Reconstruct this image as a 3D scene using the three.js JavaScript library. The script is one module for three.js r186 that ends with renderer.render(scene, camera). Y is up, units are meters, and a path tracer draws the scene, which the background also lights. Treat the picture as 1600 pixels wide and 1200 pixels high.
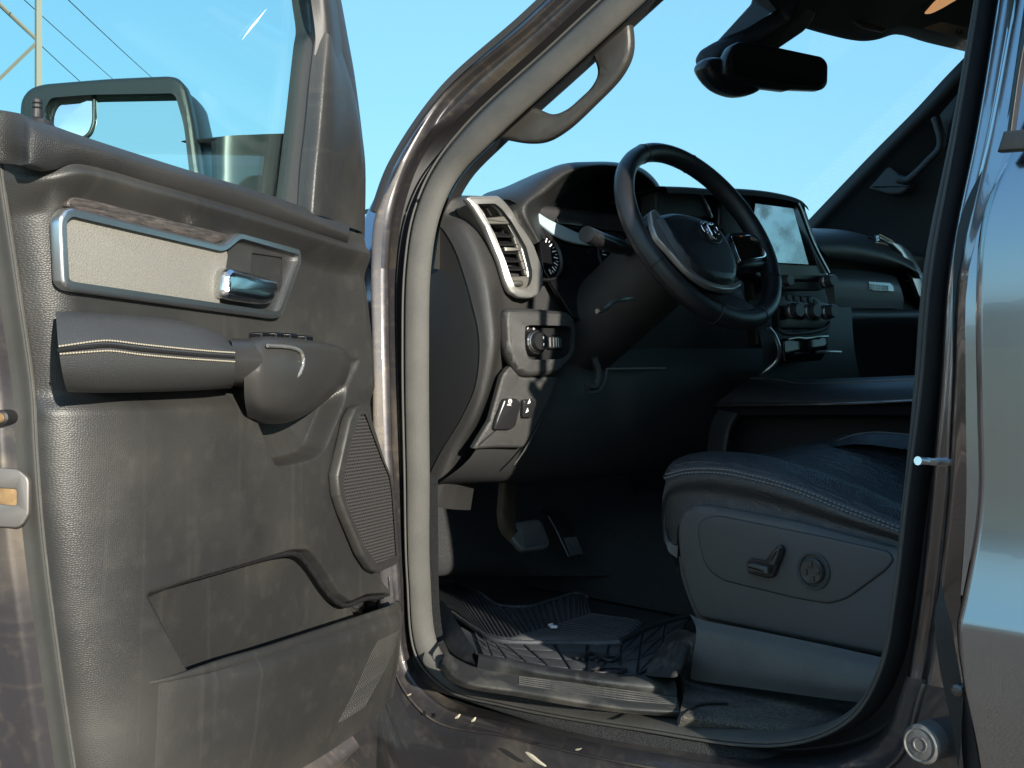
import * as THREE from 'three';
import { mergeGeometries, toCreasedNormals, mergeVertices } from 'three/addons/utils/BufferGeometryUtils.js';
import { RoundedBoxGeometry } from 'three/addons/geometries/RoundedBoxGeometry.js';
import { TextGeometry } from 'three/addons/geometries/TextGeometry.js';
import { FontLoader } from 'three/addons/loaders/FontLoader.js';

// ---------------------------------------------------------------- camera, sky, sun, exposure
// Metres. The truck stands along z (nose towards -z); x = 0 is the skin of its driver's side, x > 0 is inside; y = 0 is the ground.
const scene = new THREE.Scene();
const camera = new THREE.PerspectiveCamera(37.85, 4 / 3, 0.05, 6000);
camera.position.set(-1.079, 1.02, 1.535);
camera.rotation.set(0, -42 * Math.PI / 180, 0);
const renderer = new THREE.WebGLRenderer();
renderer.toneMapping = THREE.LinearToneMapping;
renderer.toneMappingExposure = 2.05;
renderer.shadowMap.enabled = true;

const SUN_EL = 13 * Math.PI / 180, SUN_AZ = 16.5 * Math.PI / 180;   // low sun behind the truck, a little to the driver side
function makeSky() {   // clear late-day sky: pale cyan at the horizon, bluer overhead, paler on the side of the low sun
  const W = 256, H = 256, data = new Float32Array(W * H * 4);
  const keys = [[-90, .15, .13, .11], [-2, .20, .20, .19], [0, .36, .53, .59], [4, .28, .505, .585], [8, .22, .465, .58], [14, .175, .405, .575], [22, .148, .35, .555], [35, .115, .30, .52], [65, .075, .20, .40], [90, .06, .165, .35]];
  for (let j = 0; j < H; j++) {
    const el = (j + .5) / H * 180 - 90;
    let k = 0; while (k < keys.length - 2 && el > keys[k + 1][0]) k++;
    const a = keys[k], b = keys[k + 1], t = Math.min(1, Math.max(0, (el - a[0]) / (b[0] - a[0])));
    for (let i = 0; i < W; i++) {
      const o = (j * W + i) * 4;
      const az = (i + .5) / W * 2 * Math.PI - Math.PI, e = el * Math.PI / 180, dot = Math.cos(e) * (Math.cos(az) * -Math.sin(SUN_AZ) + Math.sin(az) * Math.cos(SUN_AZ)) * Math.cos(SUN_EL) + Math.sin(e) * Math.sin(SUN_EL);
      const pale = el > 0 ? Math.pow(Math.max(0, .5 + .5 * dot), 3) : 0;
      for (let c = 0; c < 3; c++) data[o + c] = (a[c + 1] + (b[c + 1] - a[c + 1]) * t) * (1 + .1 * pale) + pale * [.16, .12, .07][c];
      data[o + 3] = 1;
    }
  }
  const t = new THREE.DataTexture(data, W, H, THREE.RGBAFormat, THREE.FloatType);
  t.mapping = THREE.EquirectangularReflectionMapping; t.magFilter = THREE.LinearFilter; t.minFilter = THREE.LinearFilter; t.needsUpdate = true;
  return t;
}
scene.background = makeSky();
scene.environment = scene.background;
const sun = new THREE.DirectionalLight(new THREE.Color().setRGB(1, .93, .81), 5);
sun.position.set(-Math.sin(SUN_AZ) * Math.cos(SUN_EL) * 30, Math.sin(SUN_EL) * 30, Math.cos(SUN_AZ) * Math.cos(SUN_EL) * 30);
sun.castShadow = true; sun.shadow.mapSize.set(4096, 4096); sun.shadow.radius = 1;
Object.assign(sun.shadow.camera, { left: -6, right: 6, top: 6, bottom: -6, near: 1, far: 80 });
scene.add(sun);


// ---------------------------------------------------------------- helpers
let seedState = 20240611;
const rnd = () => { seedState = (seedState + 0x6D2B79F5) | 0; let t = Math.imul(seedState ^ (seedState >>> 15), 1 | seedState); t = (t + Math.imul(t ^ (t >>> 7), 61 | t)) ^ t; return ((t ^ (t >>> 14)) >>> 0) / 4294967296; };
const V = p => new THREE.Vector3(p[0], p[1], p[2]);
const clamp = (x, a = 0, b = 1) => Math.min(b, Math.max(a, x));
const sm = (a, b, x) => { const t = clamp((x - a) / (b - a)); return t * t * (3 - 2 * t); };
const lerp = (a, b, t) => a + (b - a) * t;
const lerp3 = (a, b, t) => [lerp(a[0], b[0], t), lerp(a[1], b[1], t), lerp(a[2], b[2], t)];
const add3 = (a, b) => [a[0] + b[0], a[1] + b[1], a[2] + b[2]];

function frameMatrix([o, u, v, n]) { return new THREE.Matrix4().makeBasis(V(u), V(v), V(n)).setPosition(V(o)); }
function curve(pts, n, closed = false) {
  const c = new THREE.CatmullRomCurve3(pts.map(p => V([p[0], p[1], p[2] ?? 0])), closed, 'centripetal');
  return Array.from({ length: n }, (_, i) => c.getPoint(closed ? i / n : i / (n - 1)).toArray());
}
function even(pts, n, closed = false) {    // the same curve at even steps
  const c = new THREE.CatmullRomCurve3(pts.map(p => V([p[0], p[1], p[2] ?? 0])), closed, 'centripetal');
  c.arcLengthDivisions = 400;
  return Array.from({ length: n }, (_, i) => c.getPointAt(closed ? i / n : i / (n - 1)).toArray());
}
// a skin through a list of rails; every rail has a point for each station
function loft(rails, { along = 6, across = 4, sharp = false, crease = 0, flip = false } = {}) {
  const S = rails[0].length, N = (S - 1) * along + 1;
  const R = rails.map(r => curve(r, N));
  const M = (rails.length - 1) * across + 1, pos = [], uv = [], idx = [];
  const mid = R[R.length >> 1]; let su = 0;
  for (let i = 0; i < N; i++) {
    if (i) su += Math.hypot(mid[i][0] - mid[i - 1][0], mid[i][1] - mid[i - 1][1], mid[i][2] - mid[i - 1][2]);
    const col = R.map(r => r[i]);
    let row = [];
    if (sharp || rails.length === 2) for (let k = 0; k < M; k++) { const f = k / across, a = Math.min(rails.length - 2, Math.floor(f)); row.push(lerp3(col[a], col[a + 1], f - a)); }
    else row = curve(col, M);
    let sv = 0;
    for (let k = 0; k < M; k++) {
      if (k) sv += Math.hypot(row[k][0] - row[k - 1][0], row[k][1] - row[k - 1][1], row[k][2] - row[k - 1][2]);
      pos.push(...row[k]); uv.push(su, sv);
    }
  }
  for (let i = 0; i < N - 1; i++) for (let k = 0; k < M - 1; k++) {
    const a = i * M + k, b = a + 1, c = a + M, e = c + 1;
    if (flip) idx.push(a, c, b, b, c, e); else idx.push(a, b, c, b, e, c);
  }
  let g = new THREE.BufferGeometry();
  g.setAttribute('position', new THREE.Float32BufferAttribute(pos, 3)); g.setAttribute('uv', new THREE.Float32BufferAttribute(uv, 2)); g.setIndex(idx);
  g.computeVertexNormals();
  if (crease) g = toCreasedNormals(g, crease);
  return g;
}
// a profile [[a,b],...] carried along a path; a = sideways (cross of path and up), b = along up
function sweep(path, profile, upv = [0, 1, 0], { closed = false, caps = true, crease = 0.7, scale = null } = {}) {
  const P = path.map(V), n = P.length, m = profile.length, pos = [], uv = [], idx = [], up = V(upv).normalize();
  let su = 0; const T = new THREE.Vector3(), S = new THREE.Vector3(), U = new THREE.Vector3();
  let per = [0]; for (let k = 1; k <= m; k++) { const a = profile[k - 1], b = profile[k % m]; per.push(per[k - 1] + Math.hypot(b[0] - a[0], b[1] - a[1])); }
  for (let i = 0; i < n; i++) {
    const a = closed ? P[(i + n - 1) % n] : P[Math.max(0, i - 1)], b = closed ? P[(i + 1) % n] : P[Math.min(n - 1, i + 1)];
    T.subVectors(b, a).normalize(); S.crossVectors(T, up).normalize(); U.crossVectors(S, T).normalize();
    if (i) su += P[i].distanceTo(P[i - 1]);
    const s = scale ? scale(i / (n - 1)) : 1;
    for (let k = 0; k <= m; k++) { const [x, y] = profile[k % m]; pos.push(P[i].x + (S.x * x + U.x * y) * s, P[i].y + (S.y * x + U.y * y) * s, P[i].z + (S.z * x + U.z * y) * s); uv.push(su, per[k]); }
  }
  const w = m + 1, last = closed ? n : n - 1;
  for (let i = 0; i < last; i++) for (let k = 0; k < m; k++) { const a = i * w + k, b = a + 1, c = ((i + 1) % n) * w + k, e = c + 1; idx.push(a, c, b, b, c, e); }
  if (caps && !closed) for (const [row, f] of [[0, 1], [n - 1, -1]]) { for (let k = 1; k < m - 1; k++) { const a = row * w, b = row * w + k, c = row * w + k + 1; f > 0 ? idx.push(a, b, c) : idx.push(a, c, b); } }
  let g = new THREE.BufferGeometry();
  g.setAttribute('position', new THREE.Float32BufferAttribute(pos, 3)); g.setAttribute('uv', new THREE.Float32BufferAttribute(uv, 2)); g.setIndex(idx);
  g.computeVertexNormals();
  return crease ? toCreasedNormals(g, crease) : g;
}
const oval = (rx, ry, n = 12, dx = 0, dy = 0) => Array.from({ length: n }, (_, i) => [dx + rx * Math.cos(i / n * 2 * Math.PI), dy + ry * Math.sin(i / n * 2 * Math.PI)]);
const tube = (path, r, n = 8, smooth = 6) => sweep(smooth ? even(path, (path.length - 1) * smooth + 1) : path, oval(r, r, n), [.123, .95, .21], { crease: 1.2 });
function bar(a, b, w, h, upv = [0, 1, 0]) { return sweep([a, b], [[-w / 2, -h / 2], [w / 2, -h / 2], [w / 2, h / 2], [-w / 2, h / 2]], upv, { crease: .3 }); }
function rounded(pts, r, seg = 5) {        // polygon with rounded corners
  const out = [], n = pts.length;
  for (let i = 0; i < n; i++) {
    const p = pts[i], a = pts[(i + n - 1) % n], b = pts[(i + 1) % n];
    const da = Math.hypot(a[0] - p[0], a[1] - p[1]), db = Math.hypot(b[0] - p[0], b[1] - p[1]), t = Math.min(p[2] ?? r, da * .48, db * .48);
    const A = [p[0] + (a[0] - p[0]) / da * t, p[1] + (a[1] - p[1]) / da * t], B = [p[0] + (b[0] - p[0]) / db * t, p[1] + (b[1] - p[1]) / db * t];
    for (let k = 0; k <= seg; k++) { const f = k / seg; out.push([(1 - f) ** 2 * A[0] + 2 * f * (1 - f) * p[0] + f * f * B[0], (1 - f) ** 2 * A[1] + 2 * f * (1 - f) * p[1] + f * f * B[1]]); }
  }
  return out;
}
const smoothPoly = (pts, n = 64) => even(pts, n, true).map(p => [p[0], p[1]]);
function area2(p) { let a = 0; for (let i = 0; i < p.length; i++) { const q = p[(i + 1) % p.length]; a += p[i][0] * q[1] - q[0] * p[i][1]; } return a / 2; }
function grow(pts, d) {                    // polygon moved outwards by d (inwards when negative)
  const n = pts.length, s = area2(pts) > 0 ? 1 : -1;
  return pts.map((p, i) => {
    const a = pts[(i + n - 1) % n], b = pts[(i + 1) % n];
    let tx = b[0] - a[0], ty = b[1] - a[1]; const l = Math.hypot(tx, ty) || 1;
    return [p[0] + ty / l * d * s, p[1] - tx / l * d * s];
  });
}
// a moulded plate: outline in its frame's plane, from height z to z + d, edges rounded by b (across) and bt (along the thickness)
function plate(pts, { holes = [], d = .006, b = .0015, bt = null, bs = 3, z = 0, frame = null, crease = .55 } = {}) {
  const s = new THREE.Shape(pts.map(p => new THREE.Vector2(p[0], p[1])));
  for (const h of holes) s.holes.push(new THREE.Path(h.map(p => new THREE.Vector2(p[0], p[1]))));
  const th = Math.min(bt ?? b, d * .499);
  let g = new THREE.ExtrudeGeometry(s, { depth: d - 2 * th, bevelEnabled: b > 0, bevelSize: b, bevelThickness: th, bevelSegments: bs, bevelOffset: -b, curveSegments: 8 });
  g.translate(0, 0, z + th);
  g = toCreasedNormals(g, crease);
  if (frame) g.applyMatrix4(frameMatrix(frame));
  return g;
}
const discPts = (cx, cy, r, n = 28, ry = r) => Array.from({ length: n }, (_, i) => [cx + r * Math.cos(i / n * 2 * Math.PI), cy + ry * Math.sin(i / n * 2 * Math.PI)]);
function lathe(profile, frame, cx = 0, cy = 0, n = 32) {  // profile [[radius, height]] about the frame's normal
  const g = new THREE.LatheGeometry(profile.map(p => new THREE.Vector2(p[0], p[1])), n);
  g.rotateX(Math.PI / 2); g.translate(cx, cy, 0);
  if (frame) g.applyMatrix4(frameMatrix(frame));
  return toCreasedNormals(g, .6);
}
function boxGeo(w, h, d, x, y, z, r = .004) { const g = new RoundedBoxGeometry(w, h, d, 2, Math.min(r, w * .45, h * .45, d * .45)); g.translate(x, y, z); return g; }
function clean(gs) {                       // alike attributes so that geometries can be joined
  return gs.map(g => { g = g.index ? g.toNonIndexed() : g; const o = new THREE.BufferGeometry(); o.setAttribute('position', g.getAttribute('position')); o.setAttribute('normal', g.getAttribute('normal')); o.setAttribute('uv', g.getAttribute('uv') ?? new THREE.Float32BufferAttribute(new Float32Array(g.getAttribute('position').count * 2), 2)); return o; });
}
const join = gs => gs.length === 1 ? gs[0] : mergeGeometries(clean(gs));
function mesh(parent, name, geos, material, label) {
  const m = new THREE.Mesh(Array.isArray(geos) ? join(geos) : geos, material);
  m.name = name; m.castShadow = m.receiveShadow = true; if (label) m.userData.label = label;
  parent.add(m); return m;
}
function group(parent, name, label) { const g = new THREE.Group(); g.name = name; if (label) g.userData.label = label; parent.add(g); return g; }
function tag(o, label, category, extra = {}) { Object.assign(o.userData, { label, category }, extra); return o; }
function boxUV(g, s = 1) {                 // uv in metres by the way each face points
  g = g.index ? g.toNonIndexed() : g; const p = g.getAttribute('position'), n = p.count, uv = new Float32Array(n * 2), a = new THREE.Vector3(), b = new THREE.Vector3(), c = new THREE.Vector3();
  for (let i = 0; i < n; i += 3) {
    a.fromBufferAttribute(p, i); b.fromBufferAttribute(p, i + 1); c.fromBufferAttribute(p, i + 2);
    const e = b.clone().sub(a).cross(c.clone().sub(a)), ax = Math.abs(e.x), ay = Math.abs(e.y), az = Math.abs(e.z);
    [a, b, c].forEach((q, k) => { const [u, v] = ax >= ay && ax >= az ? [q.z, q.y] : ay >= az ? [q.x, q.z] : [q.x, q.y]; uv[(i + k) * 2] = u * s; uv[(i + k) * 2 + 1] = v * s; });
  }
  g.setAttribute('uv', new THREE.BufferAttribute(uv, 2)); return g;
}

// ---------------------------------------------------------------- textures
function lattice(n) { const a = new Float32Array(n * n); for (let i = 0; i < a.length; i++) a[i] = rnd(); return a; }
function noiseLayer(size, cells, cellsY = cells) {  // tiling value noise 0..1
  const L = new Float32Array(cells * cellsY); for (let i = 0; i < L.length; i++) L[i] = rnd();
  const out = new Float32Array(size * size);
  for (let y = 0; y < size; y++) {
    const fy = y / size * cellsY, y0 = Math.floor(fy), ty = fy - y0, wy = ty * ty * (3 - 2 * ty), ya = (y0 % cellsY) * cells, yb = ((y0 + 1) % cellsY) * cells;
    for (let x = 0; x < size; x++) {
      const fx = x / size * cells, x0 = Math.floor(fx), tx = fx - x0, wx = tx * tx * (3 - 2 * tx), xa = x0 % cells, xb = (x0 + 1) % cells;
      const a = L[ya + xa] + (L[ya + xb] - L[ya + xa]) * wx, b = L[yb + xa] + (L[yb + xb] - L[yb + xa]) * wx;
      out[y * size + x] = a + (b - a) * wy;
    }
  }
  return out;
}
function fbm(size, cells, oct = 4, gain = .5) {
  const out = new Float32Array(size * size); let amp = 1, tot = 0;
  for (let o = 0; o < oct; o++) { const l = noiseLayer(size, Math.min(cells << o, size)); for (let i = 0; i < out.length; i++) out[i] += l[i] * amp; tot += amp; amp *= gain; }
  for (let i = 0; i < out.length; i++) out[i] /= tot;
  return out;
}
function worley(size, cells) {             // tiling cell pattern: distance to the cell border, 0 at the border
  const px = new Float32Array(cells * cells), py = new Float32Array(cells * cells), out = new Float32Array(size * size);
  for (let i = 0; i < px.length; i++) { px[i] = .1 + .8 * rnd(); py[i] = .1 + .8 * rnd(); }
  for (let y = 0; y < size; y++) for (let x = 0; x < size; x++) {
    const fx = x / size * cells, fy = y / size * cells, cx = Math.floor(fx), cy = Math.floor(fy); let d1 = 9, d2 = 9;
    for (let j = -1; j <= 1; j++) for (let i = -1; i <= 1; i++) {
      const qx = (cx + i + cells) % cells, qy = (cy + j + cells) % cells, k = qy * cells + qx, d = Math.hypot(cx + i + px[k] - fx, cy + j + py[k] - fy);
      if (d < d1) { d2 = d1; d1 = d; } else if (d < d2) d2 = d;
    }
    out[y * size + x] = clamp((d2 - d1) * 1.6);
  }
  return out;
}
function texture(size, fn, rep, srgb = false) {
  const data = new Uint8Array(size * size * 4), c = [0, 0, 0];
  for (let i = 0; i < size * size; i++) { fn(i, c, i % size, Math.floor(i / size)); for (let k = 0; k < 3; k++) data[i * 4 + k] = clamp(c[k]) * 255; data[i * 4 + 3] = 255; }
  const t = new THREE.DataTexture(data, size, size); t.wrapS = t.wrapT = THREE.RepeatWrapping; t.magFilter = THREE.LinearFilter; t.minFilter = THREE.LinearMipmapLinearFilter; t.generateMipmaps = true;
  if (srgb) t.colorSpace = THREE.SRGBColorSpace; t.repeat.set(rep, rep); t.needsUpdate = true; return t;
}
const toS = v => { v = clamp(v); return v <= .0031308 ? v * 12.92 : 1.055 * Math.pow(v, 1 / 2.4) - .055; };
const grey = (arr, size, rep) => texture(size, (i, c) => { c[0] = c[1] = c[2] = arr[i]; }, rep);
// colour map from linear colours: mix(a, b, m[i])
const mixMap = (size, rep, f) => texture(size, (i, c, x, y) => { const q = f(i, x, y); c[0] = toS(q[0]); c[1] = toS(q[1]); c[2] = toS(q[2]); }, rep, true);
const mix3 = (a, b, t) => [a[0] + (b[0] - a[0]) * t, a[1] + (b[1] - a[1]) * t, a[2] + (b[2] - a[2]) * t];

const N512a = fbm(512, 4, 6), N512b = fbm(512, 8, 5), N512c = fbm(512, 32, 4), FINE = fbm(512, 128, 2), CELL = worley(512, 44), CELL2 = worley(512, 44), STREAK = (() => { const a = noiseLayer(512, 90, 3), b = noiseLayer(512, 40, 2), o = new Float32Array(a.length); for (let i = 0; i < o.length; i++) o[i] = a[i] * .6 + b[i] * .4; return o; })();
const T = {};
T.grain = grey(CELL.map((v, i) => clamp(Math.min(1, v * 1.5) * .75 + FINE[i] * .25)), 512, 1 / .11);
T.grainFine = grey(CELL2.map((v, i) => clamp(Math.min(1, v * 1.7) * .6 + FINE[i] * .4)), 512, 1 / .07);
T.fine = grey(FINE, 512, 1 / .12);


// ---------------------------------------------------------------- materials (linear base colours)
const M = {};
const mat = (o, c) => { const { col, ...rest } = o; const m = new THREE.MeshPhysicalMaterial({ side: THREE.DoubleSide, ...rest }); const k = c ?? col; if (k) m.color.setRGB(...k); return m; };
const dustMask = i => clamp((N512a[i] - .40) * 1.7) * .6 + clamp((STREAK[i] - .72) * 3) * .25 + clamp((N512c[i] - .55) * 2) * .3;
T.dustTrim = mixMap(512, 1 / .62, i => mix3([.023, .023, .0225], [.054, .051, .044], dustMask(i)));
T.dustLight = mixMap(512, 1 / .55, i => mix3([.026, .026, .026], [.048, .046, .042], dustMask((i * 1 + 131 * 512) % 262144)));
T.dustRough = grey(N512b.map((v, i) => .35 + .13 * v + .24 * dustMask(i)), 512, 1 / .62);
M.trim = mat({ map: T.dustTrim, roughness: 1, roughnessMap: T.dustRough, bumpMap: T.grain, bumpScale: .00018 }, [1, 1, 1]);
M.trimSoft = mat({ map: T.dustLight, roughness: .52, bumpMap: T.grain, bumpScale: .0006 }, [1, 1, 1]);
M.trimSmooth = mat({ map: T.dustTrim, roughness: .5, bumpMap: T.fine, bumpScale: .0001 }, [1, 1, 1]);
M.cup = mat({ roughness: .34, map: T.dustLight }, [1, 1, 1]);
M.dash = mat({ roughness: .48, bumpMap: T.grainFine, bumpScale: .0003 }, [.024, .024, .024]);
M.dashTop = mat({ roughness: .5, bumpMap: T.grainFine, bumpScale: .0004 }, [.020, .020, .021]);
T.dashGrey = mixMap(512, 1 / .55, i => mix3([.024, .024, .024], [.036, .035, .033], clamp(N512b[i] * .8 + FINE[i] * .2)));
M.dashSide = mat({ map: T.dashGrey, roughness: .42, bumpMap: T.grainFine, bumpScale: .0004 }, [1, 1, 1]);
M.gloss = mat({ roughness: .07 }, [.006, .006, .007]);
M.black = mat({ roughness: .55 }, [.010, .010, .011]);
M.blackSatin = mat({ roughness: .3 }, [.014, .014, .015]);
M.rubber = mat({ roughness: .62, bumpMap: T.fine, bumpScale: .0002 }, [.020, .020, .021]);
T.seal = mixMap(512, 1 / .3, i => mix3([.040, .040, .038], [.075, .072, .063], clamp(N512b[i] * .7 + FINE[i] * .25)));
M.seal = mat({ map: T.seal, roughness: .7, bumpMap: T.fine, bumpScale: .0003 }, [1, 1, 1]);
M.paint = mat({ roughness: .17, metalness: 1, clearcoat: 1, clearcoatRoughness: .01 }, [.32, .325, .36]);
T.paintDust = mixMap(512, 1 / .5, i => mix3([.050, .047, .050], [.15, .125, .095], clamp((N512a[i] - .45) * 2.2) * .8 + clamp((N512c[i] - .56) * 2.4) * .6 + clamp((STREAK[i] - .7) * 3) * .3));
T.paintRough = grey(N512a.map((v, i) => .30 + .34 * clamp((v - .4) * 2.2) + .1 * FINE[i]), 512, 1 / .5);
M.jamb = mat({ map: T.paintDust, roughness: 1, roughnessMap: T.paintRough, metalness: .5, clearcoat: .8, clearcoatRoughness: .08 }, [1, 1, 1.03]);
M.flange = mat({ map: T.paintDust, roughness: .55, bumpMap: T.fine, bumpScale: .0003 }, [1, 1, 1]);
M.chrome = mat({ roughness: .09, metalness: 1 }, [.80, .81, .82]);
M.satin = mat({ roughness: .3, metalness: .75, bumpMap: T.fine, bumpScale: .00004 }, [.36, .355, .34]);
M.blueChrome = mat({ roughness: .34, metalness: 1 }, [.74, .75, .76]);
M.steel = mat({ roughness: .35, metalness: 1 }, [.5, .48, .44]);
T.rust = mixMap(512, 1 / .08, i => mix3([.16, .09, .045], [.38, .25, .12], N512b[i]));
M.rust = mat({ map: T.rust, roughness: .5, metalness: .6 }, [1, 1, 1]);
T.fabric = mixMap(512, 1 / .10, (i, x, y) => mix3([.12, .116, .104], [.235, .227, .20], clamp(FINE[i] * .75 + .25 * (((x >> 2) + (y >> 2)) & 1))));
M.fabric = mat({ map: T.fabric, roughness: .95, bumpMap: T.fine, bumpScale: .0008, sheen: .3, sheenRoughness: .6, sheenColor: new THREE.Color().setRGB(.3, .28, .22) }, [1, 1, 1]);
const WOODN = (() => { const a = noiseLayer(512, 10, 90), b = noiseLayer(512, 40, 220), o = new Float32Array(a.length); for (let i = 0; i < o.length; i++) o[i] = a[i] * .55 + b[i] * .35 + FINE[i] * .1; return o; })();
T.wood = mixMap(512, 1 / .16, i => mix3([.022, .019, .018], [.105, .088, .080], clamp((WOODN[i] - .3) * 1.6) * .75 + .25 * N512b[i]));
M.wood = mat({ map: T.wood, roughness: .42, clearcoat: .3, clearcoatRoughness: .3 }, [1, 1, 1]);
const WRINKLE = (() => { const a = noiseLayer(512, 5, 9), b = noiseLayer(512, 11, 23), o = new Float32Array(a.length); for (let i = 0; i < o.length; i++) { const q = Math.abs(a[i] + b[i] * .6 - .8); o[i] = clamp(.55 * clamp(q * 3.5) + .3 * CELL[i] + .15 * FINE[i]); } return o; })();
T.leather = grey(WRINKLE, 512, 1 / .22);
M.leather = mat({ roughness: .38, bumpMap: T.leather, bumpScale: .0016 }, [.026, .028, .032]);
M.leatherSide = mat({ roughness: .42, bumpMap: T.leather, bumpScale: .0013 }, [.038, .038, .038]);
M.wheelLeather = mat({ roughness: .33, bumpMap: T.grainFine, bumpScale: .0002 }, [.014, .015, .017]);
M.stitch = mat({ roughness: .8 }, [.30, .265, .20]);
M.stitchGrey = mat({ roughness: .8 }, [.22, .22, .22]);
T.carpet = mixMap(512, 1 / .12, i => mix3([.014, .015, .017], [.048, .049, .051], clamp(FINE[i] * 1.2 - .1)));
M.carpet = mat({ map: T.carpet, roughness: 1, bumpMap: T.fine, bumpScale: .003 }, [1, 1, 1]);
T.carpetDirty = mixMap(512, 1 / .25, i => mix3([.028, .028, .027], [.16, .145, .115], clamp((FINE[i] - .35) * 1.1 + (N512a[i] - .45) * 1.4)));
M.carpetDirty = mat({ map: T.carpetDirty, roughness: 1, bumpMap: T.fine, bumpScale: .002 }, [1, 1, 1]);
T.mat = mixMap(512, 1 / .5, i => mix3([.034, .037, .042], [.15, .147, .138], clamp((N512a[i] - .45) * 1.5) * .7 + clamp((N512c[i] - .58) * 2) * .35));
M.mat = mat({ map: T.mat, roughness: .6, bumpMap: T.fine, bumpScale: .0004 }, [1, 1, 1]);
T.scuff = mixMap(512, 1 / .45, i => mix3([.035, .035, .034], [.24, .22, .18], clamp((N512b[i] - .5) * 2.4) * .6 + clamp((N512c[i] - .55) * 2.6) * .5 * clamp((N512a[i] - .4) * 3)));
M.scuff = mat({ map: T.scuff, roughness: .6, bumpMap: T.fine, bumpScale: .0004 }, [1, 1, 1]);
T.kick = mixMap(512, 1 / .4, i => mix3([.055, .056, .055], [.095, .094, .088], clamp(N512b[i] * .8 + FINE[i] * .3)));
M.kick = mat({ map: T.kick, roughness: .5, bumpMap: T.fine, bumpScale: .0004 }, [1, 1, 1]);
M.glass = mat({ transmission: 1, thickness: 0, roughness: 0, ior: 1.45 }, [.90, .985, .965]);
M.glassClear = mat({ transmission: 1, thickness: 0, roughness: 0, ior: 1.3 }, [.985, .995, .995]);
M.tint = mat({ transmission: 1, thickness: 0, roughness: 0, ior: 1.5 }, [.012, .013, .014]);
M.mirror = mat({ roughness: .015, metalness: 1 }, [.62, .78, .77]);
M.white = mat({ roughness: .6 }, [.75, .75, .74]);
M.headliner = mat({ roughness: .95, bumpMap: T.fine, bumpScale: .0006 }, [.020, .020, .021]);
M.lens = mat({ roughness: .25 }, [.62, .42, .26]);
M.lcd = mat({ roughness: .12 }, [.012, .014, .018]);
function holeMap(fn, rep) { const S = 128, t = texture(S, (i, c, x, y) => { c[0] = c[1] = c[2] = fn(x / S, y / S) ? 1 : 0; }, rep); return t; }
T.holes = holeMap((x, y) => { const r = Math.floor(y * 4), f = (x * 4 + (r & 1) * .5) % 1, g = (y * 4) % 1; return !(Math.abs(f - .5) < .36 && Math.abs(g - .5) < .27); }, 1 / .0216);
M.grille = mat({ alphaMap: T.holes, roughness: .45, transparent: true }, [.048, .046, .046]);
T.holes2 = grey((() => { const a = new Float32Array(128 * 128); for (let y = 0; y < 128; y++) for (let x = 0; x < 128; x++) { const u = x / 16, v = y / 16; a[y * 128 + x] = .5 + .5 * Math.sin((u + v) * Math.PI) * Math.sin((u - v) * Math.PI); } return a; })(), 128, 1 / .028);
M.grille2 = mat({ map: T.dustTrim, bumpMap: T.holes2, bumpScale: .004, roughness: .55 }, [1, 1, 1]);
M.smear = mat({ roughness: .9, transmission: .5, thickness: 0 }, [.9, .92, .9]);
T.smudge = grey(N512a.map((v, i) => clamp(.05 + .30 * clamp((v - .35) * 2) + .1 * N512c[i])), 512, 1 / .14);
M.screenFace = mat({ roughness: 1, roughnessMap: T.smudge, metalness: 1, clearcoat: .6, clearcoatRoughness: .05 }, [.38, .42, .44]);


// ---------------------------------------------------------------- the truck
const truck = new THREE.Group(); truck.name = 'pickup_truck'; scene.add(truck);
tag(truck, 'dark grey pickup truck with its driver door swung open', 'truck');

// rails round the driver's door opening, from the top of the B-pillar down, along the sill, up the hinge pillar and the A-pillar
const RA = [[0.2103,1.5003,0.9286],[0.1426,1.3097,0.9295],[0.1064,1.1491,0.9139],[0.105,1.02,0.9032],[0.105,0.8893,0.8916],[0.1076,0.7783,0.8784],[0.1176,0.6952,0.8543],[0.1251,0.6323,0.8115],[0.1311,0.5821,0.7222],[0.1357,0.5441,0.4611],[0.1389,0.5177,0.1824],[0.139,0.5166,0.0547],[0.1337,0.5607,-0.0111],[0.1188,0.6851,-0.0155],[0.105,0.8654,0.0005],[0.105,1.0642,-0.0013],[0.1183,1.2207,-0.013],[0.1455,1.3191,-0.0207],[0.1673,1.3841,0.0026],[0.1889,1.4438,0.0774],[0.2292,1.5484,0.2391],[0.2619,1.6297,0.3615],[0.2972,1.7148,0.4858]];
const RB = [[0.2026,1.4934,0.9473],[0.1362,1.3052,0.9504],[0.1012,1.1467,0.9397],[0.1,1.02,0.9278],[0.1,0.8909,0.9082],[0.1023,0.7809,0.8923],[0.1127,0.6938,0.87],[0.1212,0.6234,0.8265],[0.1282,0.5647,0.7242],[0.133,0.525,0.4635],[0.1364,0.4969,0.1852],[0.1367,0.4941,0.0332],[0.1316,0.5366,-0.0469],[0.1143,0.6812,-0.0502],[0.1,0.8632,-0.0405],[0.1,1.0649,-0.048],[0.1141,1.2241,-0.0612],[0.1423,1.3248,-0.0742],[0.1716,1.4102,-0.0575],[0.2028,1.4937,0.0076],[0.2443,1.5985,0.1755],[0.2788,1.6826,0.3042],[0.3145,1.7678,0.4355]];
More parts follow.
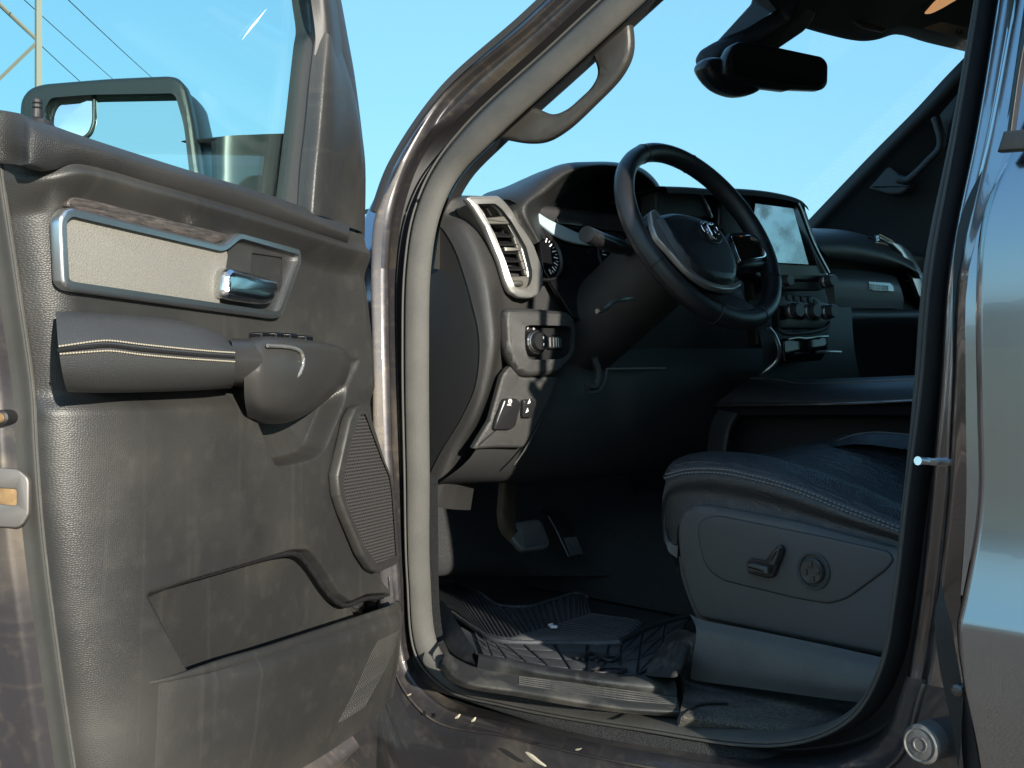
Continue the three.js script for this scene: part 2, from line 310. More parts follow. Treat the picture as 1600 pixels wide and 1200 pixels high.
const RC = [[0.1961,1.4893,0.9562],[0.1304,1.3027,0.9597],[0.0961,1.1459,0.946],[0.095,1.02,0.9363],[0.095,0.8924,0.9229],[0.0969,0.7841,0.9106],[0.1079,0.6925,0.89],[0.1181,0.6075,0.8466],[0.1249,0.551,0.7311],[0.1302,0.5069,0.466],[0.1332,0.4817,0.1887],[0.1337,0.4774,0.0194],[0.1282,0.5237,-0.0649],[0.1094,0.6802,-0.0625],[0.095,0.8627,-0.0544],[0.095,1.0652,-0.0695],[0.1095,1.2263,-0.0933],[0.1407,1.3352,-0.1163],[0.1786,1.4432,-0.1007],[0.2042,1.5103,-0.0137],[0.2455,1.6138,0.157],[0.2802,1.698,0.2874],[0.316,1.7831,0.4205]];
const RD = [[0.1416,1.4643,0.9991],[0.0812,1.2887,0.9975],[0.0507,1.1401,0.9812],[0.05,1.02,0.974],[0.05,0.8988,0.9656],[0.0505,0.796,0.9533],[0.062,0.7003,0.9328],[0.073,0.6084,0.8867],[0.0798,0.552,0.7657],[0.0845,0.5121,0.5063],[0.0874,0.4881,0.2395],[0.0885,0.479,0.0587],[0.0823,0.5307,-0.0261],[0.0631,0.6906,-0.0223],[0.05,0.8668,-0.0246],[0.05,1.0639,-0.0339],[0.0632,1.2202,-0.056],[0.0898,1.3167,-0.0795],[0.1242,1.4174,-0.0709],[0.1933,1.5336,-0.0312],[0.2386,1.6338,0.1404],[0.2734,1.7177,0.2708],[0.3093,1.8026,0.4041]];
const RE = [[0.0868,1.4356,1.0555],[0.0329,1.2738,1.0418],[0.0064,1.1348,1.0102],[0.006,1.02,1.0071],[0.006,0.905,1.0078],[0.006,0.8084,1.0018],[0.0168,0.7098,0.9998],[0.0322,0.5815,0.9711],[0.0411,0.5079,0.7957],[0.0474,0.4549,0.5391],[0.0502,0.4318,0.2809],[0.0546,0.3951,0.0184],[0.0679,0.484,-0.0895],[0.0435,0.6877,-0.0626],[0.03,0.8661,-0.0548],[0.03,1.064,-0.0548],[0.0432,1.2205,-0.0776],[0.073,1.3269,-0.1046],[0.0998,1.4052,-0.0876],[0.1736,1.5469,-0.0286],[0.2259,1.6515,0.1284],[0.2604,1.7343,0.26],[0.2956,1.8173,0.396]];
const RA2 = RA.map(p => add3(p, [.05, p[1] < .62 ? -.012 : 0, 0]));
const midRail = (A, B, t, dx) => A.map((p, i) => add3(lerp3(p, B[i], t), [dx, 0, 0]));
const bodyShell = group(truck, 'cab_body');
{ // painted jamb: gutter floor, bend and outer face
  const floorRail = midRail(RB, RC, .75, .03), RCD = midRail(RC, RD, .4, -.012), RDE = midRail(RD, RE, .25, -.012);
  for (const [a, b, m] of [[0, 7, M.paint], [6, 17, M.jamb], [16, 23, M.jambGloss ?? (M.jambGloss = mat({ map: T.paintDust, roughness: .34, metalness: .6, clearcoat: 1, clearcoatRoughness: .03 }, [1, 1, 1]))]]) mesh(bodyShell, 'door_jamb', loft([RC, RCD, RD, RDE, RE].map(r => r.slice(a, b)), { along: 8, across: 4 }), m);
  mesh(bodyShell, 'jamb_gutter', loft([midRail(RB, RB, 0, .02), floorRail, RC], { along: 8, across: 3 }), M.black);
}
{ // rubber weather seal: bulb with a lip
  const m1 = midRail(RA, RB, .18, -.016), m2 = midRail(RA, RB, .5, -.024), m3 = midRail(RA, RB, .82, -.014), back = midRail(RB, RB, 0, .02), ins = midRail(RA, RA, 0, .006);
  mesh(bodyShell, 'door_seal', loft([ins, RA, m1, m2, midRail(RA, RB, .62, -.021)], { along: 8, across: 3 }), M.seal, 'dusty rubber seal round the door opening');
  mesh(bodyShell, 'seal_carrier', loft([midRail(RA, RB, .62, -.021), m3, RB, back], { along: 8, across: 3 }), M.rubber);
  // thin lip line along the seal
  const lip = midRail(RA, RB, .72, -.0225);
  mesh(bodyShell, 'seal_lip', sweep(curve(lip, 180), oval(.0022, .0022, 6), [.3, .9, .1], { crease: 0 }), M.seal);
}
{ // a bright flange strip on the hinge pillar (dust-covered paint)
  const k0 = 12, k1 = 19, E2 = midRail(RE, RD, .12, -.004).slice(k0, k1), D2 = midRail(RE, RD, .92, -.012).slice(k0, k1), m = midRail(RE, RD, .5, -.016).slice(k0, k1);
  for (const r of [E2, m]) r[r.length - 1] = lerp3(r[r.length - 1], D2[D2.length - 1], .8);
  mesh(bodyShell, 'pillar_flange', loft([E2, m, D2], { along: 8, across: 4 }), M.flange, 'dusty sunlit flange of the hinge pillar');
}
{ // fender and cowl skin ahead of the hinge pillar, rocker below the sill
  const E = RE.slice(12, 19), F = E.map((p, i) => [p[0] - .02, Math.min(p[1] - .01, 1.16), p[2] - .16]), G = F.map(p => [p[0] + .01, p[1] - .02, p[2] - .9]);
  mesh(bodyShell, 'fender', loft([E, midRail(E, F, .12, -.012), F, G], { along: 5, across: 4 }), M.paint);
  const r0 = RE.slice(6, 13), r1 = r0.map(p => [p[0] - .004, p[1] - .06, p[2]]), r2 = r0.map(p => [p[0] + .06, p[1] - .20, p[2] + .0]), r3 = r0.map(p => [p[0] + .5, p[1] - .24, p[2]]);
  mesh(bodyShell, 'rocker_panel', loft([r0, r1, r2, r3], { along: 5, across: 4 }), M.jamb);
  const t0 = [RE[10], RE[11], RE[12], add3(RE[12], [-.012, -.01, -.06]), [.015, .60, -.30], [.015, .60, -.8]], t1 = t0.map((p, i) => [p[0] - .006, p[1] - .05, p[2]]), t2 = t0.map((p, i) => [p[0] + .03, .30, p[2]]);
  mesh(bodyShell, 'cab_corner', loft([t0, t1, t2], { along: 5, across: 4 }), M.jamb);
  const bp = RE.slice(0, 6);
  mesh(bodyShell, 'b_pillar_skin', loft([bp, bp.map(p => add3(p, [.004, 0, .10]))], { along: 4, across: 2 }), M.paint);
}
{ // A-pillar outside: painted edge, glass moulding
  const E = RE.slice(17), out = E.map((p, i) => add3(p, [.035, .012, -.045])), wi = E.map(p => add3(p, [.12, .0, -.10]));
  mesh(bodyShell, 'a_pillar', loft([E, midRail(E, out, .5, -.012), out, wi], { along: 6, across: 4 }), M.paint);
  const mo = midRail(RE, RD, .35, -.018).slice(17);
  mesh(bodyShell, 'drip_moulding', sweep(curve(mo, 60), [[-.006, -.004], [.006, -.004], [.004, .004], [-.004, .004]], [.9, .3, 0], { crease: .4 }), M.rubber);
  // interior trim of the A-pillar and its inner return
  const A = RA.slice(16), tr = A.map(p => add3(p, [.012, 0, 0])), t2 = A.map(p => add3(p, [.075, .01, -.05])), t3 = A.map(p => add3(p, [.09, .05, -.10]));
  mesh(bodyShell, 'a_pillar_trim', loft([tr, midRail(tr, t2, .4, -.012), t2, t3], { along: 6, across: 4 }), M.trim);
}
{ // ridge lines added along the sill to give bright highlight lines, and paint chips knocked into it
  for (const [f, dx] of [[.18, -.0135], [.62, -.004]]) mesh(bodyShell, 'sill_highlight_bead', sweep(curve(midRail(RD, RE, f, dx).slice(6, 14), 90), oval(.0026, .0018, 6), [.3, .9, .1], { crease: 0 }), M.jamb);
  M.chip = mat({ roughness: .6 }, [.45, .40, .30]);
  for (const [c, rx, ry, a] of [[[[0.0278,0.5018,0.1805]][0], .007, .0022, .7], [[[0.0273,0.5057,0.2198]][0], .006, .002, .8], [[[0.0349,0.4757,0.3506]][0], .022, .003, -.25], [[[0.0247,0.5112,0.0584]][0], .005, .0015, .5], [[[0.0282,0.5147,0.4444]][0], .006, .0015, .4]]) { const fr2 = [c, [0, Math.sin(a), Math.cos(a)], [0, Math.cos(a), -Math.sin(a)], [-1, 0, 0]]; mesh(bodyShell, 'paint_chip', plate(smoothPoly([[-rx, 0], [-rx * .4, ry * .8], [rx * .3, ry * .5], [rx, ry * .2], [rx * .5, -ry * .7], [-rx * .3, -ry]], 20), { d: .004, b: .0008, z: -.001, frame: fr2 }), M.chip); }
}
{ // round rubber plug and a bolt on the lower jamb corner
  const c = [[0.0183,0.6478,0.958]][0], fr = [c, [0, 0, 1], [0, 1, 0], [-1, 0, 0]];
  mesh(bodyShell, 'jamb_plug', lathe([[.0205, -.03], [.0205, .009], [.0185, .012], [.017, .0128], [.0155, .0115], [.008, .0115], [.0075, .0125], [.0065, .0125], [.006, .0115], [0, .0115]], fr), M.satinPlug ?? (M.satinPlug = mat({ roughness: .5, metalness: .2 }, [.09, .088, .085])), 'round grey plug in the lower door jamb');
  const c2 = [[0.0147,0.7105,0.9948]][0];
  mesh(bodyShell, 'jamb_bolt', lathe([[.006, -.03], [.006, .003], [.003, .005], [0, .005]], [c2, [0, 0, 1], [0, 1, 0], [-1, 0, 0]]), M.jamb);
  // door striker pin
  const s = [[0.07,0.9359,0.9468]][0];
  const e = [[0.03,0.939,0.9432]][0];
  mesh(bodyShell, 'door_striker', [tube([[s[0] + .03, s[1], s[2] + .01], s, lerp3(s, e, .6), e], .0048, 10), lathe([[0, -.004], [.010, -.004], [.010, .002], [.006, .004], [0, .004]], [[s[0] + .004, s[1], s[2] + .002], [0, 0, 1], [0, 1, 0], [-1, 0, 0]])], M.chrome);
}
{ // rear door: curved skin whose lean follows its creases
  const rd = group(truck, 'rear_door');
  const edge = [[0.002,1.3151,1.0903],[0.002,1.2772,1.0665],[0.002,1.2436,1.0455],[0.002,1.1903,1.0233],[0.002,1.096,1.0169],[0.002,0.9947,1.0175],[0.002,0.9061,1.0188],[0.002,0.8097,1.0077],[0.002,0.7805,1.0044],[0.002,0.7273,1.0097],[0.002,0.6724,1.0201],[0.002,0.6418,1.024],[0.002,0.5803,1.0291]];
  const tilt = [[1.42, 26], [1.30, 19], [1.24, 14], [1.20, 8], [1.14, 2], [1.085, -1.4], [1.02, -.6], [.96, .2], [.91, 1.6], [.875, 3.6], [.845, 6.5], [.815, 9], [.787, 11.5], [.781, 8], [.775, -1], [.74, -2.5], [.70, -4], [.66, -5], [.60, -6], [.40, -8]];
  const tiltAt = y => { for (let i = 0; i < tilt.length - 1; i++) { const [a, s] = tilt[i], [b, t] = tilt[i + 1]; if (y <= a && y >= b) return lerp(s, t, (a - y) / (a - b)); } return y > 1 ? 26 : -8; };
  const n = 240, xs = []; let x = 0; const y0 = 1.44, y1 = .40;
  for (let j = 0; j <= n; j++) { const y = lerp(y0, y1, j / n); if (j) x -= Math.tan(tiltAt(y) * Math.PI / 180) * (y0 - y1) / n; xs.push(x); }
  const ref = xs[Math.round((y0 - 1.02) / (y0 - y1) * n)];
  const skinX = y => xs[clamp(Math.round((y0 - y) / (y0 - y1) * n), 0, n)] - ref;
  const ev = even(edge, 240).sort((a, b) => b[1] - a[1]);
  const edgeZ = y => { for (let i = 0; i < ev.length - 1; i++) if (y <= ev[i][1] && y >= ev[i + 1][1]) return lerp(ev[i][2], ev[i + 1][2], (ev[i][1] - y) / (ev[i][1] - ev[i + 1][1] + 1e-9)); return y > 1 ? ev[0][2] : ev[ev.length - 1][2]; };
  const top = 1.262, bot = .615, rails = [];
  const grid = (ya, yb, rows) => { const r = []; for (let j = 0; j <= rows; j++) { const y = lerp(ya, yb, j / rows), z0 = edgeZ(y), row = []; for (const dz of [0, .002, .006, .012, .05, .2, .5, .9]) row.push([skinX(y) + (dz === 0 ? .02 : dz === .002 ? .004 : dz === .006 ? .0008 : 0), y, z0 + dz]); r.push(row); } return r; };
  mesh(rd, 'door_skin', loft(grid(top, bot, 150), { along: 1, across: 1, sharp: true }), M.paint, 'glossy grey skin of the closed rear door');
  mesh(rd, 'lower_cladding', loft(grid(bot - .004, .42, 30).map(r => r.map(p => [p[0] - .002, p[1], p[2] + .001])), { along: 1, across: 1, sharp: true }), M.paint);
  // belt moulding and tinted window
  const bm = [[-0.004,1.2625,1.0538],[-0.004,1.2619,1.0928],[-0.004,1.2404,1.0928],[-0.004,1.2416,1.0495]]; 
  mesh(rd, 'belt_moulding', plate([[1.0533,1.2619],[1.1582,1.2548],[1.1582,1.233],[1.0471,1.2431]], { d: .014, b: .003, frame: [[0,0,0],[0,0,1],[0,1,0],[-1,0,0]] }), M.trimSmooth);
  mesh(rd, 'rear_window', loft([[[.035, 1.25, 1.03], [.035, 1.25, 1.5], [.035, 1.25, 1.95]], [[.10, 1.55, 1.05], [.10, 1.55, 1.5], [.10, 1.55, 1.95]], [[.205, 1.84, 1.09], [.205, 1.84, 1.5], [.205, 1.84, 1.95]]], { along: 3, across: 4 }), M.tint);
  mesh(rd, 'window_frame', loft([[[0.02,1.2625,1.0412],[0.02,1.3448,1.0537],[0.02,1.4608,1.0829],[0.02,1.5576,1.1179]], [[0,1.2576,1.0533],[0,1.3382,1.0655],[0,1.4519,1.0941],[0,1.5468,1.1283]], [[0.02,1.2611,1.05],[0.02,1.3427,1.063],[0.02,1.4579,1.0924],[0.02,1.5542,1.1269]]], { along: 5, across: 3 }), M.black);
  mesh(rd, 'door_gap_lining', loft([ev.filter((_, i) => i % 8 === 0).map(p => [skinX(p[1]) + .03, p[1], p[2] - .035]), ev.filter((_, i) => i % 8 === 0).map(p => [skinX(p[1]) + .03, p[1], p[2] + .05])], { along: 2, across: 1 }), M.black);
}
{ // cab shell: roof, floor, fire wall, far side and back, so that light comes in only by the glass
  const solid = (name, w, h, d, x, y, z, m, r = .02) => mesh(bodyShell, name, boxUV(boxGeo(w, h, d, x, y, z, r)), m);
  const roofRail = RE.slice(21);
  // roof skin and headliner, from the windscreen header back
  mesh(bodyShell, 'roof', loft([[[.22, 1.86, .25], [.60, 1.93, .16], [1.0, 1.95, .13], [1.4, 1.93, .16], [1.78, 1.86, .25]], [[.20, 1.90, .55], [.6, 1.985, .5], [1, 2.0, .5], [1.4, 1.985, .5], [1.80, 1.90, .55]], [[.20, 1.90, 1.97], [.6, 1.98, 1.97], [1, 1.995, 1.97], [1.4, 1.98, 1.97], [1.8, 1.90, 1.97]]], { along: 4, across: 4 }), M.paint);
  solid('roof_rail', .10, .14, 1.84, .23, 1.83, 1.04, M.paint, .04);
  solid('roof_rail', .10, .14, 1.72, 1.77, 1.83, 1.10, M.paint, .04);
  solid('floor_pan', 1.86, .06, 2.5, 1.05, .512, .72, M.carpet);
  solid('fire_wall', 1.86, .62, .06, 1.05, .82, -.42, M.carpet);
  solid('far_door_wall', .08, .72, 2.3, 1.93, .88, .75, M.black);
  solid('far_b_pillar', .08, .70, .16, 1.88, 1.52, .98, M.black);
  solid('far_c_pillar', .08, .70, .2, 1.88, 1.52, 1.85, M.black);
  solid('back_wall', 1.86, .80, .06, 1.0, .92, 1.93, M.black);
  solid('back_corner', .35, .60, .06, .34, 1.58, 1.93, M.black);
  solid('back_corner', .35, .60, .06, 1.66, 1.58, 1.93, M.black);
  mesh(bodyShell, 'far_window', boxGeo(.004, .52, 1.5, 1.90, 1.49, .95, .001), M.glass);
  mesh(bodyShell, 'back_window', boxGeo(1.0, .52, .004, 1.0, 1.56, 1.93, .001), M.tint);
  solid('rear_bench', 1.5, .75, .25, 1.0, 1.0, 1.70, M.leather, .06);
  // B-pillar inside and the rear part of the driver's side
  solid('near_c_pillar', .06, .72, .34, .13, 1.58, 1.86, M.paint);
  solid('rear_header', 1.86, .18, .06, 1.0, 1.87, 1.94, M.black);
  solid('b_pillar_core', .11, 1.36, .07, .165, 1.18, 1.03, M.black, .02);
  solid('far_cowl_side', .09, .82, .74, 1.925, .93, -.26, M.black);
  solid('rear_side_wall', .05, .74, .85, .12, .90, 1.50, M.black);
}


// ---------------------------------------------------------------- the open driver's door; local x runs to the hinge, z to the inside
const door = group(truck, 'driver_door', 'open driver door with dusty charcoal inner panel');
door.position.set(.02, 0, -.02); door.rotation.y = (90 - 63.8) * Math.PI / 180;
{
  const along = (pts, key = 1) => { const e = even(pts, 300).map(p => [p[0], p[1]]).sort((a, b) => a[key] - b[key]); return v => { if (v <= e[0][key]) return e[0][1 - key]; for (let i = 0; i < e.length - 1; i++) if (v <= e[i + 1][key]) return lerp(e[i][1 - key], e[i + 1][1 - key], (v - e[i][key]) / (e[i + 1][key] - e[i][key] + 1e-9)); return e[e.length - 1][1 - key]; }; };
  const sdf = poly => (x, y) => { let d = 1e9, ins = false; for (let i = 0, j = poly.length - 1; i < poly.length; j = i++) { const [ax, ay] = poly[i], [bx, by] = poly[j]; const ex = bx - ax, ey = by - ay, wx = x - ax, wy = y - ay, t = clamp((wx * ex + wy * ey) / (ex * ex + ey * ey + 1e-12)); d = Math.min(d, Math.hypot(wx - ex * t, wy - ey * t)); if ((ay > y) !== (by > y) && x < (bx - ax) * (y - ay) / (by - ay) + ax) ins = !ins; } return ins ? -d : d; };
  const leftU = along([[-0.7868,1.3217],[-0.7717,1.2304],[-0.7509,1.1234],[-0.7303,1.0116],[-0.7257,0.9497],[-0.7165,0.8572],[-0.6939,0.7177],[-0.6685,0.58],[-0.6503,0.4851]]);
  const rightU = along([[-0.0879,1.2992],[-0.0671,1.2499],[-0.0565,1.2091],[-0.0416,1.147],[-0.0286,1.0839],[-0.0198,1.0093],[0.007,0.8899],[0.0298,0.7788],[0.0107,0.7062],[0.0578,0.6569],[0.0551,0.6338],[0.0479,0.5967],[0.0387,0.5725],[0.0438,0.5178],[-0.0065,0.4944],[-0.0713,0.4799],[-0.0961,0.464],[-0.1122,0.438]]);
  const ridgeU = along([[-0.8009,1.2598],[-0.7976,1.239],[-0.783,1.1614],[-0.7699,1.0998],[-0.7547,1.0166]]);
  const botY = along([[-0.8524,0.5048],[-0.6882,0.512],[-0.4971,0.4825],[-0.2938,0.4643],[-0.1515,0.4679],[-0.0961,0.4733],[-0.0394,0.4881],[0.0438,0.5145],[0.0869,0.5243]], 0);
  const topY = along([[-0.837,1.265],[-0.805,1.267],[-0.7669,1.2706],[-0.7356,1.2685],[-0.7028,1.2748],[-0.5646,1.273],[-0.3261,1.265],[-0.1082,1.2574],[-0.0713,1.2557]], 0);
  const pocket = sdf(rounded([[-0.6123,0.7736],[-0.2938,0.7777],[-0.2465,0.7712],[-0.2111,0.7469],[-0.1477,0.6883],[-0.1102,0.6694],[-0.0544,0.6719],[0.0115,0.6625],[0.0556,0.6426],[0.0723,0.6261],[0.0161,0.5844],[-0.3572,0.5967],[-0.4576,0.6095],[-0.5086,0.639],[-0.5371,0.6652],[-0.5751,0.7176]], .008));
  const well = sdf(rounded([[-0.0587,0.659],[-0.0065,0.6592],[0.0391,0.6456],[0.0603,0.6284],[0.0161,0.5953],[-0.0587,0.595],[-0.0416,0.6336]], .006));
  const lipA = [[-0.5853,0.6671],[-0.0061,0.6495]];
  const lipDir = (() => { const [a, b] = lipA, l = Math.hypot(b[0] - a[0], b[1] - a[1]); return [(b[0] - a[0]) / l, (b[1] - a[1]) / l, l]; })();
  const cupRec = sdf(rounded([[-0.4305,1.0542],[-0.4137,1.0045],[-0.3396,0.9054],[-0.2786,0.9059],[-0.2238,0.9101],[-0.1951,0.9211],[-0.1309,0.9937],[-0.0849,1.0615]], .010));
  const speaker = sdf(rounded([[-0.1229,0.9876],[-0.0903,0.9881],[-0.0799,0.9765],[-0.024,0.8879],[0.0028,0.8602],[0.0212,0.7259],[0.0305,0.7136],[-0.0588,0.7091],[-0.1027,0.7436],[-0.1582,0.8212],[-0.1829,0.8729],[-0.1639,0.9209],[-0.1426,0.9649]], .008));
  const padY = along([[-0.8609,1.2389],[-0.8298,1.2422],[-0.792,1.2466],[-0.7624,1.2453],[-0.7305,1.2558],[-0.5963,1.2552],[-0.3645,1.2483],[-0.151,1.2399]], 0);
  const H = (u, y, e, er, plain = false) => {
    const up = sm(.985, 1.02, y);                                   // 1 above the armrest
    // trailing edge: a tight ridge above, a broad bulge below
    const w = lerp(.135, .052, up), q = clamp(e / w); let h = -.035 + (.065 + .006 * up) * Math.sqrt(Math.max(0, 1 - (1 - q) ** 2));
    // dished field behind the pull and the inlay
    const r = u - ridgeU(y); h -= up * .034 * sm(.0, .035, r) * sm(.004, .05, padY(u) - y) * (1 - sm(-.16, -.02, u) * .55);
    h -= .009 * sm(.012, -.002, padY(u) - y) * sm(.0, .02, r);
    // lower field falls away slowly to the front
    h -= (1 - up) * .022 * sm(-.55, -.05, u);
    h -= .018 * (1 - sm(0, .035, er));
    if (plain) return h;
    // map pocket: the back wall lies behind the panel
    const t = (u - lipA[0][0]) * lipDir[0] + (y - lipA[0][1]) * lipDir[1];
    const pk = pocket(u, y); if (pk < .006) h = lerp(h, -.022, sm(.005, lerp(-.028, -.006, sm(-.02, .06, t)), pk));
    const wl = well(u, y); if (wl < .004) h = lerp(h, -.095, sm(.003, -.004, wl));
    const cr = cupRec(u, y); h -= (.036 + .016 * sm(.0, -.05, cr)) * sm(.002, -.007, cr) * (1 - up * .9);
    return h;
  };
  // the panel as one moulded skin
  const rows = 420, cols = 360, pos = [], uv = [], idx = [];
  for (let j = 0; j <= rows; j++) for (let i = 0; i <= cols; i++) {
    const t = i / cols; let y0 = .36, y1 = 1.30, y = lerp(y0, y1, j / rows);
    let u = 0; for (let k = 0; k < 4; k++) { const a = leftU(y), b = rightU(y); u = lerp(a, b, t); y = lerp(botY(u), topY(u), j / rows); }
    const a = leftU(y), b = rightU(y), e = u - a, er = b - u;
    pos.push(u, y, H(u, y, e, er)); uv.push(u, y);
  }
  for (let j = 0; j < rows; j++) for (let i = 0; i < cols; i++) { const a = j * (cols + 1) + i, b = a + 1, c = a + cols + 1, d = c + 1; idx.push(a, b, c, b, d, c); }
  const g = new THREE.BufferGeometry(); g.setAttribute('position', new THREE.Float32BufferAttribute(pos, 3)); g.setAttribute('uv', new THREE.Float32BufferAttribute(uv, 2)); g.setIndex(idx); g.computeVertexNormals();
  mesh(door, 'inner_panel', g, M.trim, 'dusty charcoal moulded door panel with map pocket');

  // front wall of the map pocket: grows out of the panel, thin rolled lip on top
  {
    const P = [], I = [], UV = [], C = 90, K = 40, len = lipDir[2] + .004;
    for (let a = 0; a <= C; a++) {
      const t = lerp(-.06, len, a / C), side = sm(-.03, .19, t) * (1 - .35 * sm(lipDir[2] - .05, lipDir[2], t)), lu = lipA[0][0] + t * lipDir[0], ly = lipA[0][1] + t * lipDir[1] + .012 * sm(lipDir[2] - .05, lipDir[2] + .01, t) * 0;
      for (let k = -2; k <= K; k++) {
        let d = k < 0 ? (k === -1 ? .003 : .016) : Math.pow(k / K, 1.25) * Math.max(.05, (ly - botY(clamp(lu + .02, -.8, -.02))) / lipDir[0] * .985);
        let u = lu + d * lipDir[1], y = ly - d * lipDir[0]; const rr = rightU(y); if (u > rr - .002) u = rr - .002;
        const e = u - leftU(y), base = H(u, y, e, .2, true), wall = .048 + .017 * Math.sqrt(clamp(d / .016)) - .006 * sm(.02, .06, d) - .036 * sm(.05, .25, d);
        const off = lerp(-.004, .0004, sm(-.04, .012, t)); let h = lerp(base + off, Math.max(wall, base + off), side); if (k < 0) h -= side * (k === -1 ? .005 : .07);
        P.push(u, y, h); UV.push(u, y);
      }
    }
    const w = K + 3; for (let a = 0; a < C; a++) for (let k = 0; k < w - 1; k++) { const p = a * w + k; I.push(p, p + 1, p + w, p + 1, p + w + 1, p + w); }
    const g2 = new THREE.BufferGeometry(); g2.setAttribute('position', new THREE.Float32BufferAttribute(P, 3)); g2.setAttribute('uv', new THREE.Float32BufferAttribute(UV, 2)); g2.setIndex(I); g2.computeVertexNormals();
    mesh(door, 'pocket_wall', g2, M.trim, 'front wall of the map pocket with a rolled lip');
    const lipLine = []; for (let a = 4; a <= C; a += 2) { const p = (a * w + 2) * 3; lipLine.push([P[p], P[p + 1], P[p + 2] + .001]); }
    mesh(door, 'pocket_lip', sweep(lipLine, oval(.0085, .0065, 10), [0, 0, 1], { crease: 0, scale: t => .25 + .75 * sm(0, .25, t) }), M.trim);
    // perforated field low at the front end of the wall: rows of small raised ribs follow the wall
    const at2 = (a, k) => { const a0 = Math.min(C - 1, Math.floor(a)), k0 = Math.min(K - 1, Math.floor(k)), f = a - a0, q2 = k - k0, v = (x, y) => { const p = (x * w + y + 2) * 3; return [P[p], P[p + 1], P[p + 2]]; }; return lerp3(lerp3(v(a0, k0), v(a0 + 1, k0), f), lerp3(v(a0, k0 + 1), v(a0 + 1, k0 + 1), f), q2); };
    const rib = []; for (let c2 = 0; c2 < 13; c2++) { const line = []; for (let k = 0; k <= 10; k++) { const p = at2(lerp(74 - k * 1.2, 87.5 - k * 1.5, c2 / 12), lerp(11, 33, k / 10)); line.push([p[0], p[1], p[2] - .0002]); } rib.push(sweep(line, oval(.0010, .0010, 5), [0, 0, 1], { crease: 0 })); }
    mesh(door, 'lower_grille', rib, M.trim);
  }
  // hinge-side edge of the door
  const hr = [...Array(14)].map((_, k) => { const y = lerp(.50, 1.20, k / 13); return [rightU(y), y, -.02]; });
  mesh(door, 'hinge_face', loft([hr, hr.map(p => [p[0] + .008, p[1], p[2] - .03]), hr.map(p => [p[0] + .01, p[1], p[2] - .10])], { along: 3, across: 3 }), M.jamb);
  // padded belt roll along the window sill
  const b0 = [[-0.8095,1.2527,-0.03],[-0.786,1.2537,-0.02],[-0.7883,1.2496,0.012],[-0.7999,1.2445,0.034],[-0.7624,1.2453,0.026],[-0.7305,1.2558,0.026],[-0.5963,1.2552,0.026],[-0.3645,1.2483,0.026],[-0.1578,1.2389,0.03]];
  const b1 = [[-0.8095,1.2685,-0.03],[-0.7879,1.2705,-0.018],[-0.7942,1.2651,0.018],[-0.7983,1.2617,0.034],[-0.7681,1.2609,0.035],[-0.7384,1.2693,0.036],[-0.6028,1.27,0.036],[-0.3717,1.2635,0.035],[-0.1731,1.2494,0.04]];
  const b2 = [[-0.8076,1.2914,-0.032],[-0.7841,1.293,-0.022],[-0.7843,1.2891,0.008],[-0.7906,1.2821,0.028],[-0.7653,1.2776,0.034],[-0.7344,1.2784,0.034],[-0.5946,1.2762,0.034],[-0.3672,1.2713,0.034],[-0.1539,1.2582,0.03]];
  const b3 = [[-0.8058,1.3039,-0.034],[-0.7802,1.3077,-0.026],[-0.7701,1.3045,-0.01],[-0.7563,1.2992,-0.008],[-0.7258,1.298,-0.006],[-0.6896,1.2956,-0.006],[-0.5418,1.2901,-0.006],[-0.3043,1.2841,-0.006],[-0.0898,1.2744,-0.006]];
  const bk = b3.map(p => [p[0], p[1] - .03, p[2] - .02]);
  mesh(door, 'belt_pad', loft([b0.map(p => [p[0], p[1] - .002, p[2] - .012]), b0, b1, b2, b3, bk], { along: 8, across: 5 }), M.trimSoft, 'soft grained pad along the window sill');
  // lock button
  mesh(door, 'lock_button', lathe([[0, .022], [.004, .0215], [.0055, .019], [.0055, .016], [.0045, .015], [.0055, .014], [.0055, .011], [.0045, .010], [.0055, .009], [.006, 0], [.016, -.004], [.02, -.012]], [[[-0.7434,1.3065,-0.012]][0], [1, 0, 0], [0, 0, -1], [0, 1, 0]], 0, 0, 16), M.black);

  // inlay: satin rim, fabric, wood strip, handle bowl
  const rimOut = rounded([[-0.7412,1.198],[-0.7273,1.2117],[-0.4541,1.2025],[-0.4185,1.225],[-0.2683,1.2177],[-0.2653,1.1981],[-0.316,1.1167],[-0.332,1.112],[-0.725,1.1214],[-0.7366,1.1282]], .012);
  const rimIn = grow(rimOut, -.0062);
  mesh(door, 'inlay_rim', plate(rimOut, { holes: [rimIn], d: .016, b: .0035, bs: 4, z: .001 }), M.blueChrome, 'satin silver rim round the cloth inlay');
  mesh(door, 'cloth_inlay', plate(grow(rounded([[-0.7227,1.2008],[-0.7165,1.2038],[-0.4404,1.1928],[-0.4609,1.1212],[-0.7198,1.1289]], .006), .007), { d: .008, b: .002, z: .002 }), M.fabric, 'beige grey cloth inlay');
  mesh(door, 'wood_strip', plate(rounded([[-0.7287,1.2122],[-0.7132,1.229],[-0.7011,1.2343],[-0.5964,1.2323],[-0.4221,1.2254],[-0.4562,1.2035]], .012), { d: .012, b: .003, bs: 3, z: .0 }), M.wood, 'worn dark wood-look strip');
  // handle bowl as a dished plate with a pocket
  const bowl = rounded([[-0.437,1.1949],[-0.3928,1.2237],[-0.2536,1.2149],[-0.2622,1.1893],[-0.308,1.1162],[-0.4562,1.1174]], .008);
  const slot = rounded([[-0.378,1.2024],[-0.2998,1.2041],[-0.2998,1.1627],[-0.308,1.1483],[-0.3817,1.1603]], .006);
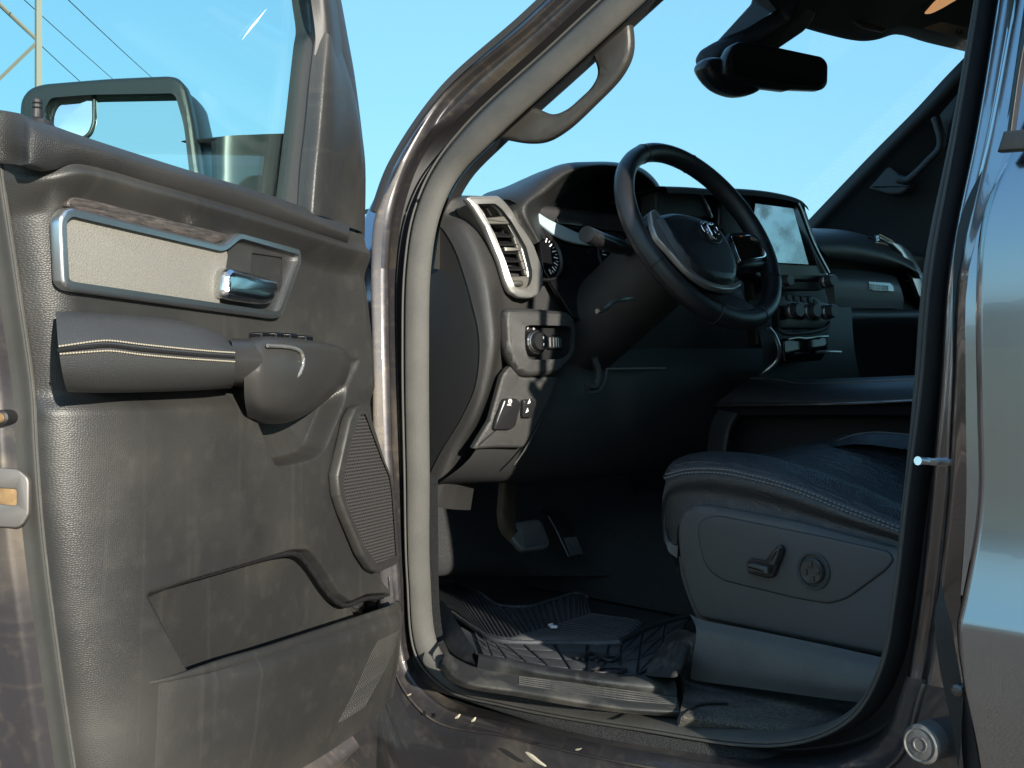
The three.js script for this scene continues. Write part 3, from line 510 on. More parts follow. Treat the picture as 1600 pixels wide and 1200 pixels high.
  mesh(door, 'handle_bowl', [plate(bowl, { holes: [slot], d: .010, b: .002, z: -.004 }), plate(grow(slot, .012), { d: .004, b: .001, z: -.036 }),
    sweep([...slot.filter((_, i) => i % 2 === 0).map(p => [p[0], p[1], -.018]), [slot[0][0], slot[0][1], -.018]], [[-.001, -.018], [.001, -.018], [.001, .02], [-.001, .02]], [0, 0, 1], { crease: .4 })], M.trimSmooth);
  const hp = rounded([[-0.4678,1.1325],[-0.465,1.1627],[-0.4541,1.1717],[-0.4115,1.1698],[-0.3452,1.1652],[-0.3392,1.1497],[-0.355,1.1318],[-0.3819,1.1285],[-0.4366,1.1295]], .010, 7);
  mesh(door, 'pull_lever', plate(hp, { d: .030, b: .012, bt: .011, bs: 7, z: .002 }), M.leverChrome ?? (M.leverChrome = mat({ roughness: .2, metalness: 1 }, [.72, .73, .74])), 'chrome inside door handle');

  // armrest pad with its stitched seam
  const ax0 = [[-0.7819,1.0921,0.05],[-0.6839,1.095,0.05],[-0.5972,1.0953,0.05],[-0.5345,1.0892,0.05],[-0.4958,1.0733,0.05],[-0.4797,1.0526,0.05]];
  const rail = (pts) => pts;
  const A0 = [[-0.7426,1.098,0.012],[-0.6836,1.0994,0.014],[-0.6099,1.0999,0.014],[-0.5277,1.0974,0.014],[-0.4697,1.0888,0.014],[-0.427,1.0762,0.012]];
  const A1 = [[-0.7885,1.085,0.058],[-0.7366,1.0863,0.062],[-0.6692,1.0855,0.064],[-0.5916,1.0825,0.064],[-0.5368,1.0755,0.064],[-0.4937,1.0659,0.062]];
  const A2 = [[-0.8129,1.0579,0.084],[-0.7653,1.062,0.088],[-0.7001,1.0614,0.09],[-0.6248,1.0601,0.09],[-0.5704,1.0587,0.089],[-0.5258,1.0553,0.086]];
  const A3 = [[-0.8066,1.0359,0.082],[-0.7613,1.0371,0.086],[-0.6957,1.0373,0.088],[-0.6223,1.0376,0.088],[-0.5677,1.0375,0.087],[-0.5244,1.0388,0.085]];
  const A4 = [[-0.7753,1.0161,0.058],[-0.7328,1.0146,0.062],[-0.6627,1.0143,0.062],[-0.5891,1.0155,0.062],[-0.5404,1.0169,0.062],[-0.4923,1.02,0.06]];
  const A5 = [[-0.7222,1.011,0.012],[-0.6776,1.0099,0.014],[-0.6033,1.0102,0.014],[-0.5302,1.0112,0.014],[-0.4816,1.0126,0.014],[-0.4354,1.0141,0.014]];
  const arm = loft([A0, A1, A2, A3, A4, A5], { along: 8, across: 6 });
  mesh(door, 'armrest_pad', arm, M.leatherArm ?? (M.leatherArm = mat({ roughness: .45, bumpMap: T.grain, bumpScale: .0005 }, [.048, .049, .050])), 'padded black armrest with a stitched seam');
  for (const k of [0, 5]) { const ring = [A0, A1, A2, A3, A4, A5].map(r => r[k]); mesh(door, 'armrest_end', loft([ring, ring.map(() => ring.reduce((s, p) => [s[0] + p[0] / 6, s[1] + p[1] / 6, s[2] + p[2] / 6], [0, 0, 0]))], { along: 4, across: 3 }), M.leatherArm); }
  const capEnd = [A0, A1, A2, A3, A4, A5].map(r => r[r.length - 1]), capC = [[-0.4684,1.0406,0.03]];
  const seam = (pts, mm, r) => tube(pts, r, 6, 8);
  const s1 = [[-0.8157,1.0571,0.0875],[-0.7681,1.0638,0.0905],[-0.7503,1.0651,0.0912],[-0.7016,1.0627,0.093],[-0.6287,1.06,0.093],[-0.5741,1.0586,0.0918],[-0.5297,1.0583,0.0888]], s2 = [[-0.814,1.0496,0.0875],[-0.7686,1.0533,0.091],[-0.7488,1.0545,0.0915],[-0.7016,1.0517,0.093],[-0.6287,1.0491,0.093],[-0.5733,1.048,0.0912],[-0.5288,1.0473,0.0882]];
  const dashes = (pts, r, n, m, name) => { const e = even(pts, n * 3), gs = []; for (let k = 0; k < n; k++) gs.push(sweep([e[k * 3], e[k * 3 + 1], e[k * 3 + 2]], oval(r, r, 5), [0, .3, 1], { crease: 0 })); return mesh(door, name, gs, m); };
  dashes(s1, .0009, 74, M.stitch, 'stitching'); dashes(s2, .0009, 74, M.stitch, 'stitching');
  mesh(door, 'armrest_seam', tube(s1.map((p, i) => [(p[0] + s2[i][0]) / 2, (p[1] + s2[i][1]) / 2, (p[2] + s2[i][2]) / 2 - .0012]), .0022, 6, 8), M.black);
  // grip section and the pod with the window switches
  const G0 = [[-0.4603,1.0798,0.03],[-0.4005,1.0803,0.03],[-0.3423,1.0807,0.032],[-0.2902,1.0798,0.03]];
  const G1 = [[-0.4935,1.0732,0.058],[-0.4526,1.0737,0.066],[-0.3998,1.0738,0.07],[-0.3467,1.0721,0.066]];
  const G2 = [[-0.5062,1.0503,0.07],[-0.4699,1.0485,0.078],[-0.418,1.0469,0.082],[-0.3624,1.0444,0.078]];
  const G3 = [[-0.4935,1.0265,0.058],[-0.4497,1.0217,0.064],[-0.3984,1.0191,0.064],[-0.3471,1.0218,0.058]];
  const G4 = [[-0.463,1.0183,0.03],[-0.4034,1.014,0.032],[-0.358,1.0129,0.032],[-0.315,1.0173,0.03]];
  mesh(door, 'pull_grip', loft([G0, G1, G2, G3, G4], { along: 8, across: 6 }), M.cup);
  const K0 = [[-0.4075,1.0779,0],[-0.3716,1.0835,0.01],[-0.312,1.0839,0.012],[-0.2088,1.0819,0.012],[-0.1339,1.0754,0.008],[-0.0961,1.0653,0]];
  const K1 = [[-0.4688,1.0709,0.05],[-0.4513,1.0745,0.07],[-0.4044,1.0752,0.078],[-0.3098,1.0731,0.074],[-0.221,1.0685,0.058],[-0.15,1.0598,0.03]];
  const K2 = [[-0.4804,1.0444,0.066],[-0.4588,1.0364,0.08],[-0.4121,1.0326,0.088],[-0.3229,1.0396,0.082],[-0.2368,1.0464,0.064],[-0.1535,1.0478,0.032]];
  const K3 = [[-0.4635,1.0035,0.056],[-0.447,0.9935,0.07],[-0.3968,0.991,0.078],[-0.3234,1.0003,0.072],[-0.2451,1.0162,0.056],[-0.1559,1.0339,0.03]];
  const K4 = [[-0.4295,0.9794,0.036],[-0.4061,0.9729,0.044],[-0.357,0.9716,0.05],[-0.2918,0.9824,0.046],[-0.2263,0.999,0.036],[-0.1465,1.024,0.02]];
  const K5 = [[-0.361,0.9701,-0.01],[-0.3298,0.9638,-0.006],[-0.2778,0.963,-0.004],[-0.2191,0.9746,-0.004],[-0.1677,0.9922,-0.004],[-0.1094,1.02,-0.004]];
  mesh(door, 'switch_pod', loft([K0, K1, K2, K3, K4, K5], { along: 8, across: 7 }), M.cup, 'smooth dark pod with the window switches');
  // highlight bead between grip and pod
  mesh(door, 'pod_bead', tube([[-0.4525,1.0694,0.0835],[-0.4022,1.0684,0.0865],[-0.3797,1.063,0.087],[-0.3749,1.0528,0.088],[-0.3813,1.0372,0.088],[-0.3937,1.0251,0.084],[-0.4135,1.0183,0.079]], .0026, 8, 8), M.satin);
  for (const [c, w] of [[[402, 531], .022], [[425, 531], .022], [[447, 532], .018], [[470, 535], .018]]) { }
  const sw = [[-0.4149,1.0796,0.045],[-0.388,1.0805,0.05],[-0.3569,1.0807,0.052],[-0.3181,1.0794,0.052]];
  for (const p of sw) mesh(door, 'window_switch', boxGeo(.020, .010, .022, p[0], p[1] + .004, p[2], .003), M.gloss);

  // speaker grille: rim, perforated sheet and the dark cone box behind
  const gr = rounded([[-0.1308,0.9843],[-0.1097,0.9876],[-0.0937,0.9842],[-0.0868,0.9767],[-0.0336,0.8935],[-0.0103,0.8657],[-0.0001,0.839],[0.0136,0.7402],[0.0192,0.7225],[0.0068,0.7159],[-0.0596,0.7114],[-0.0787,0.7199],[-0.1097,0.7479],[-0.163,0.8179],[-0.1824,0.8494],[-0.188,0.8793],[-0.1688,0.9222],[-0.1485,0.9661]], .006);
  const gi = rounded([[-0.1206,0.975],[-0.0998,0.9764],[-0.0402,0.8965],[-0.0163,0.8681],[-0.0069,0.839],[0.0068,0.7412],[0.0095,0.7278],[-0.0647,0.7228],[-0.1084,0.76],[-0.1619,0.8297],[-0.1745,0.8605],[-0.1676,0.8896],[-0.1473,0.9361]], .005);
  mesh(door, 'speaker_rim', plate(gr, { holes: [gi], d: .018, b: .004, z: .012 }), M.trimSmooth);
  mesh(door, 'speaker_backing', plate(grow(gi, .003), { d: .003, b: .0005, z: .0195 }), M.black);
  mesh(door, 'speaker_grille', plate(gi, { d: .0012, b: 0, z: .0250 }), M.grille, 'grey perforated speaker grille');
  // overhang shade along the pocket edge, put in as a black tube
  mesh(door, 'pocket_shade_line', tube([[-0.6161,0.7726,0.008],[-0.4816,0.7746,0.008],[-0.2998,0.7751,0.004],[-0.2614,0.7697,0.004],[-0.2286,0.7506,0.002],[-0.1625,0.691,0.002],[-0.1197,0.6682,0.002],[-0.0544,0.6666,0],[0.0115,0.6592,0]], .0042, 6, 8), M.black);
  // small moulded roundel in the pocket
  { const c = [[-0.2057,0.7377]][0]; mesh(door, 'pocket_emblem', [plate(discPts(c[0], c[1], .0085, 24, .0145), { holes: [discPts(c[0], c[1], .0075, 24, .0132)], d: .0012, b: .0003, z: -.0448 }),
    plate(rounded([[c[0] - .0045, c[1] + .008], [c[0] - .002, c[1] + .008], [c[0] - .0018, c[1]], [c[0] - .001, c[1] - .005], [c[0] - .004, c[1] - .002]], .0006), { d: .0012, b: .0003, z: -.0448 }), plate(rounded([[c[0] + .0045, c[1] + .008], [c[0] + .002, c[1] + .008], [c[0] + .0018, c[1]], [c[0] + .001, c[1] - .005], [c[0] + .004, c[1] - .002]], .0006), { d: .0012, b: .0003, z: -.0448 })], M.trimSoft); }

  // sail panel and upper frame in front of the glass
  const q0 = [[-0.2551,1.9097,-0.03],[-0.1814,1.6738,-0.03],[-0.1704,1.6179,-0.03],[-0.1753,1.5694,-0.02],[-0.1937,1.5396,-0.012],[-0.2171,1.4168,-0.012],[-0.2434,1.289,-0.012]];
  const q1 = [[-0.2753,1.8985,-0.01],[-0.2023,1.6637,-0.01],[-0.1914,1.6087,-0.01],[-0.1882,1.5598,-0.004],[-0.1984,1.532,0],[-0.2219,1.4099,0],[-0.243,1.2817,0]];
  mesh(door, 'glass_run', loft([q0.map(p => [p[0] - .004, p[1], p[2] - .03]), q0, q1], { along: 6, across: 3 }), M.rubber);
  const f0 = [[-0.2877,1.893,-0.004],[-0.2191,1.657,-0.004],[-0.2083,1.6025,-0.004],[-0.2053,1.5464,0.002],[-0.2073,1.5188,0.001]], f1 = [[-0.2856,1.8955,0.012],[-0.2088,1.6584,0.012],[-0.1974,1.6037,0.014],[-0.1895,1.5552,0.016],[-0.193,1.5209,0.017]], f2 = [[-0.25,1.9205,0],[-0.1668,1.6748,0],[-0.1477,1.6213,0],[-0.1321,1.5657,0],[-0.1174,1.5377,-0.004]], f3 = [[-0.1923,1.9576,-0.03],[-0.1053,1.7005,-0.03],[-0.0813,1.6463,-0.03],[-0.0504,1.5861,-0.03],[-0.0399,1.5529,-0.03]];
  mesh(door, 'window_frame', loft([f0, f1, f2, f3], { along: 6, across: 4 }), M.trimSmooth);
  const o0 = [[-0.1738,1.6731,-0.006],[-0.1549,1.6198,-0.006],[-0.1395,1.5662,-0.006],[-0.1146,1.5205,-0.008],[-0.0855,1.4766,-0.012],[-0.0635,1.4294,-0.014],[-0.0495,1.3796,-0.016],[-0.0537,1.2606,-0.016]], o1 = [[-0.1167,1.6954,-0.022],[-0.0928,1.6416,-0.022],[-0.0704,1.5859,-0.022],[-0.0482,1.5394,-0.024],[-0.0298,1.4909,-0.026],[-0.0134,1.441,-0.028],[0.0011,1.3898,-0.03],[-0.0011,1.2677,-0.03]];
  mesh(door, 'frame_edge', loft([o0, midRail(o0, o1, .5, 0).map(p => [p[0], p[1], p[2] + .006]), o1, o1.map(p => [p[0] - .004, p[1], p[2] - .05])], { along: 5, across: 4 }), M.trimSmooth);
  const p0 = [[-0.197,1.5668,-0.002],[-0.2043,1.5306,-0.002],[-0.2151,1.4793,-0.002],[-0.2258,1.4141,-0.002],[-0.2399,1.3443,-0.002],[-0.2503,1.2665,-0.002]], p1 = [[-0.1928,1.552,0.018],[-0.1999,1.5245,0.02],[-0.2105,1.478,0.022],[-0.2229,1.4124,0.024],[-0.2387,1.3424,0.026],[-0.2494,1.2689,0.026]],
    p2 = [[-0.1668,1.5588,0.008],[-0.1461,1.5309,0.006],[-0.1251,1.4963,0.004],[-0.1171,1.4372,0.004],[-0.1171,1.3558,0.004],[-0.1231,1.2716,0.004]], p3 = [[-0.1189,1.5733,-0.016],[-0.0854,1.5395,-0.018],[-0.0572,1.5029,-0.02],[-0.0326,1.4611,-0.022],[-0.0139,1.392,-0.024],[-0.0183,1.2718,-0.024]];
  mesh(door, 'sail_panel', loft([p0, p1, p2, p3, p3.map(p => [p[0] + .002, p[1], p[2] - .05])], { along: 8, across: 5 }), M.trim, 'triangular corner trim beside the door glass');
  mesh(door, 'frame_seal', tube([[-0.102,1.7019,-0.032],[-0.0799,1.647,-0.032],[-0.0608,1.5895,-0.03],[-0.0377,1.5214,-0.03],[-0.0207,1.4611,-0.03],[-0.0076,1.3936,-0.03],[-0.0055,1.3127,-0.03],[-0.0142,1.2359,-0.03]], .004, 8, 6), M.rubber);
  // glass
  mesh(door, 'door_glass', plate([[-0.8166,1.6691],[-0.2574,1.9074],[-0.1981,1.6671],[-0.1873,1.6118],[-0.1763,1.5557],[-0.1981,1.422],[-0.23,1.2802],[-0.4661,1.2841],[-0.7109,1.2878],[-0.8166,1.2862]], { d: .004, b: .0, z: -.026 }), M.glass, 'raised door window glass');
  const hd = [...[[-0.2312,1.9324,-0.012],[-0.2756,1.9213,-0.012],[-0.4816,1.8327,-0.012],[-0.6851,1.7382,-0.012],[-0.8181,1.6756,-0.012],[-0.8323,1.659,-0.012],[-0.8354,1.5959,-0.012],[-0.8354,1.4039,-0.012],[-0.8354,1.2663,-0.012]]];
  mesh(door, 'window_frame', sweep(hd, [[-.016, -.02], [.016, -.02], [.02, .012], [.006, .02], [-.016, .016]], [0, 0, 1], { crease: .5 }), M.trimSmooth);
  // scratches and smears of dried dirt on the glass
  const smear = (a, b, w) => { const dx = b[0] - a[0], dy = b[1] - a[1], l = Math.hypot(dx, dy), nx = -dy / l * w, ny = dx / l * w; return plate([[a[0], a[1]], [lerp(a[0], b[0], .4) + nx, lerp(a[1], b[1], .4) + ny], [b[0], b[1]], [lerp(a[0], b[0], .6) - nx * .6, lerp(a[1], b[1], .6) - ny * .6]], { d: .0004, b: 0, z: -.0218 }); };
  const sc = [[-0.3591,1.5013],[-0.3,1.5627],[-0.3347,1.5374],[-0.3128,1.5513],[-0.2605,1.4632],[-0.2771,1.4685]];
  mesh(door, 'glass_smear', [smear(sc[0], sc[1], .0022)], M.smear);

  // metal edge of the door behind the trim, seal strip and latch
  const L0 = [[-0.7868,1.3217,-0.035],[-0.7717,1.2304,-0.035],[-0.7509,1.1234,-0.035],[-0.7303,1.0116,-0.035],[-0.7257,0.9497,-0.035],[-0.7165,0.8572,-0.035],[-0.6939,0.7177,-0.035],[-0.6685,0.58,-0.035],[-0.6503,0.4851,-0.035]];
  const L1 = L0.map(p => [p[0] - .003, p[1], p[2] - .008]), L2 = L0.map(p => [p[0] - .007, p[1], p[2] - .018]), L3 = L0.map(p => [p[0] - .010, p[1], p[2] - .15]);
  mesh(door, 'edge_seal', loft([L0.map(p => [p[0] + .004, p[1], p[2] + .002]), L0.map(p => [p[0] - .0015, p[1], p[2] + .003]), L1, L2], { along: 6, across: 3 }), M.sealDark ?? (M.sealDark = mat({ map: T.seal, roughness: .6 }, [.55, .57, .58])));
  mesh(door, 'shut_face', loft([L2, L2.map((p, i) => [p[0] - .016, p[1], p[2] - .01]), L3], { along: 6, across: 4 }), M.jamb);
  mesh(door, 'edge_bead', tube(L0.map(p => [p[0] + .001, p[1], p[2] + .004]), .0022, 6, 6), M.seal);
  { const c = [[-0.7421,0.9837,-0.055]][0]; mesh(door, 'door_bumper', lathe([[0, .018], [.006, .018], [.0085, .016], [.0085, -.02]], [c, [0, 0, 1], [0, 1, 0], [-.94, 0, .34]].map((q, i) => i === 0 ? q : i === 1 ? [.34, 0, .94] : q), 0, 0, 18), M.black);
    mesh(door, 'bumper_screw', lathe([[0, .0205], [.004, .0205], [.0055, .0185], [.0055, .016]], [c, [.34, 0, .94], [0, 1, 0], [-.94, 0, .34]], 0, 0, 14), M.rust); }
  { const fr = [[[-0.7408,0.8975,-0.06]][0], [.34, 0, .94], [0, 1, 0], [-.94, 0, .34]];
    mesh(door, 'door_latch', [plate(rounded([[-.035, -.032], [.02, -.034], [.03, -.02], [.03, .02], [.018, .03], [-.035, .034]], .006), { d: .008, b: .002, frame: fr, holes: [rounded([[-.02, -.006], [.016, -.01], [.016, .008], [-.02, .01]], .003)] })], M.latchSteel ?? (M.latchSteel = mat({ roughness: .55, metalness: .7 }, [.16, .15, .14])));
    mesh(door, 'latch_claw', [plate(rounded([[-.02, -.02], [.008, -.024], [.020, -.012], [.018, .016], [.0, .022], [-.02, .012]], .005), { d: .012, b: .002, z: -.006, frame: fr })], M.rust, 'rusty door latch'); }
  // outer skin of the door and the bottom flange
  mesh(door, 'outer_skin', loft([[[-.86, .42, -.19], [-.5, .40, -.2], [-.1, .42, -.19], [.0, .45, -.12]], [[-.88, .75, -.22], [-.5, .75, -.23], [-.08, .75, -.22], [.03, .78, -.12]], [[-.89, 1.0, -.215], [-.5, 1.0, -.22], [-.08, 1.0, -.21], [.03, 1.02, -.12]], [[-.87, 1.235, -.15], [-.5, 1.225, -.15], [-.2, 1.22, -.14], [.0, 1.2, -.09]]], { along: 6, across: 5 }), M.paint);
  mesh(door, 'bottom_flange', loft([[[-0.6872,0.4958,-0.01],[-0.4842,0.4684,-0.01],[-0.2786,0.4516,-0.01],[-0.1348,0.4538,-0.01],[-0.0849,0.4576,-0.01]], [[-0.6773,0.4703,-0.01],[-0.4578,0.4322,-0.01],[-0.2533,0.4226,-0.01],[-0.1151,0.4275,-0.01],[-0.0705,0.4325,-0.01]].map(p => [p[0], p[1], p[2] + .01]), [[-0.6233,0.4252,-0.06],[-0.3918,0.3914,-0.06],[-0.1488,0.3759,-0.06],[-0.02,0.3855,-0.06],[0.0254,0.3936,-0.06]], [[-0.5259,0.37,-0.15],[-0.273,0.3311,-0.15],[-0.0074,0.3106,-0.15],[0.1334,0.316,-0.15],[0.183,0.3246,-0.15]]], { along: 5, across: 3 }), M.flange);
  // lettering moulded along the foot of the panel is too small to read: a row of raised marks
  const dot = even([[-0.2639,0.4809,0.022],[-0.2251,0.4786,0.022],[-0.1693,0.4816,0.022],[-0.1376,0.4887,0.024]], 15); mesh(door, 'moulded_marks', dot.map((p, k) => boxGeo(.004 + .003 * ((k * 7) % 3) / 2, .003, .002, p[0], p[1], p[2] + .006, .0006)), M.stitchGrey);
}
{ // outside mirror on the door, seen through the glass
  const W2D = new THREE.Matrix4(); door.updateMatrix(); W2D.copy(door.matrix).invert();
  const fr = [[-0.3945,1.3872,-0.0947],[0.7361,0,0.6769],[0.0407,0.9982,-0.0442],[-0.6757,0.0601,0.7347]], put = g => { g.applyMatrix4(frameMatrix(fr)); g.applyMatrix4(W2D); return g; };
  const rimO = rounded([[-0.1501,0.0324],[-0.1487,0.0562],[-0.137,0.0725],[-0.117,0.0793],[-0.0163,0.0875],[0.071,0.091],[0.0845,0.0886],[0.0975,0.0753],[0.1098,0.0249],[0.1223,-0.063],[0.1299,-0.1169],[-0.1387,-0.1165]], .03, 6);
  const rimI = rounded([[-0.1198,0.0323],[-0.1162,0.0493],[-0.1059,0.0646],[-0.0495,0.0692],[0.0798,0.0712],[0.09,0.064],[0.1042,0.0182],[0.1147,-0.063],[0.1198,-0.1068],[-0.1122,-0.1064]], .02, 6);
  mesh(door, 'mirror_housing', [put(plate(rimO, { holes: [rimI], d: .03, b: .008, bs: 4, z: -.018 })), put(plate(grow(rimO, -.002), { d: .14, b: .03, bt: .06, bs: 6, z: -.155 }))], M.mirrorShell ?? (M.mirrorShell = mat({ roughness: .4 }, [.018, .021, .022])), 'black tow mirror housing seen through the door glass');
  const split = [[-0.0435,0.0712],[-0.0418,0.0253],[-0.0464,0.01],[-0.0596,0.0009],[-0.1215,-0.0084]];
  mesh(door, 'mirror_glass', put(plate(grow(rimI, .002), { d: .004, b: .0, z: -.010 })), M.mirror);
  const spot = rounded([[-0.1193,0.0391],[-0.1146,0.052],[-0.1045,0.0646],[-0.0478,0.0689],[-0.0447,0.0661],[-0.0434,0.0236],[-0.0497,0.0067],[-0.0613,-0.0011],[-0.1188,-0.0084]], .012, 5);
  // convex spotter: domed sheet
  const cx = spot.reduce((s, p) => s + p[0], 0) / spot.length, cy = spot.reduce((s, p) => s + p[1], 0) / spot.length, rails = [];
  for (let k = 0; k <= 6; k++) { const f = 1 - k / 6; rails.push([...spot, spot[0]].map(p => [cx + (p[0] - cx) * f, cy + (p[1] - cy) * f, -.0035 + .0035 * (1 - f * f)])); }
  mesh(door, 'spotter_mirror', put(loft(rails, { along: 1, across: 1, sharp: true })), M.spotter ?? (M.spotter = mat({ roughness: .02, metalness: 1 }, [.95, .96, .97])));
  mesh(door, 'spotter_border', put(sweep([...spot, spot[0]].map(p => [p[0], p[1], -.004]), oval(.003, .003, 6), [0, 0, 1], { crease: 0 })), M.mirrorShell);
  // arm between housing and door
  const a0 = [[-0.2974,1.3784,-0.12],[-0.3014,1.3836,-0.1],[-0.256,1.3942,-0.07],[-0.1791,1.4105,-0.05]], a1 = [[-0.2944,1.2765,-0.12],[-0.3014,1.2743,-0.1],[-0.256,1.2695,-0.07],[-0.1718,1.275,-0.05]];
  mesh(door, 'mirror_arm', loft([a0.map(p => [p[0], p[1] - .02, p[2] - .14]), a0.map(p => [p[0], p[1], p[2] - .08]), a0, a1], { along: 5, across: 4, sharp: true, crease: .5 }), M.mirrorShell);
  mesh(door, 'mirror_arm_seam', tube([[-0.2812,1.3153,-0.1],[-0.2487,1.3238,-0.075],[-0.201,1.3352,-0.052]], .002, 6, 4), M.black);
}


// ---------------------------------------------------------------- dashboard, steering wheel, pedals
const dash = group(truck, 'dashboard');
const font = await new FontLoader().loadAsync('fonts/droid/droid_sans_bold.typeface.json');
function text3(str, size, frame, x, y, z, depth = .0006) { const g = new TextGeometry(str, { font, size, depth, curveSegments: 2, bevelEnabled: false }); g.computeBoundingBox(); const b = g.boundingBox; g.translate(x - (b.max.x + b.min.x) / 2, y - (b.max.y + b.min.y) / 2, z); if (frame) g.applyMatrix4(frameMatrix(frame)); return g; }
{
  // end cap and the rounded end that turns to the driver
  mesh(dash, 'end_cap', plate([[-0.0693,1.3157],[-0.0395,1.2976],[-0.0032,1.2554],[0.0217,1.2083],[0.0426,1.159],[0.0615,1.0973],[0.0529,1.02],[0.0146,0.9616],[-0.0432,0.8994],[-0.0768,0.8619],[-0.1586,0.8284],[-0.1586,1.3433],[-0.0844,1.3278]], { d: .01, b: .002, z: -.182, frame: [[0,0,0],[0,0,1],[0,1,0],[-1,0,0]] }), M.capBlack ?? (M.capBlack = mat({ roughness: .5, bumpMap: T.grainFine, bumpScale: .0003 }, [.012, .012, .012])), 'black dashboard end cap');
  const R0 = [[0.17,1.3273,-0.0818],[0.17,1.3152,-0.0667],[0.17,1.2971,-0.037],[0.17,1.255,-0.0007],[0.17,1.208,0.0241],[0.17,1.1588,0.045],[0.17,1.0972,0.0638],[0.17,1.02,0.0553],[0.17,0.9616,0.017],[0.17,0.8996,-0.0407],[0.17,0.8575,-0.0742],[0.17,0.796,-0.1164]];
  const R1 = [[0.176,1.335,-0.082],[0.176,1.3245,-0.0612],[0.176,1.3032,-0.0244],[0.176,1.2557,0.0221],[0.176,1.2064,0.0516],[0.176,1.1579,0.067],[0.176,1.088,0.0822],[0.176,1.02,0.067],[0.176,0.9642,0.0378],[0.176,0.9062,-0.0153],[0.176,0.8587,-0.0482],[0.176,0.7977,-0.0896]];
  const R1b = [[0.186,1.341,-0.0646],[0.186,1.3268,-0.0423],[0.186,1.3045,-0.006],[0.186,1.2576,0.0346],[0.186,1.2087,0.0604],[0.186,1.1602,0.074],[0.186,1.0903,0.0857],[0.186,1.02,0.0689],[0.186,0.9641,0.0398],[0.186,0.906,-0.0096],[0.186,0.8574,-0.0423],[0.186,0.7955,-0.0796]];
  const R2 = [[0.222,1.3533,-0.0572],[0.222,1.3432,-0.0315],[0.222,1.3195,-0.0063],[0.222,1.2682,0.0254],[0.222,1.2177,0.0462],[0.222,1.1663,0.0565],[0.222,1.0931,0.0599],[0.222,1.0177,0.0376],[0.222,0.9627,0.0097],[0.222,0.9039,-0.0279],[0.222,0.8546,-0.0554],[0.222,0.7887,-0.0872]];
  const R3 = [[0.243,1.3545,-0.068],[0.243,1.3444,-0.0421],[0.243,1.3204,-0.0168],[0.243,1.2709,0.0152],[0.243,1.2199,0.036],[0.243,1.1679,0.0464],[0.243,1.0938,0.0515],[0.243,1.0177,0.0291],[0.243,0.9621,-0.0007],[0.243,0.9026,-0.0385],[0.243,0.8529,-0.0661],[0.243,0.7853,-0.0943]];
  const R4 = [[0.315,1.3622,-0.0676],[0.315,1.3435,-0.0311],[0.315,1.3236,-0.0132],[0.315,1.2771,0.0132],[0.315,1.2255,0.0254],[0.315,1.1722,0.0323],[0.315,1.0968,0.008],[0.315,1.0176,-0.0132],[0.315,0.9598,-0.0456],[0.315,0.8979,-0.0862],[0.315,0.8461,-0.1146],[0.315,0.7754,-0.1338]];
  const up0 = [[0.17,1.3445,-0.0894],[0.176,1.355,-0.0744],[0.186,1.3582,-0.0534],[0.222,1.3628,-0.0535],[0.243,1.3656,-0.0568],[0.315,1.3713,-0.0529]];
  [R0, R1, R1b, R2, R3, R4].forEach((r, i) => (r.shift(), r).unshift(add3(up0[i], [0, .006, -.25]), add3(up0[i], [0, .006, -.06]), up0[i]));
  mesh(dash, 'dash_end', loft([R0, R1, R1b, R2, R3, R4], { along: 6, across: 5 }), M.dashSide, 'rounded grey end of the dashboard, sunlit');
  // top corner over the vent

  const c0 = [[0.165,1.3339,-0.0829],[0.165,1.347,-0.0753],[0.165,1.3551,-0.0566],[0.165,1.3549,-0.027]], c1 = [[0.2,1.3417,-0.0785],[0.2,1.3526,-0.071],[0.2,1.3589,-0.0561],[0.2,1.3586,-0.0303]], c2 = [[0.26,1.3527,-0.0773],[0.26,1.3611,-0.068],[0.26,1.3655,-0.055],[0.26,1.3656,-0.0367]], c3 = [[0.33,1.347,-0.048],[0.33,1.3611,-0.0443],[0.33,1.3689,-0.0389],[0.33,1.3702,-0.0299]];
  // top pad across the car
  const row = (z, y, dx) => [.30, .40, .5, .75, 1.0, 1.3, 1.6, 1.86].map((x, i) => [x, y + .012 * x, z]);
  mesh(dash, 'dash_top', loft([row(.0, 1.29), row(.015, 1.315), row(.02, 1.345), row(-.03, 1.358), row(-.2, 1.36), row(-.55, 1.345)], { along: 3, across: 4 }), M.dashTop, 'black dashboard top pad');
  // mid face behind column and centre, lower bolster
  mesh(dash, 'knee_panel', loft([[[0.2761,1.0663,0.03],[0.4403,1.0688,0.03],[0.6233,1.0909,0.03],[0.8285,1.0953,0.03],[1.1104,1.1012,0.03]], [[0.2202,0.9749,0.05],[0.3863,0.9843,0.05],[0.6007,1.02,0.05],[0.8032,1.0403,0.05],[1.0813,1.0491,0.05]], [[0.1782,0.8912,0.03],[0.356,0.8953,0.03],[0.5476,0.9065,0.03],[0.7855,0.9524,0.03],[1.0853,0.9907,0.03]], [[0.1536,0.848,-0.02],[0.3702,0.8403,-0.02],[0.6017,0.8376,-0.02],[0.8475,0.8524,-0.02],[1.1572,0.8836,-0.02]], [[0.2805,0.839,-0.18],[0.5193,0.8298,-0.18],[0.7746,0.826,-0.18],[1.0457,0.8428,-0.18],[1.3873,0.8696,-0.18]]], { along: 5, across: 4 }), M.dash);
  mesh(dash, 'knee_panel_seam', tube([[0.498,1.0492,0.055],[0.6729,1.0525,0.055]], .0018, 6, 4), M.stitchGrey);
  mesh(dash, 'knee_panel_edge', tube([[0.358,1.0332,0.062],[0.3417,0.9966,0.062],[0.3095,0.9448,0.062],[0.2781,0.9027,0.062],[0.2511,0.8754,0.062]], .0016, 6, 6), M.dashSide);
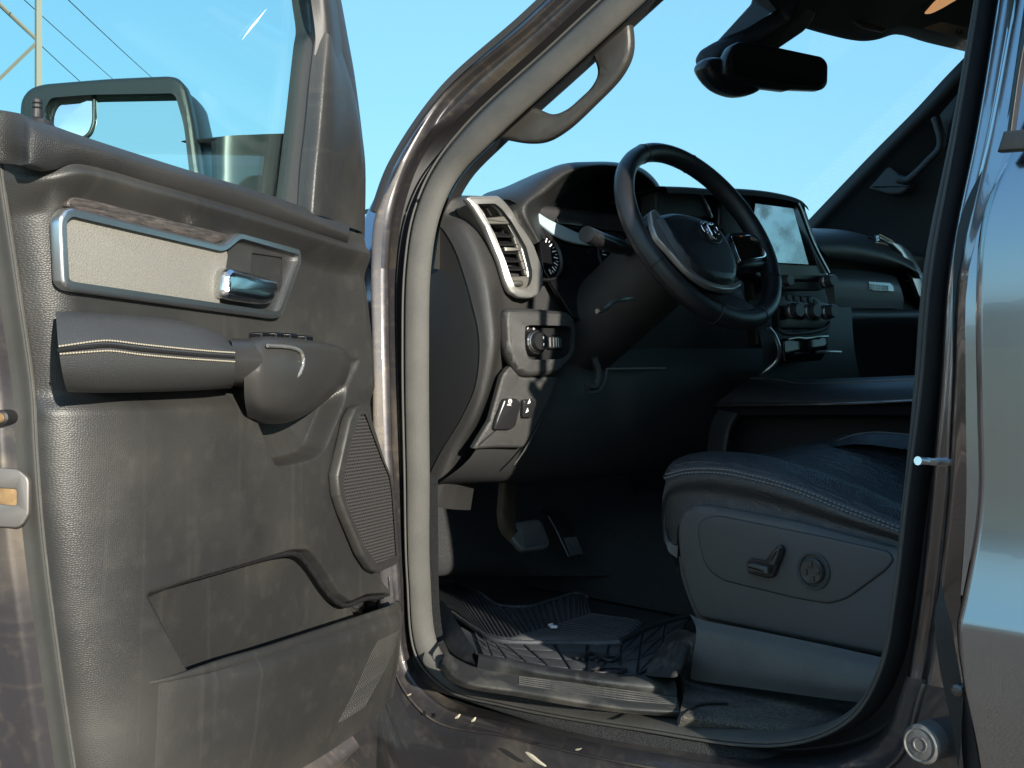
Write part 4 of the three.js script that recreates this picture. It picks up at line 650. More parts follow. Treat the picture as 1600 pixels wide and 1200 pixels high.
  mesh(dash, 'dash_fascia', loft([[[0.2962,1.3509,-0.01],[0.4807,1.3707,-0.01],[0.6685,1.3908,-0.01],[0.9017,1.4016,-0.01],[1.1173,1.4089,-0.01]], [[0.2851,1.253,0.02],[0.4504,1.2411,0.02],[0.6346,1.2537,0.02],[0.8633,1.2695,0.02],[1.0746,1.284,0.02]], [[0.2761,1.1589,0.03],[0.4403,1.1664,0.03],[0.6233,1.1748,0.03],[0.8505,1.1852,0.03],[1.0853,1.196,0.03]], [[0.2851,1.0549,0.02],[0.4504,1.0568,0.02],[0.6346,1.0654,0.02],[0.8633,1.0754,0.02],[1.125,1.0794,0.02]]], { along: 4, across: 4 }), M.dash);

  // hood over the instruments
  const h1 = [[0.3004,1.2747,0.075],[0.2661,1.3308,0.075],[0.3131,1.368,0.075],[0.3699,1.4074,0.075],[0.4374,1.4291,0.075],[0.517,1.4371,0.075],[0.5799,1.4314,0.075],[0.6258,1.4016,0.075],[0.6316,1.3385,0.075]];
  const h0 = [[0.2988,1.2714,0.06],[0.2583,1.3317,0.06],[0.3082,1.3798,0.06],[0.3731,1.4223,0.06],[0.453,1.44,0.06],[0.5334,1.4482,0.06],[0.6065,1.4432,0.06],[0.6551,1.4094,0.06],[0.661,1.3429,0.06]];
  const hm = [[0.3051,1.3055,-0.02],[0.2705,1.3553,-0.02],[0.3292,1.3916,-0.02],[0.4139,1.4337,-0.02],[0.5178,1.4591,-0.02],[0.6055,1.4687,-0.02],[0.6858,1.4633,-0.02],[0.7347,1.4275,-0.02],[0.7409,1.359,-0.02]];
  const hb = [[0.3365,1.3557,-0.14],[0.3463,1.3868,-0.14],[0.4119,1.4147,-0.14],[0.5036,1.4544,-0.14],[0.6254,1.4875,-0.14],[0.7252,1.4992,-0.14],[0.8113,1.4932,-0.14],[0.8591,1.4557,-0.14],[0.8635,1.3835,-0.14]];
  const hi = [[0.3337,1.2846,0.05],[0.3081,1.3358,0.05],[0.35,1.3684,0.05],[0.4031,1.4079,0.05],[0.4651,1.429,0.05],[0.5443,1.4367,0.05],[0.6007,1.4299,0.05],[0.6432,1.4016,0.05],[0.6491,1.3428,0.05]], hj = [[0.4145,1.2998,-0.01],[0.4043,1.3442,-0.01],[0.4351,1.3757,-0.01],[0.4807,1.4108,-0.01],[0.5348,1.43,-0.01],[0.6099,1.4366,-0.01],[0.6586,1.4267,-0.01],[0.6925,1.4014,-0.01],[0.6966,1.3537,-0.01]];
  mesh(dash, 'gauge_hood', loft([hb, hm, h0, h1, hi, hj], { along: 6, across: 5 }), M.hood ?? (M.hood = mat({ map: T.dustLight, roughness: .42, bumpMap: T.grainFine, bumpScale: .0003 }, [.62, .62, .62])), 'black hood over the instrument cluster');
  // cheek beside the hood, sunlit
  mesh(dash, 'hood_cheek', loft([[[0.2789,1.3592,-0.01],[0.2923,1.3582,-0.01],[0.3227,1.3311,-0.01],[0.3434,1.3,-0.01],[0.3573,1.2808,-0.01],[0.3608,1.2734,-0.01]], [[0.2612,1.3525,0.025],[0.281,1.3478,0.025],[0.3044,1.3254,0.025],[0.3248,1.2974,0.025],[0.3358,1.2821,0.025],[0.3385,1.276,0.025]], [[0.243,1.3462,0.06],[0.2592,1.3412,0.06],[0.2823,1.3242,0.06],[0.2989,1.3038,0.06],[0.3084,1.2875,0.06],[0.3084,1.2801,0.06]], [[0.2741,1.3501,0.04],[0.2873,1.3442,0.04],[0.3108,1.3269,0.04],[0.3261,1.306,0.04],[0.3313,1.2915,0.04],[0.3313,1.284,0.04]]], { along: 5, across: 5 }), M.dashSide);
}
const clusterGroup = group(truck, 'instrument_cluster');
{
  const fr = [[0.5035,1.3196,0.02],[1,0,0],[0,0.96,-0.28],[0,0.28,0.96]];
  mesh(clusterGroup, 'cluster_face', plate(rounded([[-0.1528,0.0182],[-0.0485,0.11],[0.0301,0.1345],[0.1339,0.1461],[0.1969,0.1315],[0.2203,0.0909],[0.1985,-0.0371],[0.0928,-0.1806],[-0.1065,-0.1886],[-0.1624,-0.0917]], .01), { d: .01, b: .002, z: -.012, frame: fr }), M.gloss);
  // sky reflection on the gauge lens, put in as a pale blue arc
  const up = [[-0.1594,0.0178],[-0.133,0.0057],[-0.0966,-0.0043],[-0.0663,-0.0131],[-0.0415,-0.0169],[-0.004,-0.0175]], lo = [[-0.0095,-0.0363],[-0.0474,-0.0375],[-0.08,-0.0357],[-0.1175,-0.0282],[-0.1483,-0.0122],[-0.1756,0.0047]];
  mesh(clusterGroup, 'cluster_sky_glint', plate([...curve(up, 16), ...curve(lo, 16)].map(p => [p[0], p[1]]), { d: .006, b: .0015, z: .004, frame: fr }), M.skyGlintBlue ?? (M.skyGlintBlue = mat({ roughness: .12 }, [.30, .38, .42])));
  // gear display plate
  const bp = rounded([[-0.1059,0.013],[-0.0375,0.0155],[-0.0375,0.005],[-0.1034,0.0028]], .002);
  mesh(clusterGroup, 'gear_display', plate(bp, { holes: [grow(bp, -.0016)], d: .003, b: .0006, z: .001, frame: fr }), M.steel);
  { const c = [[-0.072,0.0088]][0]; mesh(clusterGroup, 'gear_letters', text3('PRNDM', .0068, fr, c[0], c[1], .001), M.white); }
  // dials: bezel ring, ticks, needle
  for (const [c, r, a0, a1, n] of [[[[-0.162,-0.0643]][0], .040, 100, -70, 17], [[[0.0455,-0.0539]][0], .042, 175, 5, 17]]) {
    const gs = []; for (let k = 0; k < n; k++) { const a = lerp(a0, a1, k / (n - 1)) * Math.PI / 180, l = k % 2 ? .005 : .010, g = new THREE.BoxGeometry(l, k % 2 ? .0012 : .0022, .0008); g.translate(r - l / 2, 0, .002); g.rotateZ(a); g.translate(c[0], c[1], 0); g.applyMatrix4(frameMatrix(fr)); gs.push(g); }
    mesh(clusterGroup, 'dial_ticks', gs, M.white);
    mesh(clusterGroup, 'dial_ring', lathe([[r + .006, 0], [r + .009, .0045], [r + .011, .0045], [r + .0125, 0]], fr, c[0], c[1], 40), M.blackSatin);
  }
}
{ // driver's air vent
  const fr = [[0.2441,1.2596,0.04],[0.9869,0,0.1611],[0.0161,0.995,-0.0989],[-0.1603,0.1002,0.982]], vent = group(truck, 'air_vent', 'tall silver-framed air vent at the driver end of the dashboard');
  const out = rounded([[-0.08,0.0822],[-0.0709,0.0876],[-0.0116,0.0938],[0.0048,0.0817],[0.0263,0.0575],[0.0584,0.0101],[0.0756,-0.0338],[0.0749,-0.0612],[0.0641,-0.0804],[0.046,-0.0881],[0.0198,-0.088],[0.0003,-0.0783],[-0.0077,-0.0604],[-0.0189,-0.022],[-0.0435,0.0348],[-0.0678,0.0692]], .006);
  const inn = rounded([[-0.0654,0.078],[-0.0194,0.0828],[-0.0043,0.0735],[0.0158,0.0517],[0.0449,0.0067],[0.0552,-0.0374],[0.0542,-0.0523],[0.0489,-0.0662],[0.0366,-0.0754],[0.019,-0.0774],[0.0065,-0.0714],[0.0004,-0.0551],[-0.0092,-0.0263],[-0.0302,0.0236],[-0.0479,0.0539]], .006);
  mesh(vent, 'bezel', plate(out, { holes: [inn], d: .016, b: .0045, bs: 5, z: 0, frame: fr }), M.satin, 'satin silver bezel');
  mesh(vent, 'housing', plate(grow(inn, .002), { d: .004, b: 0, z: -.05, frame: fr }), M.black);
  mesh(vent, 'duct_wall', (() => { const w = [...inn, inn[0]].map(p => [p[0], p[1], -.02]); const g = sweep(w, [[-.0012, -.03], [.0012, -.03], [.0012, .03], [-.0012, .03]], [0, 0, 1], { crease: .4 }); g.applyMatrix4(frameMatrix(fr)); return g; })(), M.trimVent ?? (M.trimVent = mat({ roughness: .4 }, [.085, .08, .07])));
  const bandPoly = (s) => rounded(s, .002);
  mesh(vent, 'divider', plate(bandPoly([[-0.0467,0.0516],[0.015,0.0621],[0.0233,0.0469],[-0.0389,0.042]]), { d: .014, b: .003, z: -.008, frame: fr }), M.trimVent);
  mesh(vent, 'lower_tray', plate(rounded([[-0.0023,-0.05],[0.0537,-0.0446],[0.055,-0.0519],[0.0494,-0.0651],[0.0371,-0.0741],[0.0213,-0.0758],[0.0093,-0.0704]], .004), { d: .012, b: .003, z: -.010, frame: fr }), M.trimVent);
  mesh(vent, 'thumb_wheel', plate(rounded([[0.0004,-0.0607],[0.0078,-0.0567],[0.0323,-0.0561],[0.0346,-0.0651],[0.0186,-0.0666],[0.0071,-0.0677]], .003), { d: .012, b: .003, z: .0, frame: fr }), M.steel);
  mesh(vent, 'side_rail', plate(rounded([[0.0196,0.0463],[0.0328,0.0481],[0.0562,-0.0432],[0.0473,-0.0437]], .002), { d: .012, b: .002, z: -.014, frame: fr }), M.trimVent);
  const slat = (a, b) => { const p = [[-0.1515,0.1803]]; };
  const L = [[-0.0254,0.0278],[-0.0164,0.0129],[-0.0101,-0.0014],[-0.0025,-0.0162],[0.0046,-0.031]], R = [[0.0359,0.031],[0.0408,0.0164],[0.0445,0.0012],[0.0485,-0.0136],[0.0534,-0.0283]];
  L.forEach((l, i) => { const r = R[i]; const g = bar([l[0], l[1], -.012], [r[0], r[1], -.012], .022, .0026, [0, .9, .45]); g.applyMatrix4(frameMatrix(fr)); mesh(vent, 'slat', g, i === 2 ? M.blackSatin : M.blackSatin); });
  const VL = [[0.0159,0.0451],[0.0306,0.0462],[0.04,-0.0359],[0.0253,-0.0367]];
  for (const t of [.12, .5, .88]) { const a = lerp3([...VL[0], 0], [...VL[1], 0], t), b = lerp3([...VL[3], 0], [...VL[2], 0], t); const g = bar([a[0], a[1], -.03], [b[0], b[1], -.03], .0022, .014, [0, 0, 1]); g.applyMatrix4(frameMatrix(fr)); mesh(vent, 'vane', g, M.blackSatin); }
  { const k = [[0.0001,0.0045],[0.0357,0.0049],[0.0362,-0.001],[0.0018,-0.0047]]; mesh(vent, 'vent_knob', plate(rounded(k, .003), { d: .014, b: .003, z: -.008, frame: fr }), M.steel); }
  const U = [[-0.0504,0.0756],[-0.0415,0.0604],[-0.0378,0.0767],[-0.0274,0.0616],[-0.025,0.0778],[-0.0145,0.0627]]; for (let i = 0; i < 3; i++) { const a = U[i * 2], b = U[i * 2 + 1]; const g = bar([a[0], a[1], -.014], [b[0], b[1], -.014], .0028, .012, [0, 0, 1]); g.applyMatrix4(frameMatrix(fr)); mesh(vent, 'slat', g, M.blackSatin); }
}
{ // headlamp switch panel
  const fr = [[0.3323,1.0951,0.085],[0.9949,0,0.1005],[0.0081,0.9968,-0.0797],[-0.1002,0.0801,0.9917]], lamp = group(truck, 'headlamp_switch', 'headlamp knob and dimmer in a rounded black panel');
  const out = rounded([[-0.1131,0.0431],[-0.1071,0.0574],[-0.0772,0.0606],[0.0316,0.0572],[0.0476,0.0431],[0.0513,0.024],[0.0457,-0.0143],[0.0292,-0.0365],[-0.0018,-0.0579],[-0.0705,-0.0623],[-0.0876,-0.0547],[-0.1037,-0.0324],[-0.1132,-0.006]], .012);
  const inn = rounded([[-0.0832,0.0201],[-0.0777,0.0345],[-0.0637,0.0389],[0.0249,0.0402],[0.0407,0.0349],[0.0445,0.0238],[0.0395,-0.0174],[0.0199,-0.0366],[0.0011,-0.0412],[-0.0616,-0.0429],[-0.0753,-0.0369],[-0.0836,-0.0166]], .008);
  mesh(lamp, 'surround', plate(out, { holes: [inn], d: .03, b: .010, bt: .012, bs: 6, z: -.024, frame: fr }), M.dashSide);
  mesh(lamp, 'switch_plate', plate(grow(inn, .001), { d: .008, b: .001, z: -.020, frame: fr }), M.blackSatin);
  mesh(lamp, 'plate_rim', (() => { const g = sweep([...inn, inn[0]].map(p => [p[0], p[1], -.004]), oval(.0016, .0016, 6), [0, 0, 1], { crease: 0 }); g.applyMatrix4(frameMatrix(fr)); return g; })(), M.satin);
  const c = [[-0.0472,-0.0011]][0];
  mesh(lamp, 'knob', lathe([[.0225, -.014], [.0225, .004], [.0215, .0065], [.0185, .0075], [.0165, .010], [.0160, .018], [.0148, .0205], [0, .0208]], fr, c[0], c[1], 36), M.blackSatin);
  mesh(lamp, 'knob_ring', lathe([[.0172, .0075], [.0185, .0095], [.0172, .0112]], fr, c[0], c[1], 36), M.steel);
  const d = [[0.0011,0]][0];
  mesh(lamp, 'dimmer_wheel', plate(rounded([[d[0] - .016, d[1] - .012], [d[0] + .016, d[1] - .012], [d[0] + .016, d[1] + .012], [d[0] - .016, d[1] + .012]], .006), { d: .014, b: .005, bs: 4, z: -.014, frame: fr }), M.blackSatin);
  for (const k of [-2, -1, 0, 1, 2]) mesh(lamp, 'dimmer_rib', plate(rounded([[d[0] + k * .0055 - .0009, d[1] - .009], [d[0] + k * .0055 + .0009, d[1] - .009], [d[0] + k * .0055 + .0009, d[1] + .009], [d[0] + k * .0055 - .0009, d[1] + .009]], .0006), { d: .003, b: .0006, z: -.001 - Math.abs(k) * .0012, frame: fr }), M.steel);
  const marks = []; for (const a of [180, 128, 100, 72, 46]) { const q = a * Math.PI / 180; marks.push(text3(a === 180 ? '0' : ['A', 'P', 'D', 'O'][[128, 100, 72, 46].indexOf(a)], .0048, fr, c[0] + .0275 * Math.cos(q), c[1] + .0275 * Math.sin(q), -.0118)); }
  marks.push(text3('E', .0045, fr, c[0] + .004, c[1] + .006, .0208), text3('F', .0045, fr, c[0] + .004, c[1] - .006, .0208));
  mesh(lamp, 'switch_marks', marks, M.white);
}
{ // lower panel with the parking brake switch
  const fr = [[0.2722,0.9629,0.06],[0.9948,0,0.1015],[-0.0123,0.9927,0.1203],[-0.1008,-0.1209,0.9875]], pb = group(truck, 'brake_switch_panel');
  mesh(pb, 'panel', plate(rounded([[-0.0364,0.0908],[-0.0145,0.0725],[0.0034,0.0703],[0.0704,0.0723],[0.061,0.035],[0.033,-0.0172],[0.0061,-0.0571],[-0.0556,-0.055],[-0.1047,-0.0561],[-0.0717,-0.0064],[-0.0528,0.0724]], .006), { d: .016, b: .005, bs: 4, z: -.010, frame: fr }), M.dashSide);
  mesh(pb, 'brake_switch', plate(rounded([[-0.0519,0.0323],[-0.0242,0.0335],[-0.0146,0.0248],[-0.0232,-0.0164],[-0.0333,-0.0219],[-0.0695,-0.021],[-0.0645,0]], .004), { d: .012, b: .003, z: .004, frame: fr }), M.blackSatin);
  mesh(pb, 'pedal_switch', plate(rounded([[-0.0098,0.0305],[0.0131,0.0318],[0.0192,0.0245],[0.0126,-0.0014],[-0.0088,-0.001]], .004), { d: .012, b: .003, z: .004, frame: fr }), M.blackSatin);
  const t1 = [[-0.0399,0.029]][0], t2 = [[-0.0411,0.0228]][0], t3 = [[0.0016,0.0281]][0], t4 = [[-0.0013,0.0124]][0];
  mesh(pb, 'switch_marks', [plate(discPts(...t1, .0042, 18), { holes: [discPts(...t1, .0032, 18)], d: .0005, b: 0, z: .0161, frame: fr }), text3('P', .0036, fr, ...t1, .0161), text3('PULL', .0028, fr, ...t2, .0161), ...[t3, t4].map(q => plate(rounded([[q[0] - .003, q[1] - .0045], [q[0] + .0035, q[1] - .002], [q[0] + .001, q[1] + .005]], .001), { d: .0005, b: 0, z: .0161, frame: fr }))], M.white);
  const hl = [[0.4448,1.0712,0.07],[0.4622,1.0442,0.07],[0.4843,1.049,0.07],[0.4754,1.02,0.07],[0.4556,1.0049,0.07],[0.4275,1.005,0.07]];
  mesh(pb, 'hood_release', [tube([[0.4313,1.0692,0.085],[0.4421,1.0499,0.085],[0.4442,1.032,0.085],[0.4378,1.017,0.085],[0.4142,1.0155,0.085]], .007, 8, 6), tube([[0.4616,1.0477,0.09],[0.4572,1.026,0.09],[0.439,1.0066,0.09],[0.407,1.0046,0.09]], .003, 8, 6)], M.dashSide);
}
{ // steering wheel
  const fr = [[0.489,1.284,0.29],[1,0,0],[0,0.8789,-0.477],[0,0.477,0.8789]], sw = group(truck, 'steering_wheel', 'black leather steering wheel with silver spoke trim');
  const put = g => { g.applyMatrix4(frameMatrix(fr)); return g; };
  const R = .1765, N = 120, ring = Array.from({ length: N }, (_, i) => [R * Math.cos(i / N * 2 * Math.PI), R * Math.sin(i / N * 2 * Math.PI), 0]);
  mesh(sw, 'rim', put(sweep(ring, oval(.0165, .0185, 18), [0, 0, 1], { closed: true, crease: 0 })), M.wheelLeather, 'black leather wheel rim');
  for (const a of [112, 68, -28, -70, 205, 250]) { const q = a * Math.PI / 180, c = [R * Math.cos(q), R * Math.sin(q)], pts = Array.from({ length: 25 }, (_, k) => { const b = k / 24 * 2 * Math.PI; return [c[0] + Math.cos(q) * .0168 * Math.cos(b), c[1] + Math.sin(q) * .0168 * Math.cos(b), .0188 * Math.sin(b)]; }); mesh(sw, 'rim_seam', put(sweep(pts, oval(.0007, .0007, 5), [Math.sin(q), -Math.cos(q), .01], { crease: 0 })), M.black); }
  // airbag cover: domed plate
  const hub = rounded([[-0.1592,-0.0036],[-0.112,0.013],[-0.0671,0.0146],[-0.0142,0.0061],[0.0146,-0.0161],[0.0212,-0.0536],[0.013,-0.0919],[-0.0113,-0.123],[-0.044,-0.1328],[-0.0894,-0.1271],[-0.1222,-0.106],[-0.1458,-0.0666],[-0.1532,-0.0255]], .02, 5);
  mesh(sw, 'airbag_cover', put(plate(hub, { d: .05, b: .022, bt: .024, bs: 8, z: -.008 })), M.wheelLeather, 'round airbag cover');
  mesh(sw, 'spoke_body', [put(plate(rounded([[-0.1297,0.0291],[-0.1002,0.0327],[-0.0935,0.0021],[-0.0755,-0.0643],[-0.0424,-0.1046],[0.0406,-0.1081],[0.0329,-0.1336],[0.0568,-0.1509],[0.0692,-0.1658],[0.0241,-0.174],[-0.0342,-0.1587],[-0.0756,-0.119],[-0.1272,-0.0987],[-0.1359,-0.0454]], .01), { d: .03, b: .008, bs: 4, z: -.022 })), put(plate(rounded([[0.0791,0.0082],[0.1353,0.0176],[0.1685,0.011],[0.1826,-0.025],[0.1609,-0.0571],[0.0663,-0.0681]], .008), { d: .03, b: .008, bs: 4, z: -.022 }))], M.blackSatin);
  const tr = [...curve([[-0.1587,0.0085],[-0.1426,0.0141],[-0.1384,0.0063],[-0.1341,-0.0192],[-0.123,-0.0544],[-0.1013,-0.0916],[-0.071,-0.1148],[-0.0217,-0.1219],[0.0113,-0.1134]], 30), ...curve([[0.003,-0.1251],[-0.0305,-0.1358],[-0.0891,-0.1313],[-0.1293,-0.1058],[-0.1547,-0.0694],[-0.1699,-0.0456],[-0.1699,-0.0232]], 26)].map(p => [p[0], p[1]]);
  mesh(sw, 'spoke_trim', put(plate(tr, { d: .012, b: .0025, z: .018 })), M.satin, 'bright metal trim under the airbag cover');
  mesh(sw, 'button_pad', put(plate(rounded([[-0.1401,0.0044],[-0.1286,0.0043],[-0.12,-0.0254],[-0.1135,-0.0552],[-0.1287,-0.0476],[-0.1442,-0.0341]], .003), { d: .010, b: .002, z: .014 })), M.gloss);
  const ring2 = rounded([[0.0577,-0.0103],[0.1216,-0.0021],[0.1404,-0.0159],[0.1427,-0.0439],[0.128,-0.0518],[0.048,-0.0669]], .006, 5);
  mesh(sw, 'spoke_trim', put(plate(ring2, { holes: [grow(ring2, -.0042)], d: .010, b: .002, z: .012 })), M.chrome);
  mesh(sw, 'button_pad', put(plate(grow(ring2, -.0035), { d: .008, b: .001, z: .008 })), M.gloss);
  for (const [x, y] of [[0.0897,-0.0161],[0.1109,-0.0254],[0.0819,-0.0316],[0.0884,-0.0423],[0.1139,-0.0383],[0.0587,-0.0467]]) mesh(sw, 'wheel_button', put(plate(discPts(x, y, .0034, 12, .0022), { d: .002, b: .0005, z: .0158 })), M.stitchGrey);
  // emblem: a ram's head with curled horns, raised metal on a dark oval
  const e = [[-0.0381,-0.0287]][0], ez = .0432;
  mesh(sw, 'emblem_base', put(plate(discPts(e[0], e[1], .030, 32, .024), { d: .004, b: .0015, z: ez - .0035 })), M.blackSatin);
  const horn = s => put(sweep(even([[e[0] + s * .003, e[1] + .012, ez + .003], [e[0] + s * .011, e[1] + .0165, ez + .003], [e[0] + s * .0195, e[1] + .012, ez + .0028], [e[0] + s * .021, e[1] + .003, ez + .0025], [e[0] + s * .016, e[1] - .005, ez + .0025], [e[0] + s * .0105, e[1] - .002, ez + .0025], [e[0] + s * .0115, e[1] + .004, ez + .0025]], 26), oval(.0030, .0022, 7), [0, 0, 1], { crease: 0, scale: t => 1 - .65 * t }));
  const face = put(plate(rounded([[e[0] - .0075, e[1] + .013], [e[0] - .002, e[1] + .010], [e[0] + .002, e[1] + .010], [e[0] + .0075, e[1] + .013], [e[0] + .0065, e[1] - .002], [e[0] + .0045, e[1] - .015], [e[0], e[1] - .0185], [e[0] - .0045, e[1] - .015], [e[0] - .0065, e[1] - .002]], .002), { d: .006, b: .0025, z: ez - .001 }));
  mesh(sw, 'emblem', [horn(-1), horn(1), face], M.chrome, 'silver ram head emblem with curled horns');
  // column shroud and stalks
  const col = group(truck, 'steering_column');
  const cA = [.489, 1.284 - .477 * .02, .290 - .879 * .04], dir = [0, -.477, -.879];
  const at = t => add3(cA, dir.map(v => v * t));
  mesh(col, 'column_shroud', sweep([at(-.0), at(.03), at(.1), at(.22), at(.34)].map((p, i) => [p[0], p[1] - [.0, .0, .01, .02, .03][i], p[2]]), oval(.062, .06, 20), [0, 1, 0], { scale: t => .8 + .5 * sm(0, .3, t) }), M.dash);
  const st = [[0.3123,1.2727,0.2],[0.4139,1.2567,0.2]], st2 = [[0.596,1.2559,0.12]][0];
  mesh(col, 'turn_signal_stalk', sweep(even([...[[0.278,1.2726,0.215]], ...[[0.3262,1.2669,0.205]], ...[[0.4166,1.2577,0.19]], st2], 24), oval(.0155, .0145, 14), [0, 1, 0], { scale: t => t < .32 ? 1 : lerp(.78, .45, (t - .32) / .68), crease: .6 }), M.blackSatin);
  mesh(col, 'tilt_lever', tube([[0.288,1.1425,0.23],[0.3037,1.1445,0.23],[0.3315,1.1608,0.23],[0.3516,1.1654,0.23],[0.3771,1.1686,0.23]], .0042, 8, 5), M.steel);
}
M.dashPale = mat({ roughness: .5 }, [.030, .030, .030]);  // dash plastic, a little paler and without grain
{ // centre stack: screen, knobs, switch rows
  const fr = [[0.9326,1.3375,0.165],[0.9927,0,0.1203],[0.0084,0.9975,-0.0695],[-0.12,0.07,0.9903]], cs = group(truck, 'centre_stack');
  const Zm = '';
  mesh(cs, 'screen_housing', plate(rounded([[-0.1903,0.0732],[-0.1345,0.0814],[-0.0191,0.0843],[0.0532,0.0769],[0.0713,0.0664],[0.0722,0.0578],[0.1337,-0.081],[0.1192,-0.0958],[-0.0191,-0.1031],[-0.0916,-0.1003],[-0.1453,-0.0639],[-0.1957,-0.0023]], .008), { d: .05, b: .006, bs: 4, z: -.052, frame: fr }), M.blackSatin);
  const up1 = [[0.5427,1.3896,0.165],[0.6134,1.3964,0.165],[0.7078,1.4033,0.165],[0.7702,1.4118,0.165],[0.9025,1.4185,0.165],[0.9876,1.4138,0.165],[1.01,1.4045,0.165]], up2 = up1.map(p => add3(p, [0, .004, -.03])), up3 = up1.map(p => add3(p, [0, -.02, -.22]));
  mesh(cs, 'screen_hood', loft([up1.map(p => add3(p, [0, -.012, .006])), up1, up2, up3], { along: 5, across: 4 }), M.dashTop);
  // centre top bin left of the screen with a bright edge
  mesh(cs, 'centre_bin', plate(rounded([[-0.3588,0.057],[-0.2566,0.0682],[-0.2361,0.0616],[-0.2203,0.0447],[-0.2073,0.018],[-0.2605,0.0104],[-0.3623,0.0017]], .006), { d: .05, b: .006, z: -.055, frame: fr }), M.dashTop);
  mesh(cs, 'bin_trim', (() => { const g = tube([[-0.2635,0.066,-0.003],[-0.2423,0.0596,-0.003],[-0.2275,0.041,-0.003],[-0.2145,0.016,-0.003]], .0035, 8, 6); g.applyMatrix4(frameMatrix(fr)); return g; })(), M.satinDark ?? (M.satinDark = mat({ roughness: .3, metalness: 1 }, [.45, .46, .46])));
  const dp = rounded([[-0.0955,0.0656],[0.0372,0.0652],[0.0923,-0.0628],[-0.0332,-0.0664],[-0.1193,-0.0626]], .004);
  mesh(cs, 'screen_glass', plate(dp, { d: .006, b: .001, z: -.002, frame: fr }), M.gloss);
  const lcd = [[-0.0948,0.0543],[0.0207,0.0542],[0.0599,-0.0625],[-0.0316,-0.0648],[-0.1174,-0.0563]];
  mesh(cs, 'screen_display', plate(lcd, { d: .0012, b: 0, z: .0042, frame: fr }), M.screenFace, 'smudged centre display showing a pale blue reflection');
  mesh(cs, 'stack_trim', (() => { const g = sweep(even([[0.0376,0.0676,0.004],[0.0445,0.0597,0.004],[0.0797,-0.0119,0.004],[0.1265,-0.0768,0.004]], 20), [[-.003, -.003], [.003, -.003], [.002, .003], [-.002, .003]], [0, 0, 1], { crease: .4 }); g.applyMatrix4(frameMatrix(fr)); return g; })(), M.satinDark);
  mesh(cs, 'stack_backing', plate(rounded([[-0.0467,0.0329],[0.145,0.0491],[0.1993,-0.1277],[0.195,-0.2287],[-0.0376,-0.2333]], .01), { d: .03, b: .004, z: -.09, frame: fr }), M.black);
  const knob = (x, y, r, z0, m = M.blackSatin) => { const k = new THREE.Group(); };
  const K = (p, r, h) => { mesh(cs, 'knob', lathe([[r * 1.05, 0], [r * 1.05, h * .25], [r * .96, h * .35], [r * .94, h * .9], [r * .88, h], [0, h]], fr, p[0], p[1], 28), M.knob ?? (M.knob = mat({ roughness: .38, metalness: .2 }, [.06, .065, .07]))); mesh(cs, 'knob_ring', lathe([[r * 1.06, h * .2], [r * 1.12, h * .35], [r * 1.0, h * .45]], fr, p[0], p[1], 28), M.satin); };
  const kA = [[-0.023,-0.1037],[0.1107,-0.0973],[-0.0007,-0.1653],[0.0533,-0.1643],[0.1093,-0.1632]];
  mesh(cs, 'control_panel', plate(rounded([[-0.0314,-0.0717],[0.1005,-0.0689],[0.1198,-0.0888],[0.1177,-0.1133],[-0.0205,-0.1201]], .004), { d: .02, b: .003, z: -.026, frame: fr }), M.dashPale);
  K(kA[0], .012, .026); K(kA[1], .014, .030);
  mesh(cs, 'climate_panel', plate(rounded([[-0.0262,-0.1305],[0.0851,-0.1281],[0.1156,-0.1378],[0.1363,-0.1439],[0.1329,-0.1825],[0.1104,-0.1989],[-0.0269,-0.2011]], .004), { d: .022, b: .003, z: -.030, frame: fr }), M.blackSatin);
  K(kA[2], .0155, .028); K(kA[3], .0150, .028); K(kA[4], .0155, .030);
  for (const [x, y] of [[0.0057,-0.1341],[0.0282,-0.1348],[0.051,-0.1355],[0.074,-0.1369],[0.0918,-0.1406]]) mesh(cs, 'climate_button', plate(rounded([[x - .007, y - .006], [x + .007, y - .007], [x + .007, y + .004], [x - .007, y + .006]], .001), { d: .004, b: .001, z: -.009, frame: fr }), M.dashPale);
  for (const [x, y] of [[0.0195,-0.0874],[0.0371,-0.0881],[0.0549,-0.0882],[0.0729,-0.0886]]) mesh(cs, 'media_button', plate(rounded([[x - .006, y - .007], [x + .006, y - .008], [x + .006, y + .007], [x - .006, y + .008]], .001), { d: .004, b: .001, z: -.007, frame: fr }), M.knob);
  // lower stack: frame, cubby, ports
  const lf = [[1.0012,1.1025,0.17],[0.9949,0,0.1005],[0.005,0.9987,-0.0499],[-0.1004,0.0502,0.9937]];
  mesh(cs, 'stack_frame', (() => { const g = sweep(even([[-0.1323,0.0364,0.01],[-0.1111,0.017,0.01],[-0.1001,-0.0095,0.01],[-0.0947,-0.0322,0],[-0.108,-0.0546,-0.02],[-0.1109,-0.067,-0.04]], 30), oval(.005, .004, 8), [0, 0, 1], { crease: 0 }); g.applyMatrix4(frameMatrix(lf)); return g; })(), M.satinDark);
  mesh(cs, 'stack_frame', (() => { const g = sweep(even([[-0.1076,0.0338,0.01],[-0.083,0.0238,0.01],[-0.0264,0.0253,0.01],[0.0322,0.0328,0.01],[0.0597,0.0423,0.01],[0.0686,0.0531,0.01]], 30), oval(.005, .004, 8), [0, 0, 1], { crease: 0 }); g.applyMatrix4(frameMatrix(lf)); return g; })(), M.dashPale);
  mesh(cs, 'cubby', plate(rounded([[-0.0615,0.014],[0.0767,0.0226],[0.0859,-0.0053],[0.0624,-0.0302],[-0.0596,-0.0385]], .006), { d: .02, b: .003, z: -.03, frame: lf }), M.gloss);
